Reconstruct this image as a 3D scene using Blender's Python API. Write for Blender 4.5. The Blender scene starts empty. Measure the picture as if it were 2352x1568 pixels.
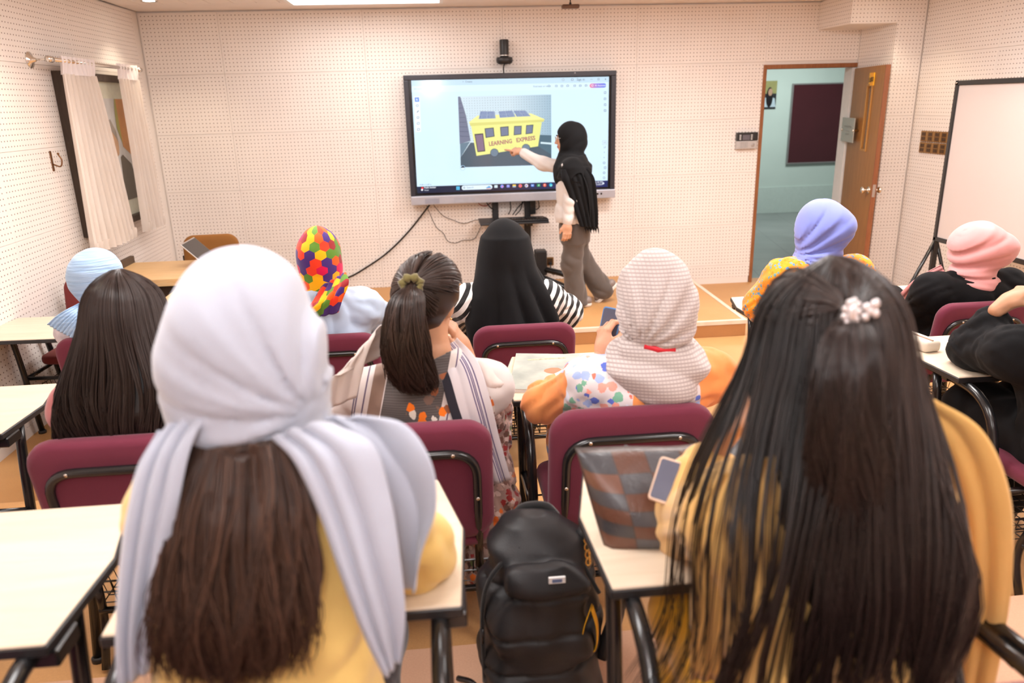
import bpy, bmesh, math, random
import numpy as np
from mathutils import Vector, Matrix, Euler

random.seed(7); np.random.seed(7)
PI = math.pi
scene = bpy.context.scene
COL = scene.collection

# ------------------------------------------------------------------ camera
F_PX = 1720.0
CAM = np.array([0.0, 0.0, 1.829])
RT = np.array([0.99475372, -0.09904417, -0.0255988])
UP = np.array([0.0543056, 0.29920158, 0.95264333])
FW = np.array([0.08669456, 0.94903565, -0.30301054])
cam_data = bpy.data.cameras.new('camera')
cam = bpy.data.objects.new('camera', cam_data)
COL.objects.link(cam)
cam.matrix_world = Matrix(((RT[0], UP[0], -FW[0], CAM[0]), (RT[1], UP[1], -FW[1], CAM[1]),
                           (RT[2], UP[2], -FW[2], CAM[2]), (0, 0, 0, 1)))
cam_data.sensor_width = 36.0
cam_data.lens = 36.0 * F_PX / 2352.0
cam_data.clip_start = 0.05
cam_data.dof.use_dof = True
cam_data.dof.focus_distance = 3.3
cam_data.dof.aperture_fstop = 2.5
scene.camera = cam

def ray(px, py):
    return RT * (px - 1176) / F_PX + UP * (784 - py) / F_PX + FW
def atz(px, py, z):
    v = ray(px, py); return CAM + v * ((z - CAM[2]) / v[2])
def aty(px, py, y):
    v = ray(px, py); return CAM + v * ((y - CAM[1]) / v[1])
def atx(px, py, x):
    v = ray(px, py); return CAM + v * ((x - CAM[0]) / v[0])

# ------------------------------------------------------------------ light, exposure
scene.view_settings.view_transform = 'Standard'
scene.view_settings.look = 'None'
scene.view_settings.gamma = 1.0
scene.view_settings.use_curve_mapping = False
scene.view_settings.exposure = 0.34
world = bpy.data.worlds.new('world'); scene.world = world
world.use_nodes = True
world.node_tree.nodes['Background'].inputs['Color'].default_value = (1.0, 0.93, 0.88, 1)
world.node_tree.nodes['Background'].inputs['Strength'].default_value = 0.10

def area_light(name, loc, sx, sy, power, color, rot=(0, 0, 0), spread=PI):
    l = bpy.data.lights.new(name, 'AREA'); l.shape = 'RECTANGLE'; l.size = sx; l.size_y = sy
    l.energy = power; l.color = color; l.spread = spread
    o = bpy.data.objects.new(name, l); COL.objects.link(o); o.location = loc; o.rotation_euler = rot
    return o
CEIL = 2.665
TIER2, TIER3, STAGE = 0.15, 0.30, 0.129
WALL_Y, LEFT_X, RIGHT_X = 7.316, -2.51, 4.35
PANEL_LIGHTS = [(-0.50, 6.50), (1.9, 5.35), (-0.9, 3.9), (1.5, 3.2), (3.3, 3.9), (-0.6, 1.5), (1.7, 0.9), (-0.5, -0.9), (2.0, -1.1)]
for (lx, ly) in PANEL_LIGHTS:
    area_light('panel_lamp', (lx, ly, CEIL - 0.035), 1.15, 0.55, 8 if ly > 6 else (38 if ly > 3 else 19), (1.0, 0.955, 0.935))
# the photographer's flash, above the camera
area_light('flash', (-0.07, -0.12, 2.14), 0.10, 0.10, 2.6, (0.95, 0.97, 1.0), (math.radians(78), 0, 0))
# the same flash bounced off the ceiling
area_light('flash_bounce', (0.0, -0.25, 2.25), 0.10, 0.10, 22, (0.97, 0.97, 1.0), (math.radians(165), 0, 0))

# ------------------------------------------------------------------ mesh helpers
def link(o, parent=None):
    COL.objects.link(o)
    if parent is not None: o.parent = parent
    return o
def mesh_obj(name, verts, faces, mat=None, parent=None, smooth=False, uvs=None):
    me = bpy.data.meshes.new(name)
    me.from_pydata([tuple(map(float, v)) for v in verts], [], [tuple(int(i) for i in f) for f in faces])
    if smooth: me.polygons.foreach_set('use_smooth', [True] * len(me.polygons))
    if mat is not None: me.materials.append(mat)
    me.update()
    o = bpy.data.objects.new(name, me)
    return link(o, parent)
def bm_obj(name, bm, mat=None, parent=None, smooth=False):
    me = bpy.data.meshes.new(name)
    bm.normal_update()
    bm.to_mesh(me); bm.free()
    if smooth: me.polygons.foreach_set('use_smooth', [True] * len(me.polygons))
    if mat is not None: me.materials.append(mat)
    return link(bpy.data.objects.new(name, me), parent)
def add_box(bm, lo, hi, bevel=0.0, seg=2):
    r = bmesh.ops.create_cube(bm, size=1.0)
    vs = r['verts']
    c = [(a + b) / 2 for a, b in zip(lo, hi)]; s = [b - a for a, b in zip(lo, hi)]
    for v in vs: v.co = Vector((v.co.x * s[0] + c[0], v.co.y * s[1] + c[1], v.co.z * s[2] + c[2]))
    if bevel > 0:
        es = list({e for v in vs for e in v.link_edges})
        bmesh.ops.bevel(bm, geom=es, offset=bevel, segments=seg, affect='EDGES', profile=0.6)
    return bm
def box(name, lo, hi, mat=None, parent=None, bevel=0.0, seg=2, smooth=False):
    bm = bmesh.new(); add_box(bm, lo, hi, bevel, seg)
    return bm_obj(name, bm, mat, parent, smooth)
def catmull(pts, n):
    P = [np.array(p, float) for p in pts]
    if len(P) == 2: return [P[0] + (P[1] - P[0]) * i / n for i in range(n + 1)]
    P = [2 * P[0] - P[1]] + P + [2 * P[-1] - P[-2]]
    out = []
    for i in range(1, len(P) - 2):
        a, b, c, d = P[i - 1:i + 3]
        for k in range(n):
            t = k / n
            out.append(0.5 * ((2 * b) + (c - a) * t + (2 * a - 5 * b + 4 * c - d) * t * t + (3 * b - a - 3 * c + d) * t ** 3))
    out.append(P[-2]); return out
def round_path(pts, r, n=5):
    """polyline with its corners rounded"""
    P = [np.array(p, float) for p in pts]; out = [P[0]]
    for i in range(1, len(P) - 1):
        a, b, c = P[i - 1], P[i], P[i + 1]
        u = a - b; w = c - b; lu = np.linalg.norm(u); lw = np.linalg.norm(w)
        k = min(r, lu * 0.49, lw * 0.49); s = b + u / lu * k; e = b + w / lw * k
        for j in range(n + 1):
            t = j / n; out.append((1 - t) ** 2 * s + 2 * t * (1 - t) * b + t * t * e)
    out.append(P[-1]); return out
def tube_data(path, rad, sides=8, cap=True):
    path = [np.array(p, float) for p in path]
    n = len(path); V = []; Fc = []
    tang = []
    for i in range(n):
        t = path[min(i + 1, n - 1)] - path[max(i - 1, 0)]; l = np.linalg.norm(t); tang.append(t / (l if l > 1e-9 else 1))
    ref = np.array([0, 0, 1.0]) if abs(tang[0][2]) < 0.9 else np.array([1.0, 0, 0])
    u = np.cross(tang[0], ref); u /= np.linalg.norm(u)
    for i in range(n):
        u = u - tang[i] * (u @ tang[i]); l = np.linalg.norm(u)
        u = u / l if l > 1e-6 else np.array([1.0, 0, 0])
        w = np.cross(tang[i], u)
        r = rad[i] if hasattr(rad, '__len__') else rad
        for k in range(sides):
            a = 2 * PI * k / sides
            V.append(path[i] + (u * math.cos(a) + w * math.sin(a)) * r)
    for i in range(n - 1):
        for k in range(sides):
            a = i * sides + k; b = i * sides + (k + 1) % sides
            Fc.append((a, b, b + sides, a + sides))
    if cap:
        Fc.append(tuple(range(sides - 1, -1, -1))); Fc.append(tuple((n - 1) * sides + k for k in range(sides)))
    return V, Fc
def tube(name, path, rad, mat=None, parent=None, sides=8, smooth=True):
    V, Fc = tube_data(path, rad, sides)
    return mesh_obj(name, V, Fc, mat, parent, smooth)
def join_data(items):
    V = []; Fc = []
    for v, f in items:
        o = len(V); V += list(v); Fc += [tuple(i + o for i in q) for q in f]
    return V, Fc
def lathe_data(prof, n=24, axis='z', c=(0, 0, 0)):
    V = []; Fc = []; m = len(prof)
    for (r, h) in prof:
        for k in range(n):
            a = 2 * PI * k / n; x, y = r * math.cos(a), r * math.sin(a)
            p = (x, y, h) if axis == 'z' else ((x, h, y) if axis == 'y' else (h, x, y))
            V.append((p[0] + c[0], p[1] + c[1], p[2] + c[2]))
    for i in range(m - 1):
        for k in range(n):
            a = i * n + k; b = i * n + (k + 1) % n
            Fc.append((a, b, b + n, a + n))
    Fc.append(tuple(range(n - 1, -1, -1))); Fc.append(tuple((m - 1) * n + k for k in range(n)))
    return V, Fc
def lathe(name, prof, mat, parent, n=24, axis='z', c=(0, 0, 0), smooth=True):
    V, Fc = lathe_data(prof, n, axis, c)
    return mesh_obj(name, V, Fc, mat, parent, smooth)
def prism(name, poly, z0, z1, mat, parent=None, bevel=0.0, seg=2):
    """polygon in XY (counter-clockwise) extruded from z0 to z1"""
    bm = bmesh.new()
    vs = [bm.verts.new((x, y, z0)) for x, y in poly]
    f = bm.faces.new(vs); f.normal_update()
    if f.normal.z > 0: f.normal_flip()
    r = bmesh.ops.extrude_face_region(bm, geom=[f])
    for v in r['geom']:
        if isinstance(v, bmesh.types.BMVert): v.co.z = z1
    bmesh.ops.recalc_face_normals(bm, faces=bm.faces)
    if bevel > 0: bmesh.ops.bevel(bm, geom=list(bm.edges), offset=bevel, segments=seg, affect='EDGES')
    return bm_obj(name, bm, mat, parent)
def rounded_rect(w, h, r, n=6, cx=0.0, cy=0.0):
    out = []
    for (sx, sy, a0) in ((1, 1, 0), (-1, 1, 90), (-1, -1, 180), (1, -1, 270)):
        for k in range(n + 1):
            a = math.radians(a0 + 90 * k / n)
            out.append((cx + sx * (w / 2 - r) + r * math.cos(a), cy + sy * (h / 2 - r) + r * math.sin(a)))
    return out
def empty(name, loc=(0, 0, 0), rz=0.0, parent=None):
    o = bpy.data.objects.new(name, None); o.empty_display_size = 0.1
    o.location = loc; o.rotation_euler = (0, 0, rz)
    return link(o, parent)
def tag(o, label=None, cat=None, group=None, kind=None):
    if label: o['label'] = label
    if cat: o['category'] = cat
    if group: o['group'] = group
    if kind: o['kind'] = kind
    return o
def copy_tree(o, parent=None):
    c = o.copy(); COL.objects.link(c); c.parent = parent
    for ch in list(o.children): copy_tree(ch, c)
    return c
def text_obj(name, s, size, mat, parent, loc, rot=(PI / 2, 0, 0), align='LEFT', extrude=0.0, bold=0.0):
    cu = bpy.data.curves.new(name, 'FONT'); cu.body = s; cu.size = size; cu.align_x = align
    cu.extrude = extrude; cu.offset = bold; cu.resolution_u = 2
    t = bpy.data.objects.new(name, cu); COL.objects.link(t)
    dg = bpy.context.evaluated_depsgraph_get()
    me = bpy.data.meshes.new_from_object(t.evaluated_get(dg))
    bpy.data.objects.remove(t); bpy.data.curves.remove(cu)
    me.name = name; me.materials.clear(); me.materials.append(mat)
    o = bpy.data.objects.new(name, me); link(o, parent); o.location = loc; o.rotation_euler = rot
    return o

# ------------------------------------------------------------------ materials
def srgb(r, g, b):
    f = lambda c: (c / 255 / 12.92) if c / 255 <= 0.04045 else ((c / 255 + 0.055) / 1.055) ** 2.4
    return (f(r), f(g), f(b), 1.0)
class NT:
    def __init__(self, name):
        self.m = bpy.data.materials.new(name); self.m.use_nodes = True
        self.t = self.m.node_tree; self.b = self.t.nodes['Principled BSDF']
    def n(self, kind, **kw):
        nd = self.t.nodes.new(kind)
        for k, v in kw.items(): setattr(nd, k, v)
        return nd
    def l(self, a, b): self.t.links.new(a, b)
    def val(self, sock, v):
        if hasattr(v, 'links'): self.l(v, sock)
        else: sock.default_value = v
    def math(self, op, a, b=0.0, c=0.0):
        nd = self.n('ShaderNodeMath', operation=op)
        self.val(nd.inputs[0], a); self.val(nd.inputs[1], b); self.val(nd.inputs[2], c)
        return nd.outputs[0]
    def vmath(self, op, a, b=(0, 0, 0)):
        nd = self.n('ShaderNodeVectorMath', operation=op)
        self.val(nd.inputs[0], a); self.val(nd.inputs[1], b)
        return nd.outputs[1] if op in ('LENGTH', 'DOT_PRODUCT', 'DISTANCE') else nd.outputs[0]
    def coord(self, kind='Object'):
        return self.n('ShaderNodeTexCoord').outputs[kind]
    def mapping(self, v, scale=(1, 1, 1), rot=(0, 0, 0), loc=(0, 0, 0)):
        nd = self.n('ShaderNodeMapping'); self.l(v, nd.inputs['Vector'])
        nd.inputs['Scale'].default_value = scale; nd.inputs['Rotation'].default_value = rot; nd.inputs['Location'].default_value = loc
        return nd.outputs[0]
    def noise(self, v, scale=5.0, detail=3.0, rough=0.5, dist=0.0):
        nd = self.n('ShaderNodeTexNoise'); self.l(v, nd.inputs['Vector'])
        nd.inputs['Scale'].default_value = scale; nd.inputs['Detail'].default_value = detail
        nd.inputs['Roughness'].default_value = rough; nd.inputs['Distortion'].default_value = dist
        return nd.outputs['Fac'], nd.outputs['Color']
    def ramp(self, fac, stops, interp='LINEAR'):
        nd = self.n('ShaderNodeValToRGB'); nd.color_ramp.interpolation = interp
        el = nd.color_ramp.elements
        while len(el) < len(stops): el.new(0.5)
        while len(el) > len(stops): el.remove(el[-1])
        for e, (p, c) in zip(el, stops): e.position = p; e.color = c if len(c) == 4 else (*c, 1)
        self.val(nd.inputs[0], fac); return nd.outputs[0]
    def mix(self, fac, a, b, mode='MIX'):
        nd = self.n('ShaderNodeMix', data_type='RGBA', blend_type=mode)
        self.val(nd.inputs[0], fac); self.val(nd.inputs[6], a); self.val(nd.inputs[7], b)
        return nd.outputs[2]
    def sep(self, v):
        nd = self.n('ShaderNodeSeparateXYZ'); self.l(v, nd.inputs[0]); return nd.outputs
    def comb(self, x, y, z=0.0):
        nd = self.n('ShaderNodeCombineXYZ')
        self.val(nd.inputs[0], x); self.val(nd.inputs[1], y); self.val(nd.inputs[2], z); return nd.outputs[0]
    def bump(self, h, strength=0.3, dist=0.01):
        nd = self.n('ShaderNodeBump'); nd.inputs['Strength'].default_value = strength
        nd.inputs['Distance'].default_value = dist; self.l(h, nd.inputs['Height'])
        self.l(nd.outputs[0], self.b.inputs['Normal'])
    def set(self, color=None, rough=None, metal=None, spec=None, sheen=None, trans=None, alpha=None, coat=None, emit=None, estr=None):
        I = self.b.inputs
        if color is not None: self.val(I['Base Color'], color)
        if rough is not None: self.val(I['Roughness'], rough)
        if metal is not None: I['Metallic'].default_value = metal
        if spec is not None: I['Specular IOR Level'].default_value = spec
        if sheen is not None: I['Sheen Weight'].default_value = sheen
        if trans is not None: I['Transmission Weight'].default_value = trans
        if alpha is not None: self.val(I['Alpha'], alpha)
        if coat is not None: I['Coat Weight'].default_value = coat
        if emit is not None: self.val(I['Emission Color'], emit)
        if estr is not None: I['Emission Strength'].default_value = estr
        return self
MATS = {}
def plain(name, color, rough=0.5, metal=0.0, spec=0.5, var=0.06, scale=20.0, bump=0.0, sheen=None, bscale=None):
    """base colour with a little procedural variation and fine relief"""
    if name in MATS: return MATS[name]
    t = NT(name); co = t.coord()
    fac, _ = t.noise(co, scale, 4)
    c = color
    lo = tuple(max(0, x * (1 - var)) for x in c[:3]) + (1,); hi = tuple(min(1, x * (1 + var)) for x in c[:3]) + (1,)
    t.set(t.ramp(fac, [(0.3, lo), (0.7, hi)]), rough, metal, spec, sheen)
    if bump:
        f2, _ = t.noise(co, bscale or scale * 12, 3)
        t.bump(f2, bump, 0.002)
    MATS[name] = t.m; return t.m
def emit_mat(name, color, strength=1.0, rough=0.25):
    if name in MATS: return MATS[name]
    t = NT(name); t.set((0.01, 0.01, 0.012, 1), rough, 0, 0.5, emit=color, estr=strength)
    MATS[name] = t.m; return t.m
def fabric(name, color, var=0.12, weave=420.0, rough=0.85, fold=3.0, sheen=0.3, bump=0.25):
    if name in MATS: return MATS[name]
    t = NT(name); co = t.coord()
    fac, _ = t.noise(co, fold, 4)
    lo = tuple(x * (1 - var) for x in color[:3]) + (1,); hi = tuple(min(1, x * (1 + var)) for x in color[:3]) + (1,)
    t.set(t.ramp(fac, [(0.3, lo), (0.7, hi)]), rough, 0, 0.25, sheen)
    f2, _ = t.noise(co, weave, 2)
    t.bump(f2, bump, 0.001)
    MATS[name] = t.m; return t.m
PITCH = 0.0325
def perforated(name):
    t = NT(name); co = t.coord(); s = t.sep(co)
    fx = t.math('SUBTRACT', t.math('FRACT', t.math('SUBTRACT', t.math('DIVIDE', s[0], PITCH), 0.25)), 0.5)
    fz = t.math('SUBTRACT', t.math('FRACT', t.math('SUBTRACT', t.math('DIVIDE', s[2], PITCH), 0.38)), 0.5)
    d = t.vmath('LENGTH', t.comb(fx, fz, 0.0))
    hole = t.math('LESS_THAN', d, 0.125)
    fac, _ = t.noise(co, 3.0, 4)
    base = t.ramp(fac, [(0.3, (0.83, 0.775, 0.735)), (0.7, (0.865, 0.81, 0.77))])
    t.set(t.mix(hole, base, (0.15, 0.09, 0.06, 1)), 0.6, 0, 0.3)
    f2, _ = t.noise(co, 160, 2)
    h = t.math('SUBTRACT', t.math('MULTIPLY', f2, 0.12), hole)
    t.bump(h, 0.5, 0.003)
    return t.m
M_PERF = perforated('perforated_board')
M_WALL = plain('painted_wall', (0.82, 0.765, 0.72), 0.6, var=0.03, scale=2.0, bump=0.1)
M_CEIL = plain('ceiling_paint', (0.82, 0.75, 0.71), 0.6, var=0.03, scale=3.0)
M_BLACK = plain('black_metal', (0.012, 0.012, 0.013), 0.22, 0.0, 0.6, var=0.1)
M_BLACKP = plain('black_plastic', (0.018, 0.018, 0.02), 0.42, 0.0, 0.5, var=0.1, bump=0.1)
M_CHROME = plain('chrome', (0.78, 0.74, 0.68), 0.18, 1.0, 0.5, var=0.03)
M_STEEL = plain('brushed_steel', (0.62, 0.60, 0.58), 0.32, 1.0, 0.5, var=0.05)
M_WHITE = plain('white_plastic', (0.8, 0.8, 0.8), 0.4, var=0.02)
M_GOLD = plain('gold_metal', (0.85, 0.56, 0.18), 0.25, 1.0, var=0.05)
M_SILVER = plain('silver_plastic', (0.46, 0.47, 0.53), 0.35, 0.3, 0.5, var=0.03)
def wood(name, a, b, scale=(2, 2, 2), grain=8.0, rough=0.45, dist=1.5):
    t = NT(name); co = t.mapping(t.coord(), scale)
    fac, _ = t.noise(co, grain, 6, 0.6, dist)
    f2, _ = t.noise(co, grain * 6, 2)
    t.set(t.mix(t.math('MULTIPLY', f2, 0.35), t.ramp(fac, [(0.32, a), (0.68, b)]), a), rough, 0, 0.4)
    t.bump(fac, 0.06, 0.002)
    return t.m
M_MAPLE = wood('pale_maple_laminate', (0.66, 0.545, 0.41, 1), (0.74, 0.635, 0.50, 1), (0.35, 3.0, 3.0), 5.0, 0.32)
M_DESK = wood('oak_laminate', (0.62, 0.38, 0.17, 1), (0.72, 0.49, 0.26, 1), (0.5, 5, 5), 5.0, 0.4)
M_DOOR = wood('teak_veneer', (0.30, 0.125, 0.026, 1), (0.42, 0.19, 0.05, 1), (7, 7, 0.6), 4.0, 0.33)
M_DOORE = wood('door_edge_wood', (0.22, 0.075, 0.03, 1), (0.33, 0.12, 0.05, 1), (7, 7, 0.6), 4.0, 0.4)
M_MAROON = fabric('maroon_upholstery', (0.155, 0.023, 0.048, 1), 0.10, 300, 0.8, 2.0, 0.15, 0.35)
M_RUST = fabric('rust_red_upholstery', (0.17, 0.024, 0.022, 1), 0.10, 300, 0.8, 2.0, 0.1, 0.35)
M_BROWNUP = fabric('tan_upholstery', (0.30, 0.125, 0.03, 1), 0.08, 300, 0.8, 3.0, 0.1, 0.3)
def hardboard(name, a, b, sc=1.2):
    t = NT(name); co = t.coord()
    f1, _ = t.noise(co, sc, 5, 0.6); f2, _ = t.noise(co, 190, 2)
    t.set(t.mix(t.math('MULTIPLY', f2, 0.45), t.ramp(f1, [(0.3, a), (0.7, b)]), tuple(x * 0.62 for x in a[:3]) + (1,)), 0.5, 0, 0.35)
    t.bump(f2, 0.12, 0.002)
    return t.m
M_FLOOR = hardboard('tan_hardboard', (0.56, 0.285, 0.105, 1), (0.66, 0.36, 0.145, 1))
M_RISER = hardboard('riser_hardboard', (0.43, 0.20, 0.075, 1), (0.50, 0.25, 0.10, 1), 2.0)
M_TIERF = hardboard('pinkish_vinyl', (0.62, 0.36, 0.23, 1), (0.70, 0.43, 0.29, 1), 1.0)
M_TRIMW = plain('pale_trim', (0.70, 0.60, 0.48), 0.4, var=0.08, scale=14)
# ------------------------------------------------------------------ room
def st(o): o['kind'] = 'structure'; return o
ZTOP = 2.6546; PW = 38.5 * PITCH; PH = 15.76 * PITCH
ROWS = [ZTOP - k * PH for k in range(5)]           # top edges of the full panel rows
def panel_mesh(u0, u1, w0, w1, cache={}):
    key = (round(u0, 4), round(u1, 4), round(w0, 4), round(w1, 4))
    if key not in cache:
        bm = bmesh.new(); g = 0.0008
        add_box(bm, (u0 + g, -0.012, w0 + g), (u1 - g, 0.0, w1 - g), 0.0012, 1)
        me = bpy.data.meshes.new('wall_panel'); bm.to_mesh(me); bm.free(); me.materials.append(M_PERF)
        cache[key] = me
    return cache[key]
def panel_wall(parent, origin, rz, x0, x1, bounds, zlist):
    """perforated boards on a wall; wall-local x runs from x0 to x1, bounds are the joints"""
    c, s = math.cos(rz), math.sin(rz)
    for b0 in bounds:
        lo, hi = max(b0, x0), min(b0 + PW, x1)
        if hi - lo < 0.02: continue
        for (ztop, zlo, zhi) in zlist:
            o = bpy.data.objects.new('wall_panel', panel_mesh(lo - b0, hi - b0, zlo - (ztop - PH), zhi - (ztop - PH)))
            link(o, parent)
            o.location = (origin[0] + c * b0, origin[1] + s * b0, ztop - PH); o.rotation_euler = (0, 0, rz)
FULL = [(z, z - PH, z) for z in ROWS[:4]] + [(ROWS[4], ROWS[4] - 12.76 * PITCH, ROWS[4])]
zl = ROWS[4] - 12.76 * PITCH
LOWROW = [(zl, zl - 3.9 * PITCH, zl)]
# hidden by the panels' top edge: hole rows keep their phase when a panel is cut from below
def cut_rows(zmin):
    out = []
    for (zt, a, b) in FULL + LOWROW:
        if b > zmin: out.append((zt, max(a, zmin), b))
    return out
DX0, DX1, DZ = 3.165, 4.082, 2.095                 # door opening
wb = mesh_obj('wall_back', *join_data([
    ([(LEFT_X - 0.15, WALL_Y + 0.012, -0.05), (DX0, WALL_Y + 0.012, -0.05), (DX0, WALL_Y + 0.16, -0.05), (LEFT_X - 0.15, WALL_Y + 0.16, -0.05),
      (LEFT_X - 0.15, WALL_Y + 0.012, CEIL), (DX0, WALL_Y + 0.012, CEIL), (DX0, WALL_Y + 0.16, CEIL), (LEFT_X - 0.15, WALL_Y + 0.16, CEIL)],
     [(0, 3, 2, 1), (4, 5, 6, 7), (0, 1, 5, 4), (1, 2, 6, 5), (2, 3, 7, 6), (3, 0, 4, 7)]),
    ([(DX0, WALL_Y + 0.012, DZ), (4.25, WALL_Y + 0.012, DZ), (4.25, WALL_Y + 0.16, DZ), (DX0, WALL_Y + 0.16, DZ),
      (DX0, WALL_Y + 0.012, CEIL), (4.25, WALL_Y + 0.012, CEIL), (4.25, WALL_Y + 0.16, CEIL), (DX0, WALL_Y + 0.16, CEIL)],
     [(0, 3, 2, 1), (4, 5, 6, 7), (0, 1, 5, 4), (1, 2, 6, 5), (2, 3, 7, 6), (3, 0, 4, 7)])]), M_WALL)
st(wb)
BND = [(u - 76.47) * PITCH for u in (-18.75, 19.75, 58.25, 96.75, 135.25)]
panel_wall(wb, (0, WALL_Y + 0.012), 0, LEFT_X, (173.75 - 76.47) * PITCH, BND, FULL + LOWROW)
panel_wall(wb, (0, WALL_Y + 0.012), 0, (173.75 - 76.47) * PITCH, DX1, [(173.75 - 76.47) * PITCH], [(ROWS[0], ROWS[0] - PH, ROWS[0])])
st(box('baseboard_back', (LEFT_X, WALL_Y - 0.002, 0.0), (DX0 - 0.03, WALL_Y + 0.012, zl - 3.9 * PITCH), M_WALL))
# left wall (faces +x): wall-local x runs along +y, front normal must be +x
wl = st(box('wall_left', (LEFT_X - 0.15, -3.0, -0.05), (LEFT_X - 0.012, WALL_Y + 0.16, CEIL), M_WALL))
LB = [5.93 - k * PW for k in range(8)] + [5.93 - 0]
panel_wall(wl, (LEFT_X - 0.012, 0), PI / 2, -3.0, WALL_Y, sorted(set(LB)), FULL + LOWROW)
st(box('baseboard_left', (LEFT_X - 0.012, -3.0, 0.0), (LEFT_X + 0.002, WALL_Y, zl - 3.9 * PITCH), M_WALL))
# right side: return wall beside the door, narrow pier, right wall
RY = 6.73
wr = st(box('wall_return', (DX1 + 0.012, RY + 0.012, -0.05), (RIGHT_X + 0.16, WALL_Y + 0.16, CEIL), M_WALL))
panel_wall(wr, (DX1 + 0.012, 0), -PI / 2, -WALL_Y, -RY, [-WALL_Y - 0.2, -WALL_Y - 0.2 + PW], FULL + LOWROW)
panel_wall(wr, (0, RY + 0.012), 0, DX1, RIGHT_X, [DX1 - 30.5 * PITCH], FULL + LOWROW)
st(box('trim_1', (DX1 - 0.001, RY - 0.001, 0), (RIGHT_X, RY + 0.012, zl - 3.9 * PITCH), M_WALL))
wr2 = st(box('wall_right', (RIGHT_X + 0.012, -3.0, -0.05), (RIGHT_X + 0.16, RY + 0.012, CEIL), M_WALL))
panel_wall(wr2, (RIGHT_X + 0.012, 0), -PI / 2, -RY, 3.0, [-RY - 0.3 + k * PW for k in range(9)], FULL + LOWROW)
st(box('baseboard_right', (RIGHT_X - 0.002, -3.0, 0.0), (RIGHT_X + 0.012, RY, zl - 3.9 * PITCH), M_WALL))
st(box('wall_rear', (LEFT_X - 0.15, -3.15, -0.05), (RIGHT_X + 0.16, -3.0, CEIL), M_WALL))
# soffit box above the door
so = st(box('trim_2', (3.662, RY + 0.012, 2.412), (DX1, WALL_Y, CEIL), M_WALL))
zt = ROWS[0]
panel_wall(so, (0, RY + 0.012), 0, 3.65, DX1, [DX1 - 30.5 * PITCH], [(zt, 2.412, zt)])
panel_wall(so, (3.662, 0), -PI / 2, -WALL_Y, -RY, [-WALL_Y - 0.2, -WALL_Y - 0.2 + PW], [(zt, 2.412, zt)])
# floor, stage, tiers
st(box('floor', (LEFT_X - 0.15, 3.0, -0.06), (RIGHT_X + 0.16, WALL_Y + 0.16, 0.0), M_FLOOR))
st(box('floor_tier_middle', (LEFT_X, 1.86, -0.06), (RIGHT_X, 3.26, TIER2), M_FLOOR, None, 0.004, 1))
st(box('floor_tier_rear', (LEFT_X, -3.0, -0.06), (RIGHT_X, 1.86, TIER3), M_TIERF, None, 0.004, 1))
SX = -1.15
stage = st(prism('stage', [(SX, 5.56), (2.395, 5.56), (2.44, WALL_Y), (SX, WALL_Y)], 0.0, STAGE - 0.002, M_FLOOR))
prism('edge_strip', [(SX, 5.548), (2.405, 5.548), (2.405, 5.585), (SX, 5.585)], STAGE - 0.028, STAGE + 0.003, M_TRIMW, stage)
prism('edge_strip', [(2.37, 5.585), (2.405, 5.585), (2.45, WALL_Y), (2.412, WALL_Y)], STAGE - 0.026, STAGE + 0.002, M_TRIMW, stage)
xs = [SX, -0.25, 0.65, 1.55, 2.392]
for a, b in zip(xs[:-1], xs[1:]):
    box('riser_board', (a + 0.002, 5.552, 0.002), (b - 0.002, 5.562, STAGE - 0.03), M_RISER, stage)
for k in range(4):                                   # top boards of the stage
    a, b = xs[k], xs[k + 1]
    prism('stage_board', [(a + 0.001, 5.586), (min(b, 2.368) - 0.001, 5.586), (min(b, 2.41) - 0.001, WALL_Y - 0.004), (a + 0.001, WALL_Y - 0.004)],
          STAGE - 0.004, STAGE, M_FLOOR, stage)
# ceiling: slats, border and fittings
ce = st(box('ceiling', (LEFT_X - 0.15, -3.15, CEIL + 0.012), (RIGHT_X + 0.16, WALL_Y + 0.16, CEIL + 0.10), M_CEIL))
box('border_board', (LEFT_X, 6.86, CEIL), (RIGHT_X, WALL_Y, CEIL + 0.012), M_CEIL, ce)
nsl = 37; sw = (RIGHT_X - LEFT_X) / nsl
sl = None
for k in range(nsl):
    if sl is None:
        sl = box('ceiling_slat', (0.003, -3.0, 0), (sw - 0.003, 6.858, 0.012), M_CEIL, ce, 0.003, 1); c = sl
    else:
        c = sl.copy(); link(c, ce)
    c.location = (LEFT_X + k * sw, 0, CEIL)
M_LED = emit_mat('led_diffuser', (1.0, 0.965, 0.95, 1), 3.0)
proto = None
for (lx, ly) in PANEL_LIGHTS:
    t = empty('panel_light', (lx, ly, CEIL)); tag(t, 'white rectangular ceiling light panel in a thin frame', 'ceiling light', 'ceiling light panels')
    bm = bmesh.new()
    for lo, hi in (((-0.62, -0.32, -0.03), (0.62, -0.29, 0)), ((-0.62, 0.29, -0.03), (0.62, 0.32, 0)), ((-0.62, -0.29, -0.03), (-0.59, 0.29, 0)), ((0.59, -0.29, -0.03), (0.62, 0.29, 0))):
        add_box(bm, lo, hi)
    if proto is None:
        f_ = bm_obj('frame', bm, M_WHITE, t); d_ = box('diffuser', (-0.59, -0.29, -0.026), (0.59, 0.29, -0.004), M_LED, t); proto = (f_, d_)
    else:
        bm.free()
        for q in proto: c = q.copy(); link(c, t)
DOWN = [(-2.16, 6.60), (3.80, 6.40), (-2.1, 4.6), (3.75, 4.9), (-2.1, 2.4), (3.7, 2.6), (-2.1, 0.3)]
M_DOWN = emit_mat('downlight_lens', (1.0, 0.90, 0.74, 1), 14.0)
proto = None
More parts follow.
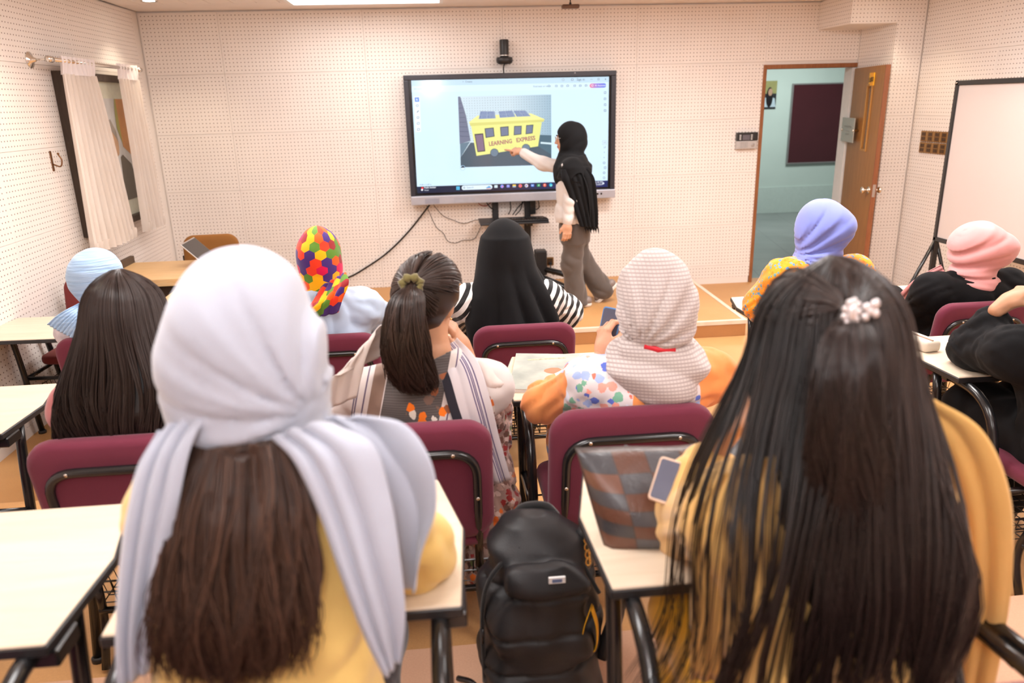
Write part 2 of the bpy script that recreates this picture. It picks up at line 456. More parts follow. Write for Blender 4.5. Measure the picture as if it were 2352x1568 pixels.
for (lx, ly) in DOWN:
    t = empty('downlight', (lx, ly, CEIL)); tag(t, 'small round recessed ceiling downlight with chrome ring', 'ceiling light', 'round downlights')
    if proto is None:
        r_ = lathe('ring', [(0.045, -0.004), (0.062, -0.010), (0.066, -0.002), (0.066, 0.0)], M_CHROME, t, 24)
        d_ = lathe('lens', [(0.0, -0.006), (0.044, -0.007), (0.044, -0.002)], M_DOWN, t, 24); proto = (r_, d_)
    else:
        for q in proto: c = q.copy(); link(c, t)
    l = bpy.data.lights.new('downlight_lamp', 'SPOT'); l.energy = 22; l.color = (1.0, 0.83, 0.62); l.spot_size = math.radians(110); l.spot_blend = 0.7
    l.shadow_soft_size = 0.05
    o = bpy.data.objects.new('downlight_lamp', l); link(o, t); o.location = (0, 0, -0.02)

# ---- doorway and corridor
M_CASE = wood('door_frame_wood', (0.24, 0.085, 0.03, 1), (0.34, 0.14, 0.055, 1), (6, 6, 0.8), 4.0, 0.5)

bm = bmesh.new()
add_box(bm, (DX0 - 0.02, WALL_Y - 0.008, 0.0), (DX0 + 0.014, WALL_Y + 0.14, DZ + 0.02), 0.003, 1)
add_box(bm, (DX0 + 0.014, WALL_Y - 0.008, DZ - 0.018), (DX1, WALL_Y + 0.14, DZ + 0.02), 0.003, 1)
st(bm_obj('trim_3', bm, M_CASE))
st(box('trim_4', (DX1 - 0.035, WALL_Y + 0.02, 0.0), (DX1 + 0.005, WALL_Y + 0.16, DZ - 0.02), M_WHITE))
M_CORW = plain('corridor_paint', (0.49, 0.58, 0.54), 0.5, var=0.03, scale=2)
M_CORF = None
t = NT('corridor_tiles'); co = t.coord(); f1, _ = t.noise(co, 2.0, 4)
s_ = t.sep(t.mapping(co, (1.67, 1.67, 1.67), (0, 0, 0.2)))
e1 = t.math('LESS_THAN', t.math('FRACT', s_[0]), 0.012); e2 = t.math('LESS_THAN', t.math('FRACT', s_[1]), 0.012)
t.set(t.mix(t.math('MAXIMUM', e1, e2), t.ramp(f1, [(0.3, (0.17, 0.19, 0.185)), (0.7, (0.22, 0.24, 0.235))]), (0.11, 0.12, 0.12, 1)), 0.35, 0, 0.4)
M_CORF = t.m
CY = 11.9
st(box('floor_corridor', (1.5, WALL_Y + 0.16, -0.06), (8.5, CY + 0.1, -0.002), M_CORF))
wc = st(box('wall_corridor', (1.5, CY, 0.0), (8.5, CY + 0.1, 2.9), M_CORW))
box('skirting', (1.5, CY - 0.015, 0.0), (8.5, CY, 0.42), plain('corridor_skirting', (0.47, 0.555, 0.52), 0.5, var=0.03), wc)
st(box('wall_corridor_side', (8.4, WALL_Y + 0.16, 0.0), (8.5, CY, 2.9), M_CORW))
st(box('wall_corridor_end', (1.5, WALL_Y + 0.16, 0.0), (1.6, CY, 2.9), M_CORW))
st(box('ceiling_corridor', (1.5, WALL_Y + 0.16, 2.9), (8.5, CY + 0.1, 3.0), M_CEIL))
area_light('corridor_lamp', (5.2, 10.2, 2.88), 1.6, 0.8, 75, (0.93, 1.0, 0.97))
# notice board and photograph in the corridor
a = aty(1825, 195, CY - 0.03); b = aty(1809, 374, CY - 0.03)
M_NOTICE = fabric('notice_board_felt', (0.050, 0.006, 0.010, 1), 0.08, 260, 0.9, 3)
nb = empty('notice_board', (a[0] + 0.55, CY - 0.02, b[2])); tag(nb, 'dark maroon felt notice board on the pale green corridor wall', 'notice board')
box('felt', (-0.56, -0.012, 0.0), (0.56, 0.0, a[2] - b[2]), M_NOTICE, nb)
bm = bmesh.new(); hh = a[2] - b[2]
for lo, hi in (((-0.58, -0.018, -0.02), (0.58, 0.004, 0)), ((-0.58, -0.018, hh), (0.58, 0.004, hh + 0.02)), ((-0.58, -0.018, 0), (-0.56, 0.004, hh)), ((0.56, -0.018, 0), (0.58, 0.004, hh))): add_box(bm, lo, hi)
bm_obj('frame', bm, plain('aluminium_edge', (0.35, 0.33, 0.33), 0.35, 0.6), nb)
a = aty(1754, 186, CY - 0.03); b = aty(1778, 250, CY - 0.03)
ph = empty('wall_photograph', ((a[0] + b[0]) / 2, CY - 0.004, b[2])); tag(ph, 'unframed photograph of a person in a dark scarf on the corridor wall', 'photograph')
w_ = (b[0] - a[0]) / 2 + 0.03; h_ = a[2] - b[2]
box('print', (-w_, -0.006, 0), (w_, 0, h_), plain('photo_dark', (0.03, 0.03, 0.035), 0.3, var=0.4, scale=9), ph)
def flat_poly(name, pts, y, mat, parent, th=0.001):
    bm = bmesh.new(); vs = [bm.verts.new((x, y, z)) for x, z in pts]; f = bm.faces.new(vs); f.normal_update()
    if f.normal.y > 0: f.normal_flip()
    return bm_obj(name, bm, mat, parent)
def disc(cx, cz, rx, rz, n=20): return [(cx + rx * math.cos(2 * PI * k / n), cz + rz * math.sin(2 * PI * k / n)) for k in range(n)]
flat_poly('printed_wall', [(-w_, h_ * 0.55), (w_, h_ * 0.55), (w_, h_), (-w_, h_)], -0.0064, plain('photo_olive', (0.30, 0.29, 0.12), 0.3), ph)
flat_poly('printed_shirt', [(-w_, 0.03), (w_, 0.03), (w_ * 0.8, h_ * 0.38), (0.02, h_ * 0.45), (-w_ * 0.9, h_ * 0.36)], -0.0068, plain('photo_shirt', (0.45, 0.55, 0.62), 0.3), ph)
flat_poly('printed_scarf', disc(0.02, h_ * 0.42, w_ * 0.42, h_ * 0.36), -0.0072, plain('photo_black', (0.012, 0.01, 0.012), 0.3), ph)
flat_poly('printed_face', disc(0.03, h_ * 0.60, w_ * 0.26, h_ * 0.13), -0.0076, plain('photo_skin', (0.45, 0.27, 0.19), 0.3), ph)
# door leaf, hinged at the right jamb, standing open into the room
ang = math.atan2(6.46 - 7.30, 3.885 - 4.075)
dr = empty('door_1', (4.072, 7.295, 0.012), ang); st(dr); dr['label'] = 'open brown wooden door with narrow glass slot and two knobs'
LW, LT, LH = 0.862, 0.04, 2.05
# leaf local: x from hinge to free edge; the room side seen by the camera is the +y or -y face
bm = bmesh.new()
sx0, sx1, sz0, sz1 = 0.45, 0.565, 1.33, 1.88
for lo, hi in (((0, -LT / 2, 0), (sx0, LT / 2, LH)), ((sx1, -LT / 2, 0), (LW - 0.012, LT / 2, LH)), ((sx0, -LT / 2, 0), (sx1, LT / 2, sz0)), ((sx0, -LT / 2, sz1), (sx1, LT / 2, LH))): add_box(bm, lo, hi)
bmesh.ops.remove_doubles(bm, verts=bm.verts, dist=1e-5)
bm_obj('leaf', bm, M_DOOR, dr)
box('edge_band', (LW - 0.012, -LT / 2, 0), (LW, LT / 2, LH), M_DOORE, dr)
t = NT('door_glass'); t.set((0.55, 0.56, 0.52, 1), 0.15, 0, 0.5, trans=0.8); M_DGLASS = t.m
box('glass_pane', (sx0, -0.004, sz0), (sx1, 0.004, sz1), M_DGLASS, dr)
bm = bmesh.new(); e = 0.02
M_BEAD = wood('glazing_bead_wood', (0.42, 0.20, 0.05, 1), (0.52, 0.27, 0.08, 1), (6, 6, 1), 4)
for s in (-1, 1):
    y0, y1 = sorted((s * LT / 2, s * (LT / 2 + 0.008)))
    for lo, hi in (((sx0 - e, y0, sz0 - e), (sx0, y1, sz1 + e)), ((sx1, y0, sz0 - e), (sx1 + e, y1, sz1 + e)), ((sx0, y0, sz0 - e), (sx1, y1, sz0)), ((sx0, y0, sz1), (sx1, y1, sz1 + e))): add_box(bm, lo, hi)
bm_obj('glazing_bead', bm, M_BEAD, dr)
for s in (-1, 1):
    kn = lathe('knob', [(0.0, 0.0), (0.031, 0.0), (0.033, 0.004), (0.028, 0.009), (0.012, 0.013), (0.011, 0.030), (0.022, 0.036), (0.029, 0.046), (0.030, 0.056), (0.025, 0.066), (0.014, 0.071), (0.0, 0.072)], M_CHROME, dr, 24, 'y')
    kn.location = (LW - 0.07, s * LT / 2, 0.985)
    if s < 0: kn.rotation_euler = (PI, 0, 0)
box('latch_plate', (LW - 0.001, -0.012, 0.93), (LW + 0.002, 0.012, 1.04), M_STEEL, dr)
# room sign and acrylic plate on the face seen from the room
SF = -1
sg = box('room_sign', (0.475, SF * (LT / 2 + 0.008), 1.885), (0.60, SF * LT / 2, 1.995), plain('sign_yellow', (0.86, 0.45, 0.02), 0.4), dr)
# ------------------------------------------------------------------ door sign, plate
box('sign_panel', (0.515, SF * (LT / 2 + 0.009), 1.885), (0.60, SF * (LT / 2 + 0.008), 1.995), plain('sign_amber', (0.90, 0.40, 0.0), 0.4), dr)
M_INK = plain('black_ink', (0.01, 0.01, 0.01), 0.5)
text_obj('lettering', 'UG', 0.055, M_INK, dr, (0.478, SF * (LT / 2 + 0.0105), 1.915), bold=0.001)
text_obj('lettering', '503', 0.055, M_INK, dr, (0.532, SF * (LT / 2 + 0.0105), 1.92), bold=0.001)
t = NT('acrylic_plate'); t.set((0.62, 0.60, 0.54, 1), 0.12, 0, 0.5, trans=0.45); M_ACR = t.m
pl = box('name_plate', (-0.06, SF * (LT / 2 + 0.05), 1.375), (0.33, SF * (LT / 2 + 0.042), 1.60), M_ACR, dr, 0.002, 1)
for k, (w_, z_) in enumerate(((0.24, 1.512), (0.10, 1.468), (0.10, 1.44))):
    box('engraved_line', (0.14 - w_ / 2, SF * (LT / 2 + 0.0512), z_), (0.14 + w_ / 2, SF * (LT / 2 + 0.05), z_ + 0.014), plain('plate_print', (0.30, 0.29, 0.27), 0.4, var=0.5, scale=90), dr)
for x_ in (-0.045, 0.315):
    lathe('standoff', [(0.0, 0), (0.010, 0), (0.010, 0.045), (0.013, 0.047), (0.013, 0.056), (0.0, 0.058)], M_CHROME, dr, 14, 'y').location = (x_, 0, 1.487)
for o in dr.children:
    if o.name.startswith('standoff'): o.rotation_euler = (PI, 0, 0); o.location.y = -LT / 2

# ------------------------------------------------------------------ interactive display on its trolley
YS = 7.195
X0, X1, Z0, Z1 = -0.261, 1.687, 0.937, 2.092
tv = empty('interactive_display', ((X0 + X1) / 2, 7.24, Z0)); tag(tv, 'large interactive display showing a yellow bus picture on screen', 'display')
def W(o):                                           # parts are modelled in world space
    o.parent = tv; o.matrix_parent_inverse = Matrix.Translation(-Vector(tv.location)); return o
def at_parent(o, par):
    o.parent = par; o.matrix_parent_inverse = Matrix.Identity(4)
    return o
def S(cx, cy, y=None): return aty(940 + cx / 4.9, 160 + cy / 4.9, YS if y is None else y)
M_BEZEL = plain('display_bezel', (0.035, 0.035, 0.045), 0.3, 0.2, 0.5, var=0.05)
M_BEZIN = plain('display_inner_bezel', (0.004, 0.004, 0.006), 0.12, 0, 0.6, var=0.05)
bm = bmesh.new()
fb = 0.045
for lo, hi in (((X0, 7.175, Z1 - fb), (X1, 7.27, Z1)), ((X0, 7.175, Z0 + 0.08), (X0 + fb, 7.27, Z1 - fb)), ((X1 - fb, 7.175, Z0 + 0.08), (X1, 7.27, Z1 - fb))): add_box(bm, lo, hi, 0.006, 2)
W(bm_obj('bezel', bm, M_BEZEL))
W(box('back_shell', (X0 + 0.02, 7.20, Z0 + 0.05), (X1 - 0.02, 7.285, Z1 - 0.02), M_BLACKP))
W(box('inner_bezel', (X0 + fb - 0.005, 7.197, Z0 + 0.075), (X1 - fb + 0.005, 7.21, Z1 - fb + 0.005), M_BEZIN))
W(box('lower_bar', (X0, 7.15, Z0), (X1, 7.27, Z0 + 0.082), M_SILVER, None, 0.008, 2))
W(box('port_cover', (X0 + 0.13, 7.147, Z0 + 0.012), (X0 + 0.265, 7.15, Z0 + 0.058), plain('port_cover', (0.30, 0.31, 0.38), 0.4)))
W(box('port_cover', (X0 + 0.40, 7.148, Z0 + 0.012), (X0 + 0.60, 7.15, Z0 + 0.058), plain('port_cover2', (0.40, 0.41, 0.47), 0.4)))
for x_ in (1.515, 1.55): W(lathe('button', [(0, -0.004), (0.009, -0.004), (0.009, 0.002)], M_BLACK, None, 12, 'y', (x_, 7.149, Z0 + 0.045)))
W(lathe('light_sensor', [(0, -0.003), (0.007, -0.003), (0.007, 0.002)], M_SILVER, None, 10, 'y', (1.30, 7.174, Z1 - 0.014)))
SCR = 0.98
def E(r, g, b, k=1.0):
    nm = 'screen_%d_%d_%d' % (r, g, b)
    c = srgb(r, g, b); return emit_mat(nm, c, SCR * k, 0.11)
layer = [0]
def ui(name, pts, col, parent, lift=1):
    """flat piece of the picture on the screen; pts in crop pixels"""
    P = [S(x, y, YS - 0.0004 * lift) for x, y in pts]
    bm = bmesh.new(); vs = [bm.verts.new(tuple(p)) for p in P]; f = bm.faces.new(vs); f.normal_update()
    if f.normal.y > 0: f.normal_flip()
    o = bm_obj(name, bm, col if not isinstance(col, tuple) else E(*col))
    if parent is tv: W(o)
    else: at_parent(o, parent)
    return o
screen = ui('screen', [(22, 122), (2248, 78), (2232, 1316), (92, 1390)], (203, 229, 246), tv)
def U(name, pts, col, lift=2): return ui(name, pts, col, screen, lift)
def rect(x0, y0, x1, y1, sl=-0.02):
    return [(x0, y0), (x1, y0 + sl * (x1 - x0)), (x1, y1 + sl * (x1 - x0)), (x0, y1)]
def rrect(x0, y0, x1, y1, r, sl=-0.025):
    return [(x, y + sl * (x - x0)) for x, y in [(a, b) for a, b in rounded_rect(x1 - x0, y1 - y0, r, 5, (x0 + x1) / 2, (y0 + y1) / 2)]]
def circ(x, y, r, n=20): return disc(x, y, r, r, n)
def T(s, x, y, hpx, col, lift=4, bold=0.0):
    p = S(x, y, YS - 0.0004 * lift)
    o = text_obj('screen_text', s, hpx * 0.000816 / 0.72, E(*col), None, tuple(p), bold=bold)
    return at_parent(o, screen)
U('title_strip', [(24, 124), (2246, 80), (2245, 140), (26, 186)], (188, 214, 232))
U('toolbar_strip', [(26, 186), (2245, 140), (2244, 216), (28, 256)], (208, 232, 248))
T('Sign in', 1884, 124, 26, (70, 78, 95)); T('+  Create', 598, 146, 20, (95, 105, 125)); T('Find text or tools', 1396, 198, 20, (85, 92, 110))
T('All tools', 52, 226, 20, (150, 165, 185)); T('8.28 x 11.69 in', 118, 1302, 16, (70, 85, 105))
U('window_button', rect(2040, 107, 2064, 110), (80, 85, 100), 3)
for r0 in ((2120, 97, 2140, 117),): 
    U('window_button', rect(*r0), (80, 85, 100), 3); U('window_button', rect(2123, 100, 2137, 114), (188, 214, 232), 4)
T('x', 2200, 116, 26, (70, 75, 92))
for (x, y) in ((1732, 114), (1572, 182)):
    U('icon', circ(x, y, 13), (85, 95, 115), 3); U('icon', circ(x, y, 10), (200, 225, 243), 4)
for (x, y) in ((1835, 112), (1655, 183), (1718, 183), (1783, 181), (1862, 181), (1925, 180), (1990, 178)):
    U('icon', rrect(x - 13, y - 11, x + 13, y + 11, 4), (95, 105, 125), 3); U('icon', rrect(x - 9, y - 7, x + 9, y + 7, 3), (200, 225, 243), 4)
t = NT('assistant_gradient'); sx = t.sep(t.coord())
g_ = t.ramp(t.n('ShaderNodeMapRange').outputs[0], [(0, srgb(226, 120, 150)), (0.45, srgb(140, 120, 210)), (1, srgb(84, 120, 220))])
mr = [n for n in t.t.nodes if n.bl_idname == 'ShaderNodeMapRange'][0]
xa = S(2030, 180)[0]; xb = S(2215, 180)[0]
mr.inputs['From Min'].default_value = xa; mr.inputs['From Max'].default_value = xb; t.l(sx[0], mr.inputs['Value'])
t.set((0.01, 0.01, 0.01, 1), 0.2, emit=g_, estr=SCR)
U('assistant_button', rrect(2030, 156, 2216, 206, 24), t.m, 3)
T('AI Assistant', 2088, 188, 20, (245, 245, 250), 5)
U('icon', rrect(2050, 168, 2074, 190, 5), (240, 235, 250), 4); U('icon', rrect(2054, 172, 2070, 186, 3), (200, 120, 165), 5)
U('tool_column', [(50, 300), (118, 299), (134, 700), (72, 703)], (226, 240, 250), 2)
U('tool_selected', [(60, 312), (110, 310), (113, 360), (64, 362)], (100, 140, 215), 3)
U('tool_icon', [(80, 322), (95, 340), (88, 341), (91, 350), (86, 351), (83, 342), (79, 345)], (245, 250, 255), 4)
for k, (x, y) in enumerate(((90, 404), (95, 470), (98, 538), (101, 604), (104, 672))):
    if k in (0, 2): U('tool_icon', circ(x, y, 14), (75, 85, 105), 3); U('tool_icon', circ(x, y, 10), (226, 240, 250), 4)
    elif k == 1: U('tool_icon', [(x - 12, y + 10), (x + 8, y - 14), (x + 14, y - 8), (x - 6, y + 14)], (75, 85, 105), 3)
    else: U('tool_icon', rrect(x - 14, y - 13, x + 14, y + 13, 3), (75, 85, 105), 3); U('tool_icon', rrect(x - 10, y - 9, x + 10, y + 9, 2), (226, 240, 250), 4)
for y in (258, 328, 394, 460, 1103):
    U('tool_icon', rrect(2192, y - 13, 2216, y + 13, 4), (80, 95, 120), 3); U('tool_icon', rrect(2196, y - 9, 2212, y + 9, 3), (200, 226, 243), 4)
for y in (1048, 1160, 1216): U('tool_icon', circ(2193, y, 13), (70, 85, 110), 3); U('tool_icon', circ(2193, y, 9), (200, 226, 243), 4)
U('page_box', rect(2174, 798, 2222, 846), (150, 175, 200), 3); U('page_box', rect(2177, 801, 2219, 843), (208, 230, 246), 4)
T('23', 2186, 830, 20, (70, 85, 105), 5); T('37', 2188, 884, 20, (70, 85, 105)); T('^', 2188, 946, 24, (60, 75, 95)); T('v', 2188, 996, 20, (60, 75, 95))
U('page_rule', rect(560, 1284, 1630, 1287), (150, 175, 205), 3)
# taskbar
t = NT('taskbar_navy'); sx = t.sep(t.coord()); mr = t.n('ShaderNodeMapRange'); t.l(sx[0], mr.inputs['Value'])
mr.inputs['From Min'].default_value = S(90, 1350)[0]; mr.inputs['From Max'].default_value = S(2230, 1280)[0]
t.set((0.005, 0.005, 0.01, 1), 0.16, emit=t.ramp(mr.outputs[0], [(0, srgb(24, 34, 58)), (0.4, srgb(36, 34, 52)), (0.75, srgb(42, 46, 84)), (1, srgb(22, 38, 92))]), estr=SCR)
U('taskbar', [(88, 1316), (2236, 1246), (2231, 1318), (92, 1390)], t.m, 2)
for i in (0, 1):
    for j in (0, 1): U('taskbar_icon', rect(530 + i * 20, 1314 + j * 20, 548 + i * 20, 1332 + j * 20), (86, 190, 235), 3)
U('search_box', rrect(590, 1304, 935, 1354, 24, -0.03), (216, 232, 244), 3); T('Search', 646, 1336, 22, (110, 125, 145), 5)
U('search_icon', circ(619, 1328, 11), (60, 75, 100), 4); U('search_icon', circ(619, 1328, 7), (216, 232, 244), 5)
U('search_art', [(860, 1330), (900, 1306), (926, 1326), (890, 1340)], (90, 160, 215), 4); U('search_art', [(868, 1336), (920, 1328), (918, 1338), (872, 1342)], (235, 150, 120), 5)
cols = [(205, 225, 235), (120, 150, 235), (120, 130, 215), (250, 205, 80), (245, 120, 60), (235, 220, 220), (40, 110, 210), (35, 150, 90), (225, 90, 60), (40, 165, 215)]
for k, c in enumerate(cols):
    x = 976 + 68.6 * k; y = 1314 - 1.9 * k
    if k in (1, 4, 5, 8, 9): U('taskbar_icon', circ(x, y, 19), c, 3)
    else: U('taskbar_icon', rrect(x - 18, y - 15, x + 18, y + 15, 4), c, 3)
    if k == 1: U('taskbar_icon', circ(x + 4, y + 3, 9), (235, 120, 160), 4)
    if k == 2: T('T', x - 9, y + 10, 22, (245, 245, 255), 5)
    if k == 3: U('taskbar_icon', rect(x - 16, y + 2, x + 16, y + 13), (90, 170, 230), 4)
    if k == 4: U('taskbar_icon', circ(x, y, 9), (150, 80, 200), 4)
    if k == 5: U('taskbar_icon', [(x - 17, y - 6), (x + 17, y - 6), (x, y + 4)], (220, 70, 55), 4); U('taskbar_icon', [(x - 17, y - 4), (x - 2, y + 4), (x - 4, y + 17)], (60, 160, 90), 5); U('taskbar_icon', circ(x, y, 8), (60, 120, 230), 6)
    if k == 6: T('W', x - 14, y + 9, 20, (245, 245, 255), 5)
    if k == 7: T('X', x - 8, y + 9, 20, (245, 255, 245), 5)
    if k == 8: T('P', x - 7, y + 9, 20, (255, 240, 235), 5)
    if k == 9: U('taskbar_icon', circ(x + 3, y + 5, 9), (140, 225, 180), 4)
T('Feels hotter', 168, 1336, 20, (235, 240, 250), 4, 0.0004); T('Now', 170, 1364, 18, (220, 225, 240))
U('weather_icon', circ(148, 1332, 13), (220, 50, 60), 3); U('weather_icon', circ(144, 1352, 11), (235, 235, 245), 4)
T('2:44 PM', 2094, 1276, 20, (235, 240, 250)); T('9/2/2024', 2084, 1302, 20, (235, 240, 250))
U('bell_icon', circ(2184, 1278, 11), (215, 225, 240), 3)
# the picture on the page: model bus
t = NT('picture_wall'); co = t.coord(); s_ = t.sep(co)
gx = t.math('SUBTRACT', t.math('FRACT', t.math('DIVIDE', s_[0], 0.024)), 0.5); gz = t.math('SUBTRACT', t.math('FRACT', t.math('DIVIDE', s_[2], 0.022)), 0.5)
dot = t.math('LESS_THAN', t.vmath('LENGTH', t.comb(gx, gz)), 0.11)
mr = t.n('ShaderNodeMapRange'); t.l(s_[0], mr.inputs['Value']); mr.inputs['From Min'].default_value = S(570, 500)[0]; mr.inputs['From Max'].default_value = S(1600, 500)[0]
t.set((0.01, 0.01, 0.01, 1), 0.16, emit=t.mix(dot, t.ramp(mr.outputs[0], [(0, srgb(200, 218, 228)), (0.55, srgb(196, 214, 224)), (1, srgb(150, 178, 196))]), srgb(96, 112, 124)), estr=SCR)
U('picture', [(548, 303), (1597, 280), (1600, 1070), (580, 1098)], t.m, 2)
U('picture_trunk', [(548, 303), (574, 302), (640, 520), (690, 800), (568, 836)], (112, 118, 140), 3)
for k in range(8): U('picture_trunk_ring', [(556 + k * 2, 380 + k * 52), (590 + k * 13, 372 + k * 54), (592 + k * 13, 377 + k * 54), (556 + k * 2, 386 + k * 52)], (84, 90, 114), 4)
U('picture_table', [(580, 1098), (576, 990), (690, 820), (1450, 860), (1600, 955), (1600, 1070)], (78, 92, 104), 3)
U('picture_wall_low', [(572, 832), (686, 808), (600, 950), (577, 990)], (104, 126, 142), 4)
U('picture_shelf', [(1460, 732), (1600, 738), (1600, 955), (1450, 860)], (84, 108, 122), 4)
U('picture_paper', [(1480, 812), (1600, 822), (1600, 842), (1476, 832)], (206, 226, 234), 5)
YB = (226, 226, 138)
U('bus_side', [(690, 600), (1492, 590), (1450, 862), (756, 970)], YB, 5)
U('bus_roof', [(672, 590), (770, 516), (1370, 492), (1524, 556), (1508, 586), (1300, 592), (690, 634)], (232, 230, 150), 6)
U('bus_roof_edge', [(676, 600), (1520, 560), (1512, 586), (690, 634)], (212, 208, 122), 7)
for q in ([(800, 466), (962, 468), (974, 548), (780, 556)], [(1006, 468), (1160, 458), (1198, 530), (1018, 542)], [(1172, 460), (1306, 458), (1368, 524), (1208, 530)]):
    U('solar_panel', q, (150, 166, 190), 8)
    (ax, ay), (bx, by), (cx_, cy_), (dx, dy) = q
    L = lambda s, t: ((ax * (1 - s) + bx * s) * (1 - t) + (dx * (1 - s) + cx_ * s) * t, (ay * (1 - s) + by * s) * (1 - t) + (dy * (1 - s) + cy_ * s) * t)
    for s0 in (0.05, 0.53):
        for t0 in (0.06, 0.54):
            U('solar_cell', [L(s0, t0), L(s0 + 0.42, t0), L(s0 + 0.42, t0 + 0.40), L(s0, t0 + 0.40)], (96, 116, 160), 9)
            for k in range(4):
                s1 = s0 + 0.07 + k * 0.095
                U('solar_line', [L(s1, t0 + 0.03), L(s1 + 0.03, t0 + 0.03), L(s1 + 0.03, t0 + 0.37), L(s1, t0 + 0.37)], (176, 190, 212), 10)
for q in ([(848, 660), (950, 650), (960, 752), (860, 768)], [(1022, 645), (1118, 636), (1120, 742), (1030, 752)], [(1180, 634), (1266, 630), (1262, 728), (1176, 738)], [(1316, 624), (1398, 618), (1388, 716), (1310, 726)]):
    U('bus_window', q, (52, 58, 72), 7)
    cx0 = sum(p[0] for p in q) / 4; cy0 = sum(p[1] for p in q) / 4
    U('bus_window_pane', [(cx0 + (x - cx0) * 0.84, cy0 + (y - cy0) * 0.86) for x, y in q], (112, 122, 146), 8)
U('bus_door', [(734, 724), (832, 716), (856, 918), (768, 928)], (56, 50, 62), 7)
U('bus_door_pane', [(744, 736), (826, 728), (846, 908), (774, 918)], (128, 108, 130), 8)
for (x, y) in ((958, 934), (1314, 882)):
    U('bus_wheel', circ(x, y, 47, 26), (58, 68, 80), 8); U('bus_wheel_face', circ(x, y, 42, 26), (106, 126, 144), 9)
def bus_text(s, x, y, x2, y2, hpx):
    p = S(x, y, YS - 0.0042); q = S(x2, y2, YS - 0.0042)
    a_ = math.atan2(q[2] - p[2], q[0] - p[0])
    for bold, col, lift in ((0.0013, (70, 58, 70), 0.0042), (0.0, (190, 96, 120), 0.0046)):
        o = text_obj('bus_lettering', s, hpx * 0.000816 / 0.72, E(*col), None, (p[0], YS - lift, p[2]), (PI / 2, -a_, 0), bold=bold)
        w_ = o.dimensions.x or 1; at_parent(o, screen)
        o.scale = (np.hypot(q[0] - p[0], q[2] - p[2]) / max(v.co.x for v in o.data.vertices), 1, 1)
bus_text('LEARNING', 898, 858, 1158, 824, 46); bus_text('EXPRESS', 1206, 816, 1420, 788, 46)
U('page_badge', circ(602, 1104, 28), (150, 190, 225), 5); U('page_badge', circ(602, 1104, 24), (214, 234, 248), 6); U('page_badge', [(580, 1098), (602, 1078), (626, 1094), (624, 1102), (582, 1104)], (40, 52, 66), 7)

# trolley
tr = empty('display_trolley', (0.93, 7.2, STAGE)); tag(tr, 'black steel trolley stand with keyboard shelf under the display', 'stand')
def TW(o): o.parent = tr; o.matrix_parent_inverse = Matrix.Translation(-Vector(tr.location)); return o
xp0 = aty(1139, 520, 7.28)[0]; xp1 = aty(1213, 540, 7.28)[0]
for x_ in (xp0, xp1 + 0.0):
    TW(box('post', (x_ - 0.030, 7.288, STAGE + 0.08), (x_ + 0.030, 7.312, 1.35), M_BLACK, None, 0.004, 1))
    TW(box('post', (x_ - 0.022, 7.286, STAGE + 0.08), (x_ + 0.022, 7.29, 1.0), M_BLACKP))
xm = (xp0 + xp1) / 2
zsh = aty(1213, 505, 7.02)[2]
TW(box('shelf', (xm - 0.33, 6.88, zsh - 0.018), (xm + 0.31, 7.26, zsh), M_BLACKP, None, 0.006, 2))
TW(box('shelf_bracket', (xp1 - 0.025, 7.10, zsh - 0.07), (xp1 + 0.025, 7.29, zsh - 0.018), M_BLACK))
TW(box('gusset', (xp1 + 0.02, 7.24, zsh + 0.02), (xp1 + 0.075, 7.30, zsh + 0.16), M_BLACK, None, 0.004, 1))
xb = aty(1215, 600, 7.1)[0]
for x_ in (xp0, xp1):
    TW(tube('base_arm', round_path([(x_, 7.28, STAGE + 0.10), (x_, 7.05, STAGE + 0.13), (x_ + (0.30 if x_ == xp1 else -0.30), 6.55, STAGE + 0.07)], 0.12), 0.032, M_BLACK, None, 8))
    ex = x_ + (0.30 if x_ == xp1 else -0.30)
    for (dx, yy) in ((ex, 6.56), (x_, 7.25)):
        TW(lathe('caster', [(0, -0.014), (0.034, -0.014), (0.036, 0), (0.034, 0.014), (0, 0.014)], M_BLACKP, None, 18, 'x', (dx, yy, STAGE + 0.036)))
TW(box('base_bar', (xp0 - 0.03, 7.22, STAGE + 0.07), (xp1 + 0.03, 7.30, STAGE + 0.13), M_BLACK, None, 0.006, 1))
TW(box('tower_cover', (xp1 + 0.05, 7.10, STAGE + 0.09), (xp1 + 0.16, 7.24, STAGE + 0.33), M_BLACKP, None, 0.012, 2))
TW(tube('base_arm', round_path([(xp1 + 0.03, 7.22, STAGE + 0.16), (xp1 + 0.32, 6.98, STAGE + 0.12), (xp1 + 0.46, 6.86, STAGE + 0.05)], 0.1), 0.030, M_BLACK, None, 8))
TW(lathe('caster', [(0, -0.014), (0.034, -0.014), (0.036, 0), (0.034, 0.014), (0, 0.014)], M_BLACKP, None, 18, 'x', (xp1 + 0.47, 6.85, STAGE + 0.037)))
kb = empty('keyboard', (xm + 0.12, 6.98, zsh)); tag(kb, 'black computer keyboard on the trolley shelf', 'keyboard')
box('case', (-0.19, -0.07, 0), (0.19, 0.07, 0.018), M_BLACKP, kb, 0.005, 2)
bm = bmesh.new()
for r in range(5):
    for c in range(14): add_box(bm, (-0.18 + c * 0.0258, -0.06 + r * 0.024, 0.018), (-0.18 + c * 0.0258 + 0.021, -0.06 + r * 0.024 + 0.019, 0.025))
o = bm_obj('keys', bm, M_BLACK, kb); o['kind'] = 'stuff'
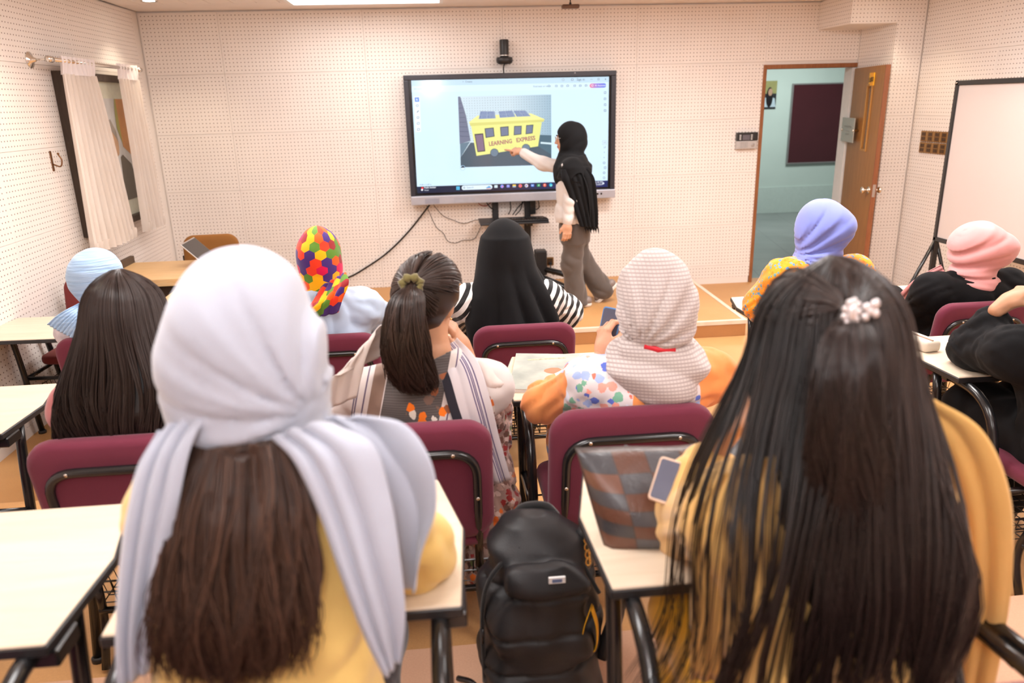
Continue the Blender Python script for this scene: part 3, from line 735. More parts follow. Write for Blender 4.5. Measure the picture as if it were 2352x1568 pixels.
# conference camera above the display
p0 = aty(1159, 147, 7.24); p1 = aty(1159, 95, 7.24)
cc = empty('conference_camera', (p0[0], 7.24, p0[2])); tag(cc, 'black cylindrical conference camera on a round base above the display', 'camera')
lathe('base', [(0, 0), (0.055, 0), (0.072, 0.012), (0.076, 0.03), (0.074, 0.052), (0.066, 0.058), (0, 0.058)], M_BLACKP, cc, 28)
lathe('body', [(0, 0.058), (0.040, 0.06), (0.041, 0.078), (0.042, 0.20), (0.038, 0.208), (0, 0.21)], M_BLACKP, cc, 28)
lathe('ring', [(0.0405, 0.066), (0.0425, 0.068), (0.0425, 0.076), (0.0405, 0.078)], M_STEEL, cc, 28)
box('wall_arm', (-0.02, 0.0, 0.004), (0.02, 0.078, 0.03), M_BLACKP, cc)
tag(tube('camera_cable', catmull([(p0[0], 7.235, p0[2] + 0.002), (p0[0] - 0.012, 7.23, p0[2] - 0.03), (p0[0] - 0.008, 7.265, Z1 + 0.005)], 6), 0.006, M_BLACK), 'short black cable between camera and top of the display', 'cable')
# cables
def cable(label, pts, r, mat=M_BLACK, y=7.30, n=6):
    P = []
    for q in pts:
        P.append(aty(q[0], q[1], q[2] if len(q) > 2 else y))
    return tag(tube('cable', catmull(P, n), r, mat, None, 6), label, 'cable')
cable('thick black cable sloping down the wall from the display', [(987, 470, 7.25), (940, 530), (890, 580), (840, 615), (800, 637), (740, 656), (700, 668, 7.28)], 0.009)
cable('thin black wire looping lowest across the perforated wall', [(978, 468, 7.25), (1000, 518), (1018, 535), (1028, 553), (1046, 558), (1062, 552), (1088, 549), (1100, 530), (1112, 505, 7.26)], 0.0028)
cable('thin black wire sagging just under the display', [(994, 468, 7.25), (1016, 494), (1040, 505), (1066, 513), (1094, 505), (1120, 510, 7.28)], 0.0028)
cable('orange red wire hanging under the display', [(1097, 464, 7.25), (1104, 471), (1116, 473), (1126, 466), (1130, 462, 7.26)], 0.004, plain('orange_wire', (0.45, 0.06, 0.02), 0.4))
for k, q in enumerate(([(1116, 463, 7.25), (1125, 475), (1134, 482, 7.28)], [(1172, 462, 7.25), (1173, 480), (1168, 492, 7.2)], [(1206, 460, 7.25), (1190, 476), (1178, 493, 7.2)], [(1200, 460, 7.25), (1196, 480), (1184, 494, 7.2)], [(1236, 458, 7.25), (1238, 476), (1230, 480), (1226, 468, 7.28)])):
    cable(('black lead behind the trolley left post', 'black lead dropping straight to the keyboard shelf', 'black lead curving left beside the right post', 'black lead running close along the right post', 'black adapter lead looped right of the post')[k], q, 0.005)
cable('black power lead running down the trolley right post', [(1205, 510, 7.27), (1205, 560, 7.27), (1206, 600, 7.27)], 0.004)
# wall sockets
pa = aty(1232, 610, WALL_Y - 0.01)
M_BRONZE = plain('bronze_plate', (0.34, 0.19, 0.07), 0.35, 0.5, var=0.08)
M_BRDARK = plain('bronze_dark', (0.075, 0.04, 0.02), 0.4, 0.2)
for k, px in enumerate((1243, 1263)):
    a = aty(px, 600, WALL_Y - 0.006)
    so_ = empty('wall_socket', (a[0], WALL_Y, a[2])); tag(so_, ('bronze wall socket partly behind the trolley cover', 'bronze wall socket with a black plug in it')[k], 'socket')
    box('plate', (-0.038, -0.010, -0.042), (0.038, 0.0, 0.042), M_BRONZE, so_, 0.004, 1)
    box('insert', (-0.027, -0.013, -0.031), (0.027, -0.008, 0.031), M_BRDARK, so_, 0.002, 1)
    if k: box('plug', (-0.012, -0.045, -0.03), (0.016, -0.012, -0.004), M_BLACKP, so_, 0.004, 1)
a0 = aty(1264, 606, WALL_Y - 0.04)
tag(tube('cable', catmull([tuple(a0), (a0[0] + 0.01, 7.22, a0[2] - 0.09), (a0[0] + 0.1, 7.15, 0.22), (a0[0] + 0.16, 7.05, STAGE + 0.012)], 8), 0.006, M_BLACK, None, 6), 'black power cord from the bronze socket to the floor', 'cable')
# attendance terminal beside the door
a = aty(1690, 343, WALL_Y - 0.03); b = aty(1740, 303, WALL_Y - 0.03)
at = empty('attendance_terminal', ((a[0] + b[0]) / 2, WALL_Y, a[2])); tag(at, 'black and silver keypad terminal on the wall beside the door', 'keypad')
w_ = (b[0] - a[0]) / 2; h_ = b[2] - a[2]
box('lower_case', (-w_, -0.045, 0.0), (w_, 0.0, h_ * 0.5), plain('terminal_silver', (0.52, 0.50, 0.49), 0.35, 0.3), at, 0.008, 2)
box('upper_case', (-w_, -0.05, h_ * 0.5), (w_, 0.0, h_), M_BLACK, at, 0.006, 2)
box('screen', (-w_ * 0.50, -0.053, h_ * 0.54), (w_ * 0.22, -0.048, h_ * 0.86), plain('terminal_screen', (0.12, 0.11, 0.13), 0.15), at)
for s in (-0.72, 0.38):
    for k in range(4): box('key', (w_ * s - 0.007, -0.053, h_ * (0.57 + 0.085 * k)), (w_ * s + 0.009, -0.049, h_ * (0.57 + 0.085 * k) + 0.006), M_WHITE, at)
box('fingerprint_reader', (w_ * 0.52, -0.054, h_ * 0.60), (w_ * 0.82, -0.048, h_ * 0.88), M_BLACKP, at, 0.003, 1)
for i in range(4):
    for j in range(4): box('number_key', (-w_ * 0.62 + i * 0.019, -0.048, h_ * (0.10 + 0.09 * j)), (-w_ * 0.62 + i * 0.019 + 0.013, -0.044, h_ * (0.10 + 0.09 * j) + 0.010), plain('terminal_key', (0.42, 0.40, 0.39), 0.4), at)
lathe('dial', [(0, -0.003), (0.018, -0.003), (0.020, 0.001)], plain('terminal_key', (0.42, 0.40, 0.39)), at, 20, 'y', (w_ * 0.55, -0.045, h_ * 0.24))
# light switches on the right wall: two rows of four plates
for r in range(2):
    for c in range(4):
        yy = 6.535 - c * 0.094; zz = 1.455 - r * 0.098
        s_ = empty('switch_plate', (RIGHT_X, yy, zz)); tag(s_, 'bronze light switch plate, %s from the room corner in the %s row' % (('first', 'second', 'third', 'fourth')[c], ('upper', 'lower')[r]), 'switch', 'light switches on the right wall')
        box('plate', (-0.012, -0.045, -0.046), (0.0, 0.045, 0.046), M_BRONZE, s_, 0.004, 1)
        for (dy, dz) in ((-0.014, 0.018), (0.014, 0.018), (-0.014, -0.02), (0.014, -0.02)):
            box('rocker', (-0.017, dy - 0.010, dz - 0.015), (-0.010, dy + 0.010, dz + 0.015), M_BRDARK, s_, 0.002, 1)
# free-standing whiteboard in front of the right wall
wbx, wy1, wy0 = 3.86, 5.50, 3.70
wz1, wz0 = 1.905, 0.715
wh = empty('whiteboard', (wbx, (wy0 + wy1) / 2, 0)); tag(wh, 'white board in a black metal frame on splayed legs by the right wall', 'whiteboard')
def WH(o): o.parent = wh; o.matrix_parent_inverse = Matrix.Translation(-Vector(wh.location)); return o
WH(box('panel', (wbx - 0.006, wy0 + 0.02, wz0 + 0.02), (wbx + 0.01, wy1 - 0.02, wz1 - 0.02), plain('whiteboard_surface', (0.60, 0.52, 0.49), 0.35, var=0.02, scale=2)))
for lo, hi in (((wy0, wz1 - 0.035), (wy1, wz1)), ((wy0, wz0), (wy1, wz0 + 0.035))): WH(box('rail', (wbx - 0.018, lo[0], lo[1]), (wbx + 0.02, hi[0], hi[1]), M_BLACK, None, 0.004, 1))
for yy in (wy0, wy1 - 0.035): WH(box('upright', (wbx - 0.018, yy, 0.20), (wbx + 0.02, yy + 0.035, wz1), M_BLACK, None, 0.004, 1))
for yy in (wy0 + 0.017, wy1 - 0.017):
    WH(tube('leg', [(wbx, yy, wz0 + 0.02), (wbx - 0.30, yy + 0.02, 0.02)], 0.014, M_BLACK, None, 8)); WH(tube('leg', [(wbx, yy, wz0 + 0.02), (wbx + 0.26, yy, 0.02)], 0.014, M_BLACK, None, 8))
    WH(tube('leg', [(wbx, yy, 0.21), (wbx, yy, 0.02)], 0.014, M_BLACK, None, 8))
for yy in (wy1 - 0.017,): WH(lathe('screw', [(0, -0.005), (0.007, -0.005), (0.007, 0)], M_CHROME, None, 10, 'x', (wbx - 0.017, yy, wz1 - 0.017)))
# ---- picture with sheer curtains on the left wall
M_FRAME = wood('dark_picture_frame', (0.035, 0.022, 0.015, 1), (0.07, 0.045, 0.03, 1), (6, 6, 1), 5, 0.5)
py0, py1, pz0, pz1 = 5.535, 6.86, 1.0, 2.112
pc = empty('framed_picture', (LEFT_X, (py0 + py1) / 2, pz0)); tag(pc, 'large dark framed portrait print behind sheer curtains', 'picture')
def PC(o): o.parent = pc; o.matrix_parent_inverse = Matrix.Translation(-Vector(pc.location)); return o
fd, fw_ = 0.075, 0.055
for lo, hi in (((py0, pz0), (py0 + fw_, pz1)), ((py1 - fw_, pz0), (py1, pz1)), ((py0 + fw_, pz1 - 0.05), (py1 - fw_, pz1)), ((py0 + fw_, pz0), (py1 - fw_, pz0 + 0.05))):
    PC(box('frame_side', (LEFT_X, lo[0], lo[1]), (LEFT_X + fd, hi[0], hi[1]), M_FRAME, None, 0.006, 2))
PC(box('mat_board', (LEFT_X + 0.02, py0 + fw_, pz0 + 0.05), (LEFT_X + 0.03, py1 - fw_, pz1 - 0.05), plain('mat_cream', (0.62, 0.62, 0.50), 0.5)))
t = NT('portrait_print'); s_ = t.sep(t.coord())
def band(v, a, b): return t.math('MULTIPLY', t.math('GREATER_THAN', v, a), t.math('LESS_THAN', v, b))
PC(box('print', (LEFT_X + 0.03, py0 + 0.20, pz0 + 0.17), (LEFT_X + 0.034, py1 - 0.22, pz1 - 0.17), plain('portrait_background', (0.56, 0.56, 0.55), 0.5)))
def pic(name, pts, mat, lift):
    bm = bmesh.new(); vs = [bm.verts.new((LEFT_X + 0.034 + 0.0006 * lift, y_, z_)) for y_, z_ in pts]; f = bm.faces.new(vs); f.normal_update()
    if f.normal.x < 0: f.normal_flip()
    return PC(bm_obj(name, bm, mat))
pic('printed_post', [(6.42, 1.58), (6.575, 1.50), (6.575, 1.94), (6.42, 1.94)], plain('print_tan', (0.55, 0.26, 0.09), 0.5), 2)
pic('printed_foliage', [(6.36, 1.72), (6.42, 1.60), (6.42, 1.94), (6.40, 1.94), (6.37, 1.84)], plain('print_green', (0.36, 0.34, 0.10), 0.5), 3)
pic('printed_head', disc(6.24, 1.62, 0.10, 0.15, 24), plain('print_skin', (0.52, 0.33, 0.20), 0.5), 4)
pic('printed_hair', [(6.14, 1.68), (6.16, 1.78), (6.26, 1.79), (6.33, 1.70), (6.34, 1.62), (6.30, 1.66), (6.22, 1.72)], plain('print_grey', (0.30, 0.27, 0.23), 0.5), 5)
pic('printed_suit', [(5.85, 1.17), (5.90, 1.42), (6.20, 1.46), (6.38, 1.52), (6.52, 1.44), (6.575, 1.30), (6.575, 1.17)], plain('print_suit', (0.13, 0.115, 0.09), 0.5), 6)
pic('printed_shirt', [(6.24, 1.50), (6.33, 1.53), (6.30, 1.30), (6.26, 1.20)], plain('print_shirt', (0.60, 0.62, 0.62), 0.5), 7)
# rod, bracket, curtains
RX = LEFT_X + 0.14
ra = atx(105, 142, RX); rz_ = 2.165
rod = empty('curtain_rod', (LEFT_X, 5.29, rz_)); tag(rod, 'chrome curtain rod on round wall brackets above the picture', 'curtain rod')
def RD(o): o.parent = rod; o.matrix_parent_inverse = Matrix.Translation(-Vector(rod.location)); return o
ry0, ry1 = 5.25, 6.74
RD(tube('rod', [(RX, ry0, rz_), (RX, ry1, rz_)], 0.013, M_CHROME, None, 12))
for yy in (5.29, 6.78):
    e_ = ry0 if yy < 6 else ry1
    RD(lathe('bracket_flange', [(0, 0.0), (0.050, 0.0), (0.050, 0.006), (0.020, 0.016), (0.010, 0.04), (0, 0.042)], M_CHROME, None, 24, 'x', (LEFT_X, yy, rz_)))
    RD(tube('bracket_arm', [(LEFT_X + 0.03, yy, rz_), (RX - 0.01, e_ - 0.02 if yy < 6 else e_ + 0.01, rz_)], 0.006, M_CHROME, None, 8))
    RD(tube('end_cap', [(RX, e_ - 0.03, rz_), (RX, e_ + 0.03, rz_)], 0.019, M_CHROME, None, 12))
t = NT('sheer_voile'); fv, _ = t.noise(t.mapping(t.coord(), (1, 14, 1.2)), 3, 3)
t.set(t.ramp(fv, [(0.3, (0.80, 0.70, 0.62)), (0.7, (0.88, 0.80, 0.74))]), 0.75, 0, 0.2, 0.3, alpha=0.70)
t.b.inputs['Transmission Weight'].default_value = 0.0
M_VOILE = t.m
t = NT('curtain_heading'); t.set((0.80, 0.74, 0.74, 1), 0.8, 0, 0.2); M_HEAD = t.m
def curtain(label, ya, yb, zb, flare, seed, nple, shift):
    rnd = random.Random(seed)
    c = empty('sheer_curtain', (RX, (ya + yb) / 2, zb)); tag(c, label, 'curtain')
    def sheet(name, z1, z0, amp0, amp1, mat, f0, f1, off, nz=22):
        ny = 90; V = []; Fc = []
        for i in range(nz + 1):
            u = i / nz; z = z1 + (z0 - z1) * u
            am = amp0 + (amp1 - amp0) * u; fl = f0 + (f1 - f0) * u ** 0.8
            for j in range(ny + 1):
                v = j / ny
                y = (ya + yb) / 2 + (v - 0.5) * (yb - ya) * fl + shift * u * (1 if f1 != f0 else 0)
                x = RX + off + am * math.sin(v * nple * 2 * PI + 0.7 * math.sin(v * 9 + seed)) + 0.012 * u * math.sin(v * 7 + seed * 2 + u * 2)
                V.append((x, y, z))
        for i in range(nz):
            for j in range(ny):
                a = i * (ny + 1) + j; Fc.append((a, a + 1, a + ny + 2, a + ny + 1))
        o = mesh_obj(name, V, Fc, mat, None, True)
        o.parent = c; o.matrix_parent_inverse = Matrix.Translation(-Vector(c.location)); return o
    sheet('heading', rz_ + 0.028, rz_ - 0.085, 0.020, 0.016, M_HEAD, 1, 1, 0.0, 6)
    sheet('drape', rz_ - 0.08, zb, 0.018, 0.034, M_VOILE, 1.0, flare, 0.0)
    sheet('hem', zb + 0.075, zb, 0.033, 0.034, M_HEAD if False else M_VOILE, flare, flare, 0.0015, 4).location = (0, shift, 0)
curtain('wide sheer cream curtain panel covering most of the picture', 5.385, 5.90, 0.915, 1.50, 1, 9, 0.08)
curtain('narrow sheer cream curtain panel nearer the room corner', 6.31, 6.70, 0.915, 1.08, 4, 6, 0.0)
# brass tie-back hook
a = atx(122, 370, LEFT_X + 0.01)
hk = empty('tieback_hook', (LEFT_X, a[1], a[2])); tag(hk, 'small dark brass hook on the left wall beside the picture', 'hook')
M_BRASS = plain('aged_brass', (0.20, 0.09, 0.035), 0.35, 0.8)
box('back_plate', (0.0, -0.012, -0.065), (0.006, 0.012, 0.065), M_BRASS, hk, 0.003, 1)
tube('hook', catmull([(0.005, 0, -0.02), (0.05, 0.0, -0.035), (0.065, 0, 0.005), (0.05, 0, 0.04)], 5), 0.005, M_BRASS, hk, 8)
lathe('hook_tip', [(0, -0.008), (0.007, -0.004), (0.008, 0), (0.007, 0.004), (0, 0.008)], M_BRASS, hk, 10, 'z', (0.05, 0, 0.046))
# small lamp fitting hanging from the ceiling near the back wall
a = aty(1310, 15, 6.9)
hl = empty('hanging_sensor', (a[0], 6.9, CEIL)); tag(hl, 'small dark oval fitting hanging from the ceiling by a thin stem', 'sensor')
zc = a[2] - CEIL
tube('stem', [(0, 0, 0), (0, 0, zc)], 0.005, M_BLACK, hk if False else hl, 8)
lathe('joint', [(0, 0.012), (0.010, 0.014), (0.010, 0.03), (0, 0.032)], M_BLACK, hl, 12, 'z', (0, 0, zc))
bm = bmesh.new(); add_box(bm, (-0.075, -0.035, -0.018), (0.075, 0.035, 0.016), 0.014, 3); o = bm_obj('head', bm, plain('sensor_bronze', (0.16, 0.09, 0.06), 0.25, 0.4), hl, True); o.location = (0, 0, zc)
# ------------------------------------------------------------------ chairs with writing boards
def cushion(name, w, h, th, r, mat, parent, seg=3, bev=0.018):
    """upholstered pad: rounded rectangle in XZ, thickness along y, puffed a little"""
    poly = rounded_rect(w, h, r, 7)
    bm = bmesh.new()
    rings = [(-th / 2, 1.0 - 2 * bev / w), (-th / 2 + bev * 0.35, 1.0 - 0.5 * bev / w), (-th / 2 + bev, 1.0), (th / 2 - bev, 1.0), (th / 2 - bev * 0.35, 1.0 - 0.5 * bev / w), (th / 2, 1.0 - 2 * bev / w)]
    R = []
    for y, k in rings:
        kk = (1 - k) * w / 2
        R.append([bm.verts.new((x * (1 - 2 * kk / w), y, z * (1 - 2 * kk / h))) for x, z in poly])
    n = len(poly)
    for a, b in zip(R[:-1], R[1:]):
        for i in range(n): bm.faces.new((a[i], a[(i + 1) % n], b[(i + 1) % n], b[i]))
    for ring, y, sgn in ((R[0], -th / 2, 1), (R[-1], th / 2, -1)):
        inner = [bm.verts.new((v.co.x * 0.8, y * 1.08, v.co.z * 0.8)) for v in ring]
        for i in range(n): bm.faces.new((ring[i], ring[(i + 1) % n], inner[(i + 1) % n], inner[i]))
        bm.faces.new(inner)
    bmesh.ops.recalc_face_normals(bm, faces=bm.faces)
    return bm_obj(name, bm, mat, parent, True)
def make_chair(mat):
    t = empty('tablet_chair')
    b = cushion('backrest', 0.485, 0.40, 0.052, 0.075, mat, t); b.location = (0, -0.232, 0.645); b.rotation_euler = (math.radians(9), 0, 0)
    s = cushion('seat', 0.46, 0.43, 0.055, 0.06, mat, t); s.location = (0, 0.0, 0.435); s.rotation_euler = (PI / 2, 0, 0)
    P = round_path([(-0.195, -0.14, 0.30), (-0.195, -0.232, 0.50), (-0.195, -0.283, 0.755), (0.195, -0.283, 0.755), (0.195, -0.232, 0.50), (0.195, -0.14, 0.30)], 0.085, 7)
    tube('back_frame', P, 0.0135, M_BLACK, t, 10)
    for (x, z) in ((-0.13, 0.755), (0.13, 0.755), (-0.195, 0.60), (0.195, 0.60)):
        y = -0.283 - 0.0135 + (0.755 - z) * 0.2
        lathe('screw', [(0, -0.003), (0.005, -0.002), (0.006, 0.001), (0, 0.002)], M_CHROME, t, 8, 'y', (x, y, z))
    for sx in (-1, 1):
        x = sx * 0.262
        tube('side_frame', round_path([(x, 0.60, 0.668), (x, 0.06, 0.668), (x, -0.10, 0.012)], 0.15, 7), 0.0165, M_BLACK, t, 10)
        tube('front_leg', round_path([(x, 0.36, 0.668), (x, 0.33, 0.50), (x, 0.27, 0.012)], 0.1, 4), 0.0165, M_BLACK, t, 10)
        tube('side_rail', [(x, 0.30, 0.36), (x, -0.03, 0.36)], 0.012, M_BLACK, t, 8)
        tube('rear_leg', round_path([(sx * 0.195, -0.14, 0.30), (sx * 0.215, -0.10, 0.16), (sx * 0.215, -0.16, 0.012)], 0.08, 4), 0.0135, M_BLACK, t, 8)
        for y in (-0.10, 0.27): lathe('foot', [(0, 0), (0.022, 0), (0.022, 0.014), (0.018, 0.018), (0, 0.018)], M_BLACKP, t, 12, 'z', (x, y, 0))
    for y in (-0.03, 0.30): tube('cross_bar', [(-0.262, y, 0.36), (0.262, y, 0.36)], 0.012, M_BLACK, t, 8)
    for x in (-0.13, 0.13): tube('seat_support', [(x, -0.12, 0.385), (x, 0.18, 0.385)], 0.012, M_BLACK, t, 8)
    tube('cross_bar', [(-0.215, -0.12, 0.20), (0.215, -0.12, 0.20)], 0.011, M_BLACK, t, 8)
    # writing board
    out = [(-0.300, 0.19), (0.300, 0.19), (0.312, 0.44), (0.262, 0.655), (-0.262, 0.655), (-0.312, 0.44)]
    wb_ = prism('writing_board', out, 0.686, 0.703, M_MAPLE, t, 0.0025, 1)
    sc = lambda k: [(x * k, 0.42 + (y - 0.42) * k) for x, y in out]
    prism('board_edge', sc(1.012), 0.678, 0.699, M_BLACKP, wb_, 0.003, 1)
    for y in (0.28, 0.55): box('board_bar', (-0.29, y - 0.015, 0.660), (0.29, y + 0.015, 0.679), M_BLACK, t)
    box('hinge', (0.255, 0.20, 0.645), (0.31, 0.28, 0.679), M_BLACK, t, 0.004, 1)
    # wire basket under the seat
    items = []
    for k in range(11):
        x = -0.22 + k * 0.044
        items.append(tube_data([(x, -0.10, 0.29), (x, -0.08, 0.20), (x, 0.24, 0.20), (x, 0.26, 0.29)], 0.0026, 4))
    for k in range(9):
        y = -0.08 + k * 0.04
        items.append(tube_data([(-0.24, y, 0.29), (-0.22, y, 0.20), (0.22, y, 0.20), (0.24, y, 0.29)], 0.0026, 4))
    for z in (0.245, 0.29):
        e = 0.02 * (z - 0.2) / 0.09
        items.append(tube_data([(-0.22 - e, -0.08 - e, z), (0.22 + e, -0.08 - e, z), (0.22 + e, 0.24 + e, z), (-0.22 - e, 0.24 + e, z), (-0.22 - e, -0.08 - e, z)], 0.004, 4))
    V, Fc = join_data(items); o = mesh_obj('wire_basket', V, Fc, M_BLACK, t)
    return t
CH = {}
def put_chair(key, x, y, z, label, rz=0.0, proto=[None], mat=None):
    if proto[0] is None: c = proto[0] = make_chair(M_MAROON)
    else: c = copy_tree(proto[0])
    c.location = (x, y, z); c.rotation_euler = (0, 0, rz); CH[key] = c
    tag(c, label, 'chair', 'maroon writing-board chairs'); return c
put_chair('P8', 0.365, 3.60, 0, 'maroon writing-board chair holding the woman in black headscarf and stripes')
put_chair('P9', 0.52, 2.20, TIER2, 'maroon writing-board chair holding the woman in checked grey headscarf')
put_chair('P7', -0.13, 2.18, TIER2, 'maroon writing-board chair holding the woman with the ponytail')
put_chair('P4', -0.91, 2.22, TIER2, 'maroon writing-board chair holding the woman with long loose hair and no scarf')
put_chair('P5', -1.575, 3.77, 0, 'maroon writing-board chair holding the woman in pale blue crinkled headscarf')
put_chair('P6', -0.55, 3.60, 0, 'maroon writing-board chair holding the woman in hexagon patterned headscarf')
put_chair('P10', 1.95, 3.50, 0, 'maroon writing-board chair holding the woman in lavender headscarf')
put_chair('P11', 2.64, 3.57, 0, 'maroon writing-board chair holding the woman in pink headscarf')
put_chair('P12', 2.12, 2.16, TIER2, 'maroon writing-board chair with the pencil case on its board', 0.0)
put_chair('E1', -1.755, 2.19, TIER2, 'empty maroon writing-board chair on the middle step by the left wall')
put_chair('E2', -0.985, 0.905, TIER3, 'empty maroon writing-board chair on the rear step by the left wall')
put_chair('P2', -0.30, 0.915, TIER3, 'maroon writing-board chair holding the woman in blue grey headscarf')
put_chair('P3', 0.57, 0.925, TIER3, 'maroon writing-board chair with the patchwork bag on its board')
for k_, (xa, xb) in enumerate(((0.300, 0.335), (0.335, 0.375))):
    tube('arm_bar', [(xa, 0.10, 0.655), (xb, -0.13, 0.645)], 0.013, M_BLACK, CH['P3'], 10)
box('arm_plate', (0.305, -0.02, 0.640), (0.345, 0.05, 0.652), M_BLACK, CH['P3'], 0.003, 1)
put_chair('E3', -2.19, 4.68, 0, 'empty rust red writing-board chair turned backwards by the left wall', PI - 0.05)
for q in CH['E3'].children:
    if q.name.startswith(('seat', 'backrest')) and not q.name.startswith('seat_s'):
        q.data = q.data.copy(); q.data.materials[0] = M_RUST
# tan chair behind the desk
tc = empty('office_chair', (-1.88, 6.12, 0), PI + 0.05); tag(tc, 'tan upholstered chair behind the instructor desk', 'chair')
b = cushion('backrest', 0.44, 0.40, 0.06, 0.09, M_BROWNUP, tc); b.location = (0, -0.22, 0.665); b.rotation_euler = (math.radians(8), 0, 0)
s = cushion('seat', 0.46, 0.44, 0.07, 0.07, M_BROWNUP, tc); s.location = (0, 0.0, 0.44); s.rotation_euler = (PI / 2, 0, 0)
for sx in (-1, 1):
    tube('back_post', round_path([(sx * 0.20, -0.10, 0.40), (sx * 0.225, -0.24, 0.42), (sx * 0.225, -0.24, 0.70)], 0.05), 0.014, M_BLACK, tc, 8)
    for y in (-0.18, 0.18): tube('leg', [(sx * 0.19, y, 0.41), (sx * 0.22, y * 1.15, 0.0)], 0.013, M_BLACK, tc, 8)
# instructor desk
dk = empty('instructor_desk', (-1.85, 5.3, 0)); tag(dk, 'oak laminate instructor desk with raised rear shelf and dark panels', 'desk')
def DK(o): o.parent = dk; o.matrix_parent_inverse = Matrix.Translation(-Vector(dk.location)); return o
M_DKP = plain('desk_dark_panel', (0.10, 0.065, 0.042), 0.5, var=0.1)
DK(box('upper_shelf', (-2.33, 5.20, 0.725), (-1.25, 5.86, 0.75), M_DESK, None, 0.003, 1))
DK(box('shelf_lip', (-2.33, 5.197, 0.70), (-1.25, 5.203, 0.726), M_DESK))
DK(box('end_panel', (-2.36, 5.30, 0.0), (-2.33, 5.88, 0.80), M_DKP))
DK(box('end_panel', (-1.28, 5.22, 0.0), (-1.25, 5.86, 0.725), M_DKP))
DK(box('front_panel', (-2.33, 5.26, 0.10), (-1.28, 5.28, 0.70), M_DKP))
DK(box('worktop', (-1.80, 4.72, 0.665), (-1.25, 5.20, 0.69), M_DESK, None, 0.003, 1))
DK(box('worktop_leg', (-1.77, 4.76, 0.0), (-1.73, 5.18, 0.665), M_DKP)); DK(box('worktop_leg', (-1.31, 4.76, 0.0), (-1.27, 5.18, 0.665), M_DKP))
# laptop, open, on the desk
a = aty(430, 552, 5.62); b = aty(484, 600, 5.62)
lp = empty('laptop', (b[0] + 0.03, 5.62, 0.75)); tag(lp, 'thin silver laptop standing open on the desk', 'laptop')
box('keyboard_base', (0.0, -0.16, 0.0), (0.23, 0.16, 0.012), M_SILVER, lp, 0.003, 1)
L_ = math.hypot(a[0] - lp.location.x, a[2] - 0.76)
lid = box('lid', (-0.008, -0.16, 0.0), (0.0, 0.16, L_), M_STEEL, lp, 0.003, 1); lid.location = (0, 0, 0.01); lid.rotation_euler = (0, math.atan2(a[0] - lp.location.x, a[2] - 0.76), 0)
sc_ = box('display_panel', (0.0, -0.15, 0.01), (0.002, 0.15, L_ - 0.01), M_BLACK, lp); sc_.location = lid.location; sc_.rotation_euler = lid.rotation_euler
# ------------------------------------------------------------------ things on the boards
BZ2 = TIER2 + 0.703; BZ3 = TIER3 + 0.703
# magazine
q = [atz(1186, 812, BZ2 + 0.012), atz(1330, 814, BZ2 + 0.012), atz(1322, 896, BZ2 + 0.012), atz(1170, 893, BZ2 + 0.012)]
mg = empty('magazine', (sum(p[0] for p in q) / 4, sum(p[1] for p in q) / 4, BZ2)); tag(mg, 'grey green magazine lying on the board beside the checked headscarf', 'magazine')
c0 = np.array([mg.location.x, mg.location.y])
poly = [(q[k][0] - c0[0], q[k][1] - c0[1]) for k in (3, 2, 1, 0)]
prism('pages', poly, 0.0, 0.012, plain('paper_edges', (0.70, 0.68, 0.66), 0.7), mg)
t = NT('magazine_cover'); co = t.coord(); f1, _ = t.noise(co, 7, 4)
s_ = t.sep(co)
g = t.vmath('LENGTH', t.vmath('SUBTRACT', co, (0.03, -0.015, 0.0)))
t.set(t.mix(t.math('LESS_THAN', t.math('ADD', g, t.math('MULTIPLY', f1, 0.05)), 0.062), t.ramp(f1, [(0.3, (0.30, 0.33, 0.30)), (0.6, (0.48, 0.50, 0.45)), (0.8, (0.58, 0.58, 0.52))]), (0.45, 0.22, 0.13, 1)), 0.22, 0, 0.5)
prism('cover', [(x * 1.01, y * 1.01) for x, y in poly], 0.0121, 0.0132, t.m, mg)
box('address_label', (0.0, -0.105, 0.0133), (0.10, -0.075, 0.0138), M_WHITE, mg)
box('cover_line', (-0.05, 0.125, 0.0133), (0.10, 0.137, 0.0138), plain('title_gold', (0.45, 0.42, 0.28), 0.4, var=0.5, scale=120), mg)
# pencil case
a = atz(2072, 790, BZ2); b = atz(2150, 815, BZ2)
pcs = empty('pencil_case', ((a[0] + b[0]) / 2 + 0.01, (a[1] + b[1]) / 2 + 0.06, BZ2), math.atan2(b[1] - a[1] - 0.12, b[0] - a[0])); tag(pcs, 'cream fabric pencil case with zip on the board by the black sleeve', 'pencil case')
M_CANV = fabric('cream_canvas', (0.60, 0.53, 0.44, 1), 0.1, 300, 0.85, 14)
bm = bmesh.new(); add_box(bm, (-0.11, -0.038, 0), (0.11, 0.038, 0.046), 0.018, 4); bm_obj('pouch', bm, M_CANV, pcs, True)
box('zip', (-0.10, -0.004, 0.0455), (0.10, 0.004, 0.048), plain('zip_brown', (0.30, 0.16, 0.10), 0.6), pcs)
box('tag', (-0.10, 0.0, 0.0465), (-0.08, 0.022, 0.049), plain('tag_red', (0.65, 0.10, 0.03), 0.6), pcs); box('tag', (-0.115, -0.008, 0.0465), (-0.10, 0.012, 0.049), plain('tag_green', (0.20, 0.45, 0.08), 0.6), pcs)
a = atz(2186, 782, BZ2 + 0.001)
pn = empty('paper_slip', (a[0], a[1], BZ2), 0.5); tag(pn, 'small printed paper slip next to the black sleeve', 'paper'); box('sheet', (-0.03, -0.02, 0), (0.03, 0.02, 0.002), M_WHITE, pn)
for k in range(3): box('printed_line', (-0.02, -0.012 + k * 0.010, 0.002), (0.02, -0.008 + k * 0.010, 0.0022), plain('grey_print', (0.15, 0.15, 0.25), 0.6), pn)
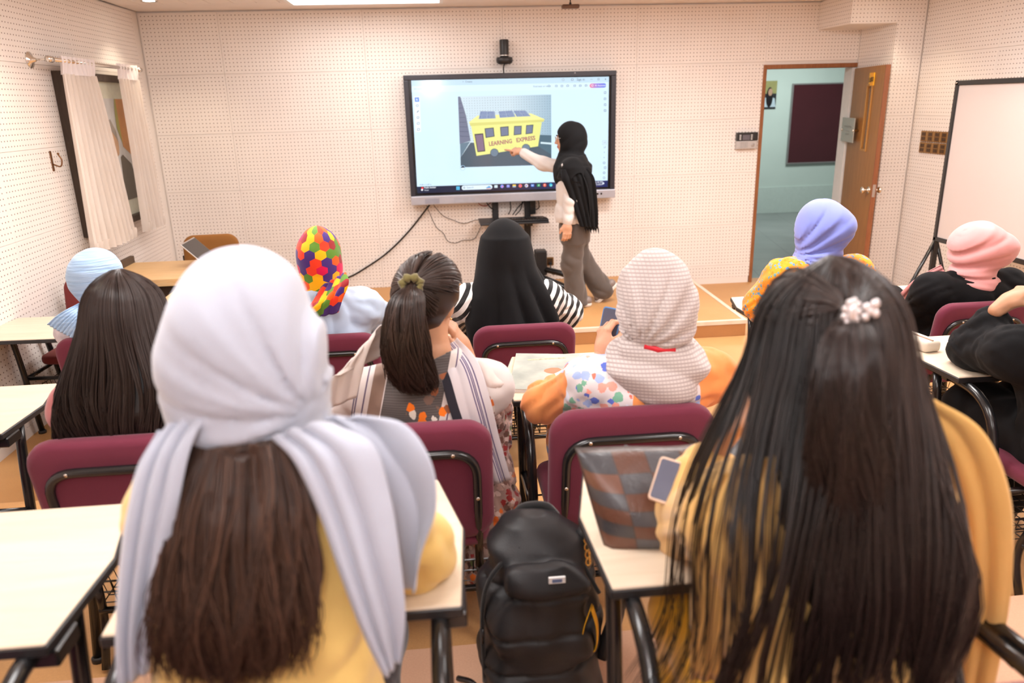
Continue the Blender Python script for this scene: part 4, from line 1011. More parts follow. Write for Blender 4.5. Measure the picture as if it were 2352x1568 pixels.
# patchwork leather bag on the third row board
t = NT('patchwork_leather'); uv = t.coord('UV'); s_ = t.sep(uv)
ix = t.math('FLOOR', t.math('MULTIPLY', s_[0], 5.0)); iy = t.math('FLOOR', t.math('MULTIPLY', s_[1], 6.0))
ck = t.math('MODULO', t.math('ADD', ix, iy), 2.0)
wn = t.n('ShaderNodeTexWhiteNoise'); wn.noise_dimensions = '2D'; t.l(t.comb(ix, iy), wn.inputs['Vector'])
brown = t.mix(wn.outputs['Value'], (0.085, 0.036, 0.024, 1), (0.145, 0.064, 0.042, 1)); grey = t.mix(wn.outputs['Value'], (0.045, 0.045, 0.052, 1), (0.09, 0.088, 0.098, 1))
f1, _ = t.noise(t.coord(), 14, 4); f2, _ = t.noise(t.coord(), 220, 2)
fx = t.math('FRACT', t.math('MULTIPLY', s_[0], 5.0)); fy = t.math('FRACT', t.math('MULTIPLY', s_[1], 6.0))
seam = t.math('MAXIMUM', t.math('LESS_THAN', fx, 0.03), t.math('LESS_THAN', fy, 0.03))
t.set(t.mix(seam, t.mix(ck, brown, grey), (0.05, 0.03, 0.025, 1)), 0.36, 0, 0.5)
t.bump(t.math('ADD', t.math('MULTIPLY', f1, 1.0), t.math('MULTIPLY', t.math('SUBTRACT', f2, seam), 0.15)), 0.5, 0.01)
M_PATCH = t.m
bq = [aty(1400, 1268, 1.27), aty(1640, 1262, 1.27), aty(1640, 985, 1.42), aty(1362, 1000, 1.42)]
bx0 = atz(1396, 1275, BZ3)[0]
bagc = empty('patchwork_bag', (bx0 + 0.150, 1.262, BZ3)); tag(bagc, 'brown and grey patchwork leather bag on a writing board', 'bag')
V = []; Fc = []; UV = []
nu, nv = 24, 16
def bagpt(u, v, side):
    # u 0..1 across, v 0..1 up
    w = 0.30 + 0.04 * v; x = (u - 0.5) * w - 0.02 * v
    z = 0.168 * v; ed = 1 - abs(2 * u - 1) ** 4
    bul = 0.055 * math.sin(PI * min(1, v * 0.9 + 0.12)) ** 0.6 * ed ** 0.5 + 0.012
    return np.array([x, 0.075 * v + side * bul + 0.006 * math.sin(9 * u + 5 * v), z - 0.012 * math.sin(PI * u) * v])
for side in (-1, 1):
    o0 = len(V)
    for j in range(nv + 1):
        for i in range(nu + 1):
            V.append(bagpt(i / nu, j / nv, side)); UV.append((i / nu, j / nv))
    for j in range(nv):
        for i in range(nu):
            a = o0 + j * (nu + 1) + i; f = (a, a + 1, a + nu + 2, a + nu + 1); Fc.append(f if side < 0 else f[::-1])
n1 = (nu + 1) * (nv + 1)
for i in range(nu): Fc.append((i, n1 + i, n1 + i + 1, i + 1)); a = nv * (nu + 1) + i; Fc.append((a, a + 1, n1 + a + 1, n1 + a))
for j in range(nv):
    a = j * (nu + 1); Fc.append((a, a + nu + 1, n1 + a + nu + 1, n1 + a)); a += nu; Fc.append((a, n1 + a, n1 + a + nu + 1, a + nu + 1))
bag = mesh_obj('body', V, Fc, M_PATCH, bagc, True)
uvl = bag.data.uv_layers.new(name='UVMap')
for lp_ in bag.data.loops: uvl.data[lp_.index].uv = UV[lp_.vertex_index]
tube('handle', catmull([(-0.08, 0.10, 0.150), (-0.10, 0.15, 0.10), (0.06, 0.16, 0.09), (0.09, 0.10, 0.150)], 8), 0.007, M_BLACKP, bagc, 8)
# gold chain hanging at the edge of the board
for k in range(9):
    p = aty(1346 + (k % 2) * 3 + k * 0.6, 1222 + k * 8.5, 1.56)
    if k == 0: ch = empty('gold_chain', tuple(p)); tag(ch, 'gold chain strap hanging below the writing board', 'chain'); base = p
    ring = [(0.006 * math.cos(a), 0, 0.010 * math.sin(a)) for a in np.linspace(0, 2 * PI, 11)]
    o = tube('link', ring, 0.0022, M_GOLD, ch, 5); o.location = tuple(p - base); o.rotation_euler = (0, 0, PI / 2 * (k % 2))
# phone with pale gold edge, leaning on the bag
a = aty(1530, 1104, 1.225)
pho = empty('smartphone', tuple(a)); tag(pho, 'smartphone with pale gold edge leaning on the patchwork bag', 'phone')
pho.rotation_euler = (math.radians(42), math.radians(10), math.radians(-28))
bm = bmesh.new(); prism_poly = rounded_rect(0.046, 0.088, 0.007, 5)
o = prism('case', prism_poly, -0.004, 0.003, plain('pale_gold', (0.75, 0.55, 0.42), 0.3, 0.3), pho, 0.001, 1)
prism('glass', rounded_rect(0.040, 0.080, 0.005, 4), 0.003, 0.0038, plain('phone_glass', (0.10, 0.11, 0.16), 0.08), pho)
bm.free()
# ---- backpack on the rear step
M_NYLON = plain('black_nylon', (0.016, 0.016, 0.018), 0.46, 0, 0.4, var=0.25, scale=7, bump=0.3, bscale=320)
M_STRAP = fabric('black_webbing', (0.012, 0.012, 0.013, 1), 0.2, 400, 0.8)
# ------------------------------------------------------------------ implicit surfaces
def v3(*a): return np.array(a, np.float32)
def smin(a, b, k):
    h = np.maximum(k - np.abs(a - b), 0) / k
    return np.minimum(a, b) - h * h * k * 0.25
def smax(a, b, k): return -smin(-a, -b, k)
def cap(p, a, b, ra, rb):
    a = np.asarray(a, np.float32); b = np.asarray(b, np.float32); d = b - a; L = float(d @ d) + 1e-9
    x, y, z = p[0] - a[0], p[1] - a[1], p[2] - a[2]
    t = np.clip((x * d[0] + y * d[1] + z * d[2]) / L, 0, 1)
    return np.sqrt((x - t * d[0]) ** 2 + (y - t * d[1]) ** 2 + (z - t * d[2]) ** 2) - (ra + (rb - ra) * t)
def chain(p, pts, rs, k=0.03):
    d = None
    for i in range(len(pts) - 1):
        c = cap(p, pts[i], pts[i + 1], rs[i], rs[i + 1]); d = c if d is None else smin(d, c, k)
    return d
def ell(p, c, r, R=None):
    x, y, z = p[0] - c[0], p[1] - c[1], p[2] - c[2]
    if R is not None:
        x, y, z = (R[0][0] * x + R[1][0] * y + R[2][0] * z, R[0][1] * x + R[1][1] * y + R[2][1] * z, R[0][2] * x + R[1][2] * y + R[2][2] * z)
    k0 = np.sqrt((x / r[0]) ** 2 + (y / r[1]) ** 2 + (z / r[2]) ** 2)
    k1 = np.sqrt((x / r[0] ** 2) ** 2 + (y / r[1] ** 2) ** 2 + (z / r[2] ** 2) ** 2) + 1e-6
    return k0 * (k0 - 1) / k1
def loft(p, zs, cx, cy, ax, ay, n=2.0):
    Z = p[2]; f = lambda q: np.interp(Z, zs, q).astype(np.float32)
    A, B = f(ax), f(ay)
    d = ((np.abs((p[0] - f(cx)) / A)) ** n + (np.abs((p[1] - f(cy)) / B)) ** n) ** (1.0 / n)
    d = (d - 1) * np.minimum(A, B)
    return np.maximum(d, np.maximum(Z - zs[-1], zs[0] - Z))
def wave(p, d, freq, warp=1.0, ph=0.0):
    s = (p[0] * d[0] + p[1] * d[1] + p[2] * d[2]) * freq
    w = (p[0] * d[1] + p[1] * d[2] + p[2] * (-d[0])) * freq * 0.37
    return np.sin(s + warp * np.sin(w + ph) + ph)
def crease(p, d, freq, warp=1.0, ph=0.0):
    """rounded ridges with sharp valleys, as in gathered cloth; positive outwards"""
    s = (p[0] * d[0] + p[1] * d[1] + p[2] * d[2]) * freq
    w = (p[0] * d[1] + p[1] * d[2] + p[2] * (-d[0])) * freq * 0.31
    return np.abs(np.sin(0.5 * (s + warp * np.sin(w + ph) + 0.6 * warp * np.sin(2.3 * w + 1.7 * ph)) + ph)) - 0.6
def radial(p, G, n, ph=0.0, r0=0.05, r1=0.30, warp=0.5):
    """folds fanning out from a gathering point, seen from behind"""
    dx, dz = p[0] - G[0], p[2] - G[2]
    r = np.sqrt(dx * dx + dz * dz); a = np.arctan2(dz, dx)
    f = np.abs(np.sin(0.5 * n * a + ph + warp * np.sin(14 * r + 3 * a) + 0.3 * np.sin(1.7 * n * a + 2 * ph))) - 0.6
    return f * np.clip(r / r0, 0, 1) * np.clip((r1 - r) / (0.5 * r1), 0, 1)
def surf(fn, lo, hi, h):
    """naive surface nets of an implicit function"""
    n = [int(math.ceil((b - a) / h)) + 1 for a, b in zip(lo, hi)]
    ax = [np.float32(lo[i]) + np.arange(n[i], dtype=np.float32) * np.float32(h) for i in range(3)]
    p = (ax[0][:, None, None], ax[1][None, :, None], ax[2][None, None, :])
    Fv = np.broadcast_to(fn(p), n).astype(np.float32)
    s = Fv < 0
    cnt = sum(s[i:n[0] - 1 + i, j:n[1] - 1 + j, k:n[2] - 1 + k].astype(np.int8) for i in (0, 1) for j in (0, 1) for k in (0, 1))
    act = (cnt > 0) & (cnt < 8)
    idx = np.argwhere(act)
    num = -np.ones(act.shape, np.int64); num[act] = np.arange(len(idx))
    C = [(i, j, k) for i in (0, 1) for j in (0, 1) for k in (0, 1)]
    val = {c: Fv[idx[:, 0] + c[0], idx[:, 1] + c[1], idx[:, 2] + c[2]] for c in C}
    acc = np.zeros((len(idx), 3)); m = np.zeros(len(idx))
    for a in C:
        for b in C:
            if sum(abs(x - y) for x, y in zip(a, b)) == 1 and a < b:
                fa, fb = val[a], val[b]; x = (fa < 0) != (fb < 0)
                t = np.where(x, fa / np.where(x, fa - fb, 1), 0)
                for q in range(3): acc[:, q] += np.where(x, a[q] + t * (b[q] - a[q]), 0)
                m += x
    V = (acc / m[:, None] + idx) * h + np.array(lo)
    faces = []
    for axis in range(3):
        o = [(0, 0, 0)] * 2
        sl0 = [slice(1, -1)] * 3; sl0[axis] = slice(0, -1); sl1 = [slice(1, -1)] * 3; sl1[axis] = slice(1, None)
        a = s[tuple(sl0)]; b = s[tuple(sl1)]
        e = np.argwhere(a != b); inside = a[a != b]
        if len(e) == 0: continue
        e = e + 1; e[:, axis] -= 1
        u, w = [(1, 2), (2, 0), (0, 1)][axis]
        def cell(du, dw):
            c = e.copy(); c[:, u] += du; c[:, w] += dw; return num[c[:, 0], c[:, 1], c[:, 2]]
        q = np.stack([cell(-1, -1), cell(0, -1), cell(0, 0), cell(-1, 0)], 1)
        q[~inside] = q[~inside][:, ::-1]
        faces.append(q)
    Fq = np.concatenate(faces)
    Fq = Fq[(Fq >= 0).all(1)]
    return V, Fq
def np_obj(name, V, Fq, mats, parent=None, smooth=True, uv=None, mat_index=None):
    me = bpy.data.meshes.new(name)
    V = np.asarray(V, np.float32); Fq = np.asarray(Fq, np.int32); k = Fq.shape[1]
    me.vertices.add(len(V)); me.vertices.foreach_set('co', V.ravel())
    me.loops.add(Fq.size); me.loops.foreach_set('vertex_index', Fq.ravel())
    me.polygons.add(len(Fq)); me.polygons.foreach_set('loop_start', np.arange(0, Fq.size, k, dtype=np.int32))
    try: me.polygons.foreach_set('loop_total', np.full(len(Fq), k, np.int32))
    except Exception: pass
    if smooth: me.polygons.foreach_set('use_smooth', np.ones(len(Fq), bool))
    for m_ in (mats if isinstance(mats, (list, tuple)) else [mats]): me.materials.append(m_)
    if mat_index is not None: me.polygons.foreach_set('material_index', np.asarray(mat_index, np.int32))
    if uv is not None:
        l = me.uv_layers.new(name='UVMap'); l.data.foreach_set('uv', np.asarray(uv, np.float32)[Fq.ravel()].ravel())
    me.update(calc_edges=True); me.validate()
    return link(bpy.data.objects.new(name, me), parent)
def keep_world(o, parent):
    o.parent = parent; o.matrix_parent_inverse = Matrix.Translation(-Vector(parent.location)); return o
def rotm(yaw=0, pitch=0, roll=0):
    """head rotation: yaw about z, pitch (nod down positive) about x, roll about y; columns are the local axes"""
    return np.array(Matrix.Rotation(math.radians(yaw), 3, 'Z') @ Matrix.Rotation(math.radians(-pitch), 3, 'X') @ Matrix.Rotation(math.radians(roll), 3, 'Y'), np.float32)
def to_local(p, c, R):
    x, y, z = p[0] - c[0], p[1] - c[1], p[2] - c[2]
    return (R[0][0] * x + R[1][0] * y + R[2][0] * z, R[0][1] * x + R[1][1] * y + R[2][1] * z, R[0][2] * x + R[1][2] * y + R[2][2] * z)

# ------------------------------------------------------------------ skin, hair, cloth materials
def skin_mat(name, c):
    if name in MATS: return MATS[name]
    t = NT(name); co = t.coord(); f1, _ = t.noise(co, 30, 4); f2, _ = t.noise(co, 400, 2)
    t.set(t.ramp(f1, [(0.3, tuple(x * 0.93 for x in c)), (0.7, tuple(min(1, x * 1.05) for x in c))]), 0.48, 0, 0.4)
    t.b.inputs['Subsurface Weight'].default_value = 0.08; t.b.inputs['Subsurface Radius'].default_value = (0.02, 0.008, 0.005)
    t.bump(f2, 0.08, 0.001); MATS[name] = t.m; return t.m
SKIN = skin_mat('skin_light', (0.62, 0.345, 0.225)); SKIN2 = skin_mat('skin_warm', (0.55, 0.285, 0.165))
LIP = plain('lips', (0.42, 0.12, 0.11), 0.4); M_EYE = plain('eye_white', (0.8, 0.78, 0.75), 0.15); M_IRIS = plain('iris_dark', (0.02, 0.012, 0.008), 0.1)
def hair_mat(name, a, b):
    t = NT(name); uv = t.sep(t.coord('UV')); f, _ = t.noise(t.coord(), 26, 3)
    t.set(t.ramp(t.math('ADD', t.math('MULTIPLY', uv[0], 0.7), t.math('MULTIPLY', f, 0.3)), [(0.15, a), (0.85, b)]), 0.36, 0, 0.45)
    t.b.inputs['Anisotropic'].default_value = 0.6
    return t.m
HAIR_DK = hair_mat('dark_hair', (0.010, 0.006, 0.005), (0.040, 0.024, 0.020))
HAIR_BR = hair_mat('brown_hair', (0.020, 0.009, 0.006), (0.085, 0.040, 0.024))
HAIR_P7 = hair_mat('dark_brown_hair', (0.014, 0.008, 0.006), (0.060, 0.034, 0.026))

def strand_mesh(name, paths, r0, r1, mat, parent, sides=3, stuff=True, seed=0):
    P = np.asarray(paths, np.float64); N, K, _ = P.shape
    rng = np.random.default_rng(seed)
    T = np.gradient(P, axis=1); T /= np.linalg.norm(T, axis=2, keepdims=True) + 1e-9
    ref = np.array([0.3, 1.0, 0.2]); U = np.cross(T, ref); U /= np.linalg.norm(U, axis=2, keepdims=True) + 1e-9
    Wv = np.cross(T, U)
    t = np.linspace(0, 1, K)
    rad = (np.asarray(r0) * np.ones(N))[:, None] * (1 - t)[None, :] ** 0.5 + r1
    ang = np.arange(sides) * 2 * PI / sides
    V = P[:, :, None, :] + rad[:, :, None, None] * (U[:, :, None, :] * np.cos(ang)[None, None, :, None] + Wv[:, :, None, :] * np.sin(ang)[None, None, :, None])
    uv = np.stack([np.broadcast_to(rng.random(N)[:, None, None], (N, K, sides)), np.broadcast_to(t[None, :, None], (N, K, sides))], -1).reshape(-1, 2)
    base = (np.arange(N) * K * sides)[:, None, None] + (np.arange(K - 1) * sides)[None, :, None]
    k = np.arange(sides)[None, None, :]; k2 = (k + 1) % sides
    Fq = np.stack([base + k, base + k2, base + k2 + sides, base + k + sides], -1).reshape(-1, 4)
    o = np_obj(name, V.reshape(-1, 3), Fq, mat, None, True, uv)
    if parent is not None: keep_world(o, parent)
    if stuff: o['kind'] = 'stuff'
    return o
def cloth_strip(name, centers, sides_, mat, parent, n=10, m=34, pleats=5, amp=0.006, thick=0.003, sag=0.0, seed=0, metric=False):
    """pleated band of cloth along a path; sides_ are half-width vectors"""
    C = np.array(catmull(centers, n)); Sv = np.array(catmull(sides_, n)); L = len(C)
    T = np.gradient(C, axis=0); T /= np.linalg.norm(T, axis=1, keepdims=True) + 1e-9
    Nn = np.cross(T, Sv); Nn /= np.linalg.norm(Nn, axis=1, keepdims=True) + 1e-9
    V = []; UV = []; LL = float(np.linalg.norm(np.diff(C, axis=0), axis=1).sum())
    for i in range(L):
        u = i / (L - 1)
        for j in range(m + 1):
            t = 2 * j / m - 1
            s_ = 0.5 * pleats * PI * t + seed + 1.0 * math.sin(2.2 * u + seed) + 0.8 * math.sin(2.1 * t + seed)
            w = 1.5 * (abs(math.sin(s_)) - 0.6) + 0.5 * math.sin(1.9 * t + 2.0 * u + seed)
            V.append(C[i] + Sv[i] * t + Nn[i] * (amp * w - sag * (1 - t * t)))
            UV.append((t * np.linalg.norm(Sv[i]), u * LL) if metric else (t * 0.5 + 0.5, u))
    V = np.array(V); Fq = []
    for i in range(L - 1):
        for j in range(m):
            a = i * (m + 1) + j; Fq.append((a, a + 1, a + m + 2, a + m + 1))
    o = np_obj(name, V, np.array(Fq), mat, None, True, np.array(UV))
    md = o.modifiers.new('thickness', 'SOLIDIFY'); md.thickness = thick; md.offset = 0
    keep_world(o, parent); return o

# ------------------------------------------------------------------ hands (built once per pose, right hand, fingers along +y, palm facing -z)
def hand_mesh(curl, thumb, spread=1.0, cache={}):
    key = (tuple(curl), tuple(thumb), spread)
    if key in cache: return cache[key]
    fingers = []
    for i, (x, L0) in enumerate(((-0.030, 0.92), (-0.010, 1.05), (0.011, 1.0), (0.031, 0.80))):   # little finger is last at +x? mirrored below
        c = curl[i]; a = 0.0; pt = np.array([x, 0.083 - 0.06 * abs(x - 0.0) * (1 if i in (0, 3) else 0.3), 0.0]); pts = [pt]
        for seg, L in enumerate((0.038, 0.025, 0.019)):
            a += c * (0.8 if seg == 0 else 1.0) * 70 / 180 * PI
            pt = pt + np.array([x * 0.14 * spread, 1, 0]) * math.cos(a) * L * L0 + np.array([0, 0, -1]) * math.sin(a) * L * L0
            pts.append(pt)
        fingers.append(pts)
    tx, ty, tz = thumb
    th = [np.array([-0.026, 0.022, -0.004]), np.array([-0.048, 0.046, -0.010]) + np.array([tx, ty, tz]) * 0.4, np.array([-0.056, 0.075, -0.014]) + np.array([tx, ty, tz]) * 1.2]
    def f(p):
        d = ell(p, (0, 0.045, 0.0), (0.043, 0.050, 0.0165))
        d = smin(d, cap(p, (0, -0.03, 0), (0, 0.02, 0), 0.0255, 0.027), 0.03)
        for pts in fingers: d = smin(d, chain(p, pts, (0.0098, 0.0090, 0.0080, 0.0068), 0.004), 0.007)
        d = smin(d, chain(p, th, (0.015, 0.0115, 0.0085), 0.008), 0.012)
        return d
    V, Fq = surf(f, (-0.09, -0.06, -0.12), (0.07, 0.20, 0.05), 0.0034)
    cache[key] = (V, Fq); return cache[key]
RELAX = ((0.35, 0.38, 0.42, 0.46), (0.0, 0.0, 0.0)); POINT = ((0.05, 0.95, 1.0, 1.0), (0.018, 0.0, -0.018)); GRIP = ((0.62, 0.66, 0.7, 0.74), (0.010, 0.004, -0.03))
CHEEK = ((0.30, 0.42, 0.55, 0.62), (0.004, 0.0, 0.0)); FLAT = ((0.12, 0.12, 0.14, 0.16), (-0.006, 0, 0))
def place_hand(pose, wrist, fwd, back, mirror=False, scale=1.0):
    """fwd: finger direction; back: direction of the back of the hand"""
    V, Fq = hand_mesh(*pose)
    f_ = np.array(fwd, float); f_ /= np.linalg.norm(f_); b_ = np.array(back, float); b_ -= f_ * (b_ @ f_); b_ /= np.linalg.norm(b_)
    x_ = np.cross(f_, b_)
    Vv = V * scale
    if mirror: Vv = Vv * np.array([-1, 1, 1]); Fq = Fq[:, ::-1]
    return Vv[:, :1] * x_ + Vv[:, 1:2] * f_ + Vv[:, 2:3] * b_ + np.array(wrist), Fq

# ------------------------------------------------------------------ the figure
def head_sdf(p, c, R, s=1.0):
    q = to_local(p, c, R)
    d = ell(q, (0, -0.014, 0.028), (0.075 * s, 0.093 * s, 0.088 * s))
    d = smin(d, ell(q, (0, 0.028, -0.030), (0.058, 0.060, 0.082)), 0.03)
    d = smin(d, ell(q, (0, 0.050, -0.088), (0.030, 0.030, 0.022)), 0.03)
    d = smin(d, cap(q, (0, 0.086, 0.020), (0, 0.106, -0.022), 0.007, 0.010), 0.012)
    d = smin(d, ell(q, (0, 0.099, -0.026), (0.016, 0.010, 0.008)), 0.008)
    for sx in (-1, 1):
        d = smin(d, ell(q, (sx * 0.076, -0.006, -0.006), (0.010, 0.020, 0.031)), 0.006)
        d = smax(d, -ell(q, (sx * 0.031, 0.096, 0.014), (0.016, 0.014, 0.010)), 0.012)
        d = smin(d, cap(q, (sx * 0.014, 0.088, 0.032), (sx * 0.046, 0.078, 0.032), 0.006, 0.005), 0.01)
    d = smin(d, ell(q, (0, 0.088, -0.050), (0.021, 0.009, 0.0055)), 0.006)
    d = smin(d, ell(q, (0, 0.087, -0.061), (0.018, 0.009, 0.006)), 0.006)
    return d
class Fig: pass
def figure(key, label, base, H, rot=(0, 0, 0), arms=None, skin=None, sh_w=0.175, legs=True, torso_fat=1.0, sh_drop=0.235, chest_dy=0.0, face=True, neck_dy=-0.03):
    """seated person in world space, facing +y; base is the floor point under the seat, H the head centre"""
    g = Fig(); g.e = empty('person', base); tag(g.e, label, 'person')
    g.base = b = np.array(base, float); g.H = H = np.array(H, float); g.R = rotm(*rot); g.skin = skin or SKIN
    g.hip = hip = b + v3(0, -0.05, 0.53)
    g.neck = neck = H + v3(0, neck_dy, -0.155)
    g.shz = H[2] - sh_drop
    up = (neck - hip)
    zs = [b[2] + 0.44, b[2] + 0.53, hip[2] + 0.38 * (g.shz - hip[2]), hip[2] + 0.75 * (g.shz - hip[2]), g.shz - 0.01, g.shz + 0.045, neck[2] + 0.02]
    fr = [0, 0, 0.36, 0.68, 0.90, 0.97, 1.0]
    cx = [hip[0] + (neck[0] - hip[0]) * f for f in fr]; cy = [hip[1] + (neck[1] - hip[1]) * f + chest_dy * math.sin(PI * f) for f in fr]
    tf = torso_fat
    ax = [0.165 * tf, 0.18 * tf, 0.145 * tf, 0.155 * tf, 0.145 * tf, 0.095, 0.055]; ay = [0.12 * tf, 0.13 * tf, 0.105 * tf, 0.115 * tf, 0.10, 0.075, 0.055]
    g.tor = (zs, cx, cy, ax, ay)
    sc = np.array([cx[4], cy[4], g.shz])
    g.sh = {s: sc + v3(s * sh_w, 0.0, -0.005) for s in (-1, 1)}
    arms = arms or {}
    g.el = {}; g.wr = {}; g.hd = {}
    for s in (-1, 1):
        a = arms.get(s, {})
        g.el[s] = np.array(a.get('el', b + v3(s * 0.25, 0.13, 0.715)), float)
        g.wr[s] = np.array(a.get('wr', b + v3(s * 0.10, 0.34, 0.735)), float)
        d = g.wr[s] - g.el[s]
        g.hd[s] = (a.get('pose', RELAX), a.get('fwd', d), a.get('back', (0, 0, 1)))
    g.knee = {s: b + v3(s * 0.10, 0.34, 0.50) for s in (-1, 1)}; g.ank = {s: b + v3(s * 0.10, 0.36, 0.08) for s in (-1, 1)}
    def torso(p, inf=0.0):
        zs, cx, cy, ax, ay = g.tor
        d = loft(p, zs, cx, cy, [x + inf for x in ax], [y + inf for y in ay], 2.3)
        sh = cap(p, g.sh[-1], g.sh[1], 0.058 + inf, 0.058 + inf)
        return smin(d, sh, 0.07)
    def arm(p, s, inf=0.0, end=1.0):
        w = g.el[s] + (g.wr[s] - g.el[s]) * end
        return chain(p, [g.sh[s], g.el[s], w], (0.052 + inf, 0.041 + inf, 0.041 + inf + (0.027 - 0.041) * end), 0.05)
    def leg(p, s, inf=0.0):
        return chain(p, [hip + v3(s * 0.085, 0.02, -0.02), g.knee[s], g.ank[s]], (0.085 + inf, 0.062 + inf, 0.040 + inf), 0.05)
    g.torso, g.arm, g.leg = torso, arm, leg
    def body(p):
        d = torso(p, -0.008)
        d = smin(d, cap(p, neck + v3(0, -0.005, -0.04), H + v3(0, -0.012, -0.05), 0.052, 0.050), 0.03)
        d = smin(d, head_sdf(p, H, g.R), 0.02)
        for s in (-1, 1):
            d = smin(d, arm(p, s, -0.006), 0.03)
            if legs:
                d = smin(d, leg(p, s, -0.006), 0.03)
                d = smin(d, cap(p, g.ank[s] + v3(0, -0.02, -0.045), g.ank[s] + v3(0, 0.14, -0.055), 0.036, 0.026), 0.03)
        return d
    pts = [H + v3(0.14, 0.15, 0.15), H - v3(0.14, 0.14, 0)] + [g.el[s] for s in g.el] + [g.wr[s] for s in g.wr] + [g.sh[s] for s in g.sh] + [b + v3(-0.25, -0.22, 0.005 if legs else 0.4), b + v3(0.25, 0.56 if legs else 0.2, 0.5)]
    lo = np.min(pts, 0) - 0.07; hi = np.max(pts, 0) + 0.07; lo[2] = max(lo[2], b[2] + 0.002)
    V, Fq = surf(body, lo, hi, 0.0105)
    parts = [(V, Fq)]
    for s in (-1, 1):
        pose, fwd, back = g.hd[s]
        hv, hf = place_hand(pose, g.wr[s], fwd, back, mirror=(s < 0)); parts.append((hv, hf))
    VV = np.concatenate([q[0] for q in parts]); off = np.cumsum([0] + [len(q[0]) for q in parts[:-1]])
    FF = np.concatenate([q[1] + o for q, o in zip(parts, off)])
    cen = VV[FF].mean(1); ql = (cen - H) @ g.R
    lip = (np.abs(ql[:, 0]) < 0.022) & (ql[:, 1] > 0.086) & (ql[:, 2] < -0.044) & (ql[:, 2] > -0.068)
    g.body = keep_world(np_obj('body', VV, FF, [g.skin, LIP], None, True, None, lip.astype(int)), g.e)
    if face:
        for sx in (-1, 1):
            for nm, r, mt, off_ in (('eye', 0.0115, M_EYE, (sx * 0.031, 0.078, 0.014)), ('iris', 0.0062, M_IRIS, (sx * 0.031, 0.0855, 0.014))):
                c = H + g.R @ np.array(off_); vv, ff = lathe_data([(r * math.sin(a), r * math.cos(a)) for a in np.linspace(0.01, PI - 0.01, 8)], 12, 'z', c)
                keep_world(mesh_obj(nm, vv, ff, mt, None, True), g.e)
            c0 = H + g.R @ np.array((sx * 0.014, 0.094, 0.033)); c1 = H + g.R @ np.array((sx * 0.031, 0.091, 0.038)); c2 = H + g.R @ np.array((sx * 0.048, 0.080, 0.033))
            keep_world(tube('eyebrow', [c0, c1, c2], [0.003, 0.0035, 0.0015], plain('brow', (0.02, 0.012, 0.01), 0.7), None, 6), g.e)
    return g
def garment(g, name, fn, mat, h=0.010, pad=0.13, lo=None, hi=None, uvfn=None):
    b = g.base
    if lo is None:
        pts = [g.el[s] for s in g.el] + [g.wr[s] for s in g.wr] + [g.sh[s] for s in g.sh] + [b + v3(-0.2, -0.2, 0.42), b + v3(0.2, 0.1, 0.5), g.neck]
        lo = np.min(pts, 0) - pad; hi = np.max(pts, 0) + pad
    V, Fq = surf(fn, lo, hi, h)
    uv = uvfn(V) if uvfn else None
    return keep_world(np_obj(name, V, Fq, mat, None, True, uv), g.e)
def top(g, mat, inf=0.016, fold=0.005, sleeve=0.9, freq=38, extra=None, neck_r=0.068, name='top', sleeve_inf=None, h=0.010, seed=0.0):
    si = inf if sleeve_inf is None else sleeve_inf
    def f(p):
        d = g.torso(p, inf)
        d = d - fold * crease(p, (0.5, 0.2, 0.85), freq * 2.0, 2.6, seed) - 0.6 * fold * crease(p, (-0.7, 0.2, 0.6), freq * 1.5, 2.4, seed + 1)
        for s in (-1, 1):
            a = g.arm(p, s, si, sleeve) - 1.1 * fold * crease(p, (0.75 * s, 0.3, 0.6), freq * 3.4, 2.2, seed + s)
            d = smin(d, a, 0.045)
        if extra: d = extra(p, d)
        return smax(d, -cap(p, g.neck + v3(0, 0.015, 0.0), g.neck + v3(0, 0.0, 0.2), neck_r, neck_r), 0.015)
    return garment(g, name, f, mat, h)
def bottoms(g, mat, inf=0.022, fold=0.005):
    def f(p):
        d = None
        for s in (-1, 1):
            l = g.leg(p, s, inf); d = l if d is None else smin(d, l, 0.06)
        d = smin(d, ell(p, g.hip + v3(0, 0, -0.02), (0.19, 0.14, 0.10)), 0.06)
        return d + fold * wave(p, (0.2, 0.7, 0.6), 45, 1.5)
    b = g.base
    return garment(g, 'trousers', f, mat, 0.014, lo=b + v3(-0.27, -0.25, 0.03), hi=b + v3(0.27, 0.50, 0.68))
def shoes(g, mat):
    for s in (-1, 1):
        f = lambda p: np.maximum(cap(p, g.ank[s] + v3(0, -0.03, -0.04), g.ank[s] + v3(0, 0.145, -0.052), 0.046, 0.036), -(p[2] - (g.base[2] + 0.003)))
        V, Fq = surf(f, g.ank[s] + v3(-0.06, -0.09, -0.09), g.ank[s] + v3(0.06, 0.20, 0.03), 0.009)
        keep_world(np_obj('shoe', V, Fq, mat), g.e)
# ------------------------------------------------------------------ clothing materials
def cloth_uvless(name, build):
    t = NT(name); build(t); return t.m
def checks(name, base, line, k=62.0, base2=None):
    t = NT(name); co = t.coord(); s = t.sep(t.mapping(co, (1, 1, 1), (0.15, 0.1, 0.12)))
    w1 = t.math('SINE', t.math('MULTIPLY', t.math('ADD', s[2], t.math('MULTIPLY', s[0], 0.10)), k * 2 * PI)); w2 = t.math('SINE', t.math('MULTIPLY', s[0], k * 2.0 * PI))
    l1 = t.math('GREATER_THAN', w1, 0.25); l2 = t.math('MULTIPLY', t.math('GREATER_THAN', w2, 0.5), 0.5)
    f1, _ = t.noise(co, 5, 3)
    b = t.ramp(f1, [(0.35, base), (0.65, base2 or base)])
    t.set(t.mix(t.math('MULTIPLY', t.math('MAXIMUM', l1, l2), 0.75), b, line), 0.85, 0, 0.2, 0.3)
    f2, _ = t.noise(co, 420, 2); t.bump(f2, 0.2, 0.001)
    return t.m
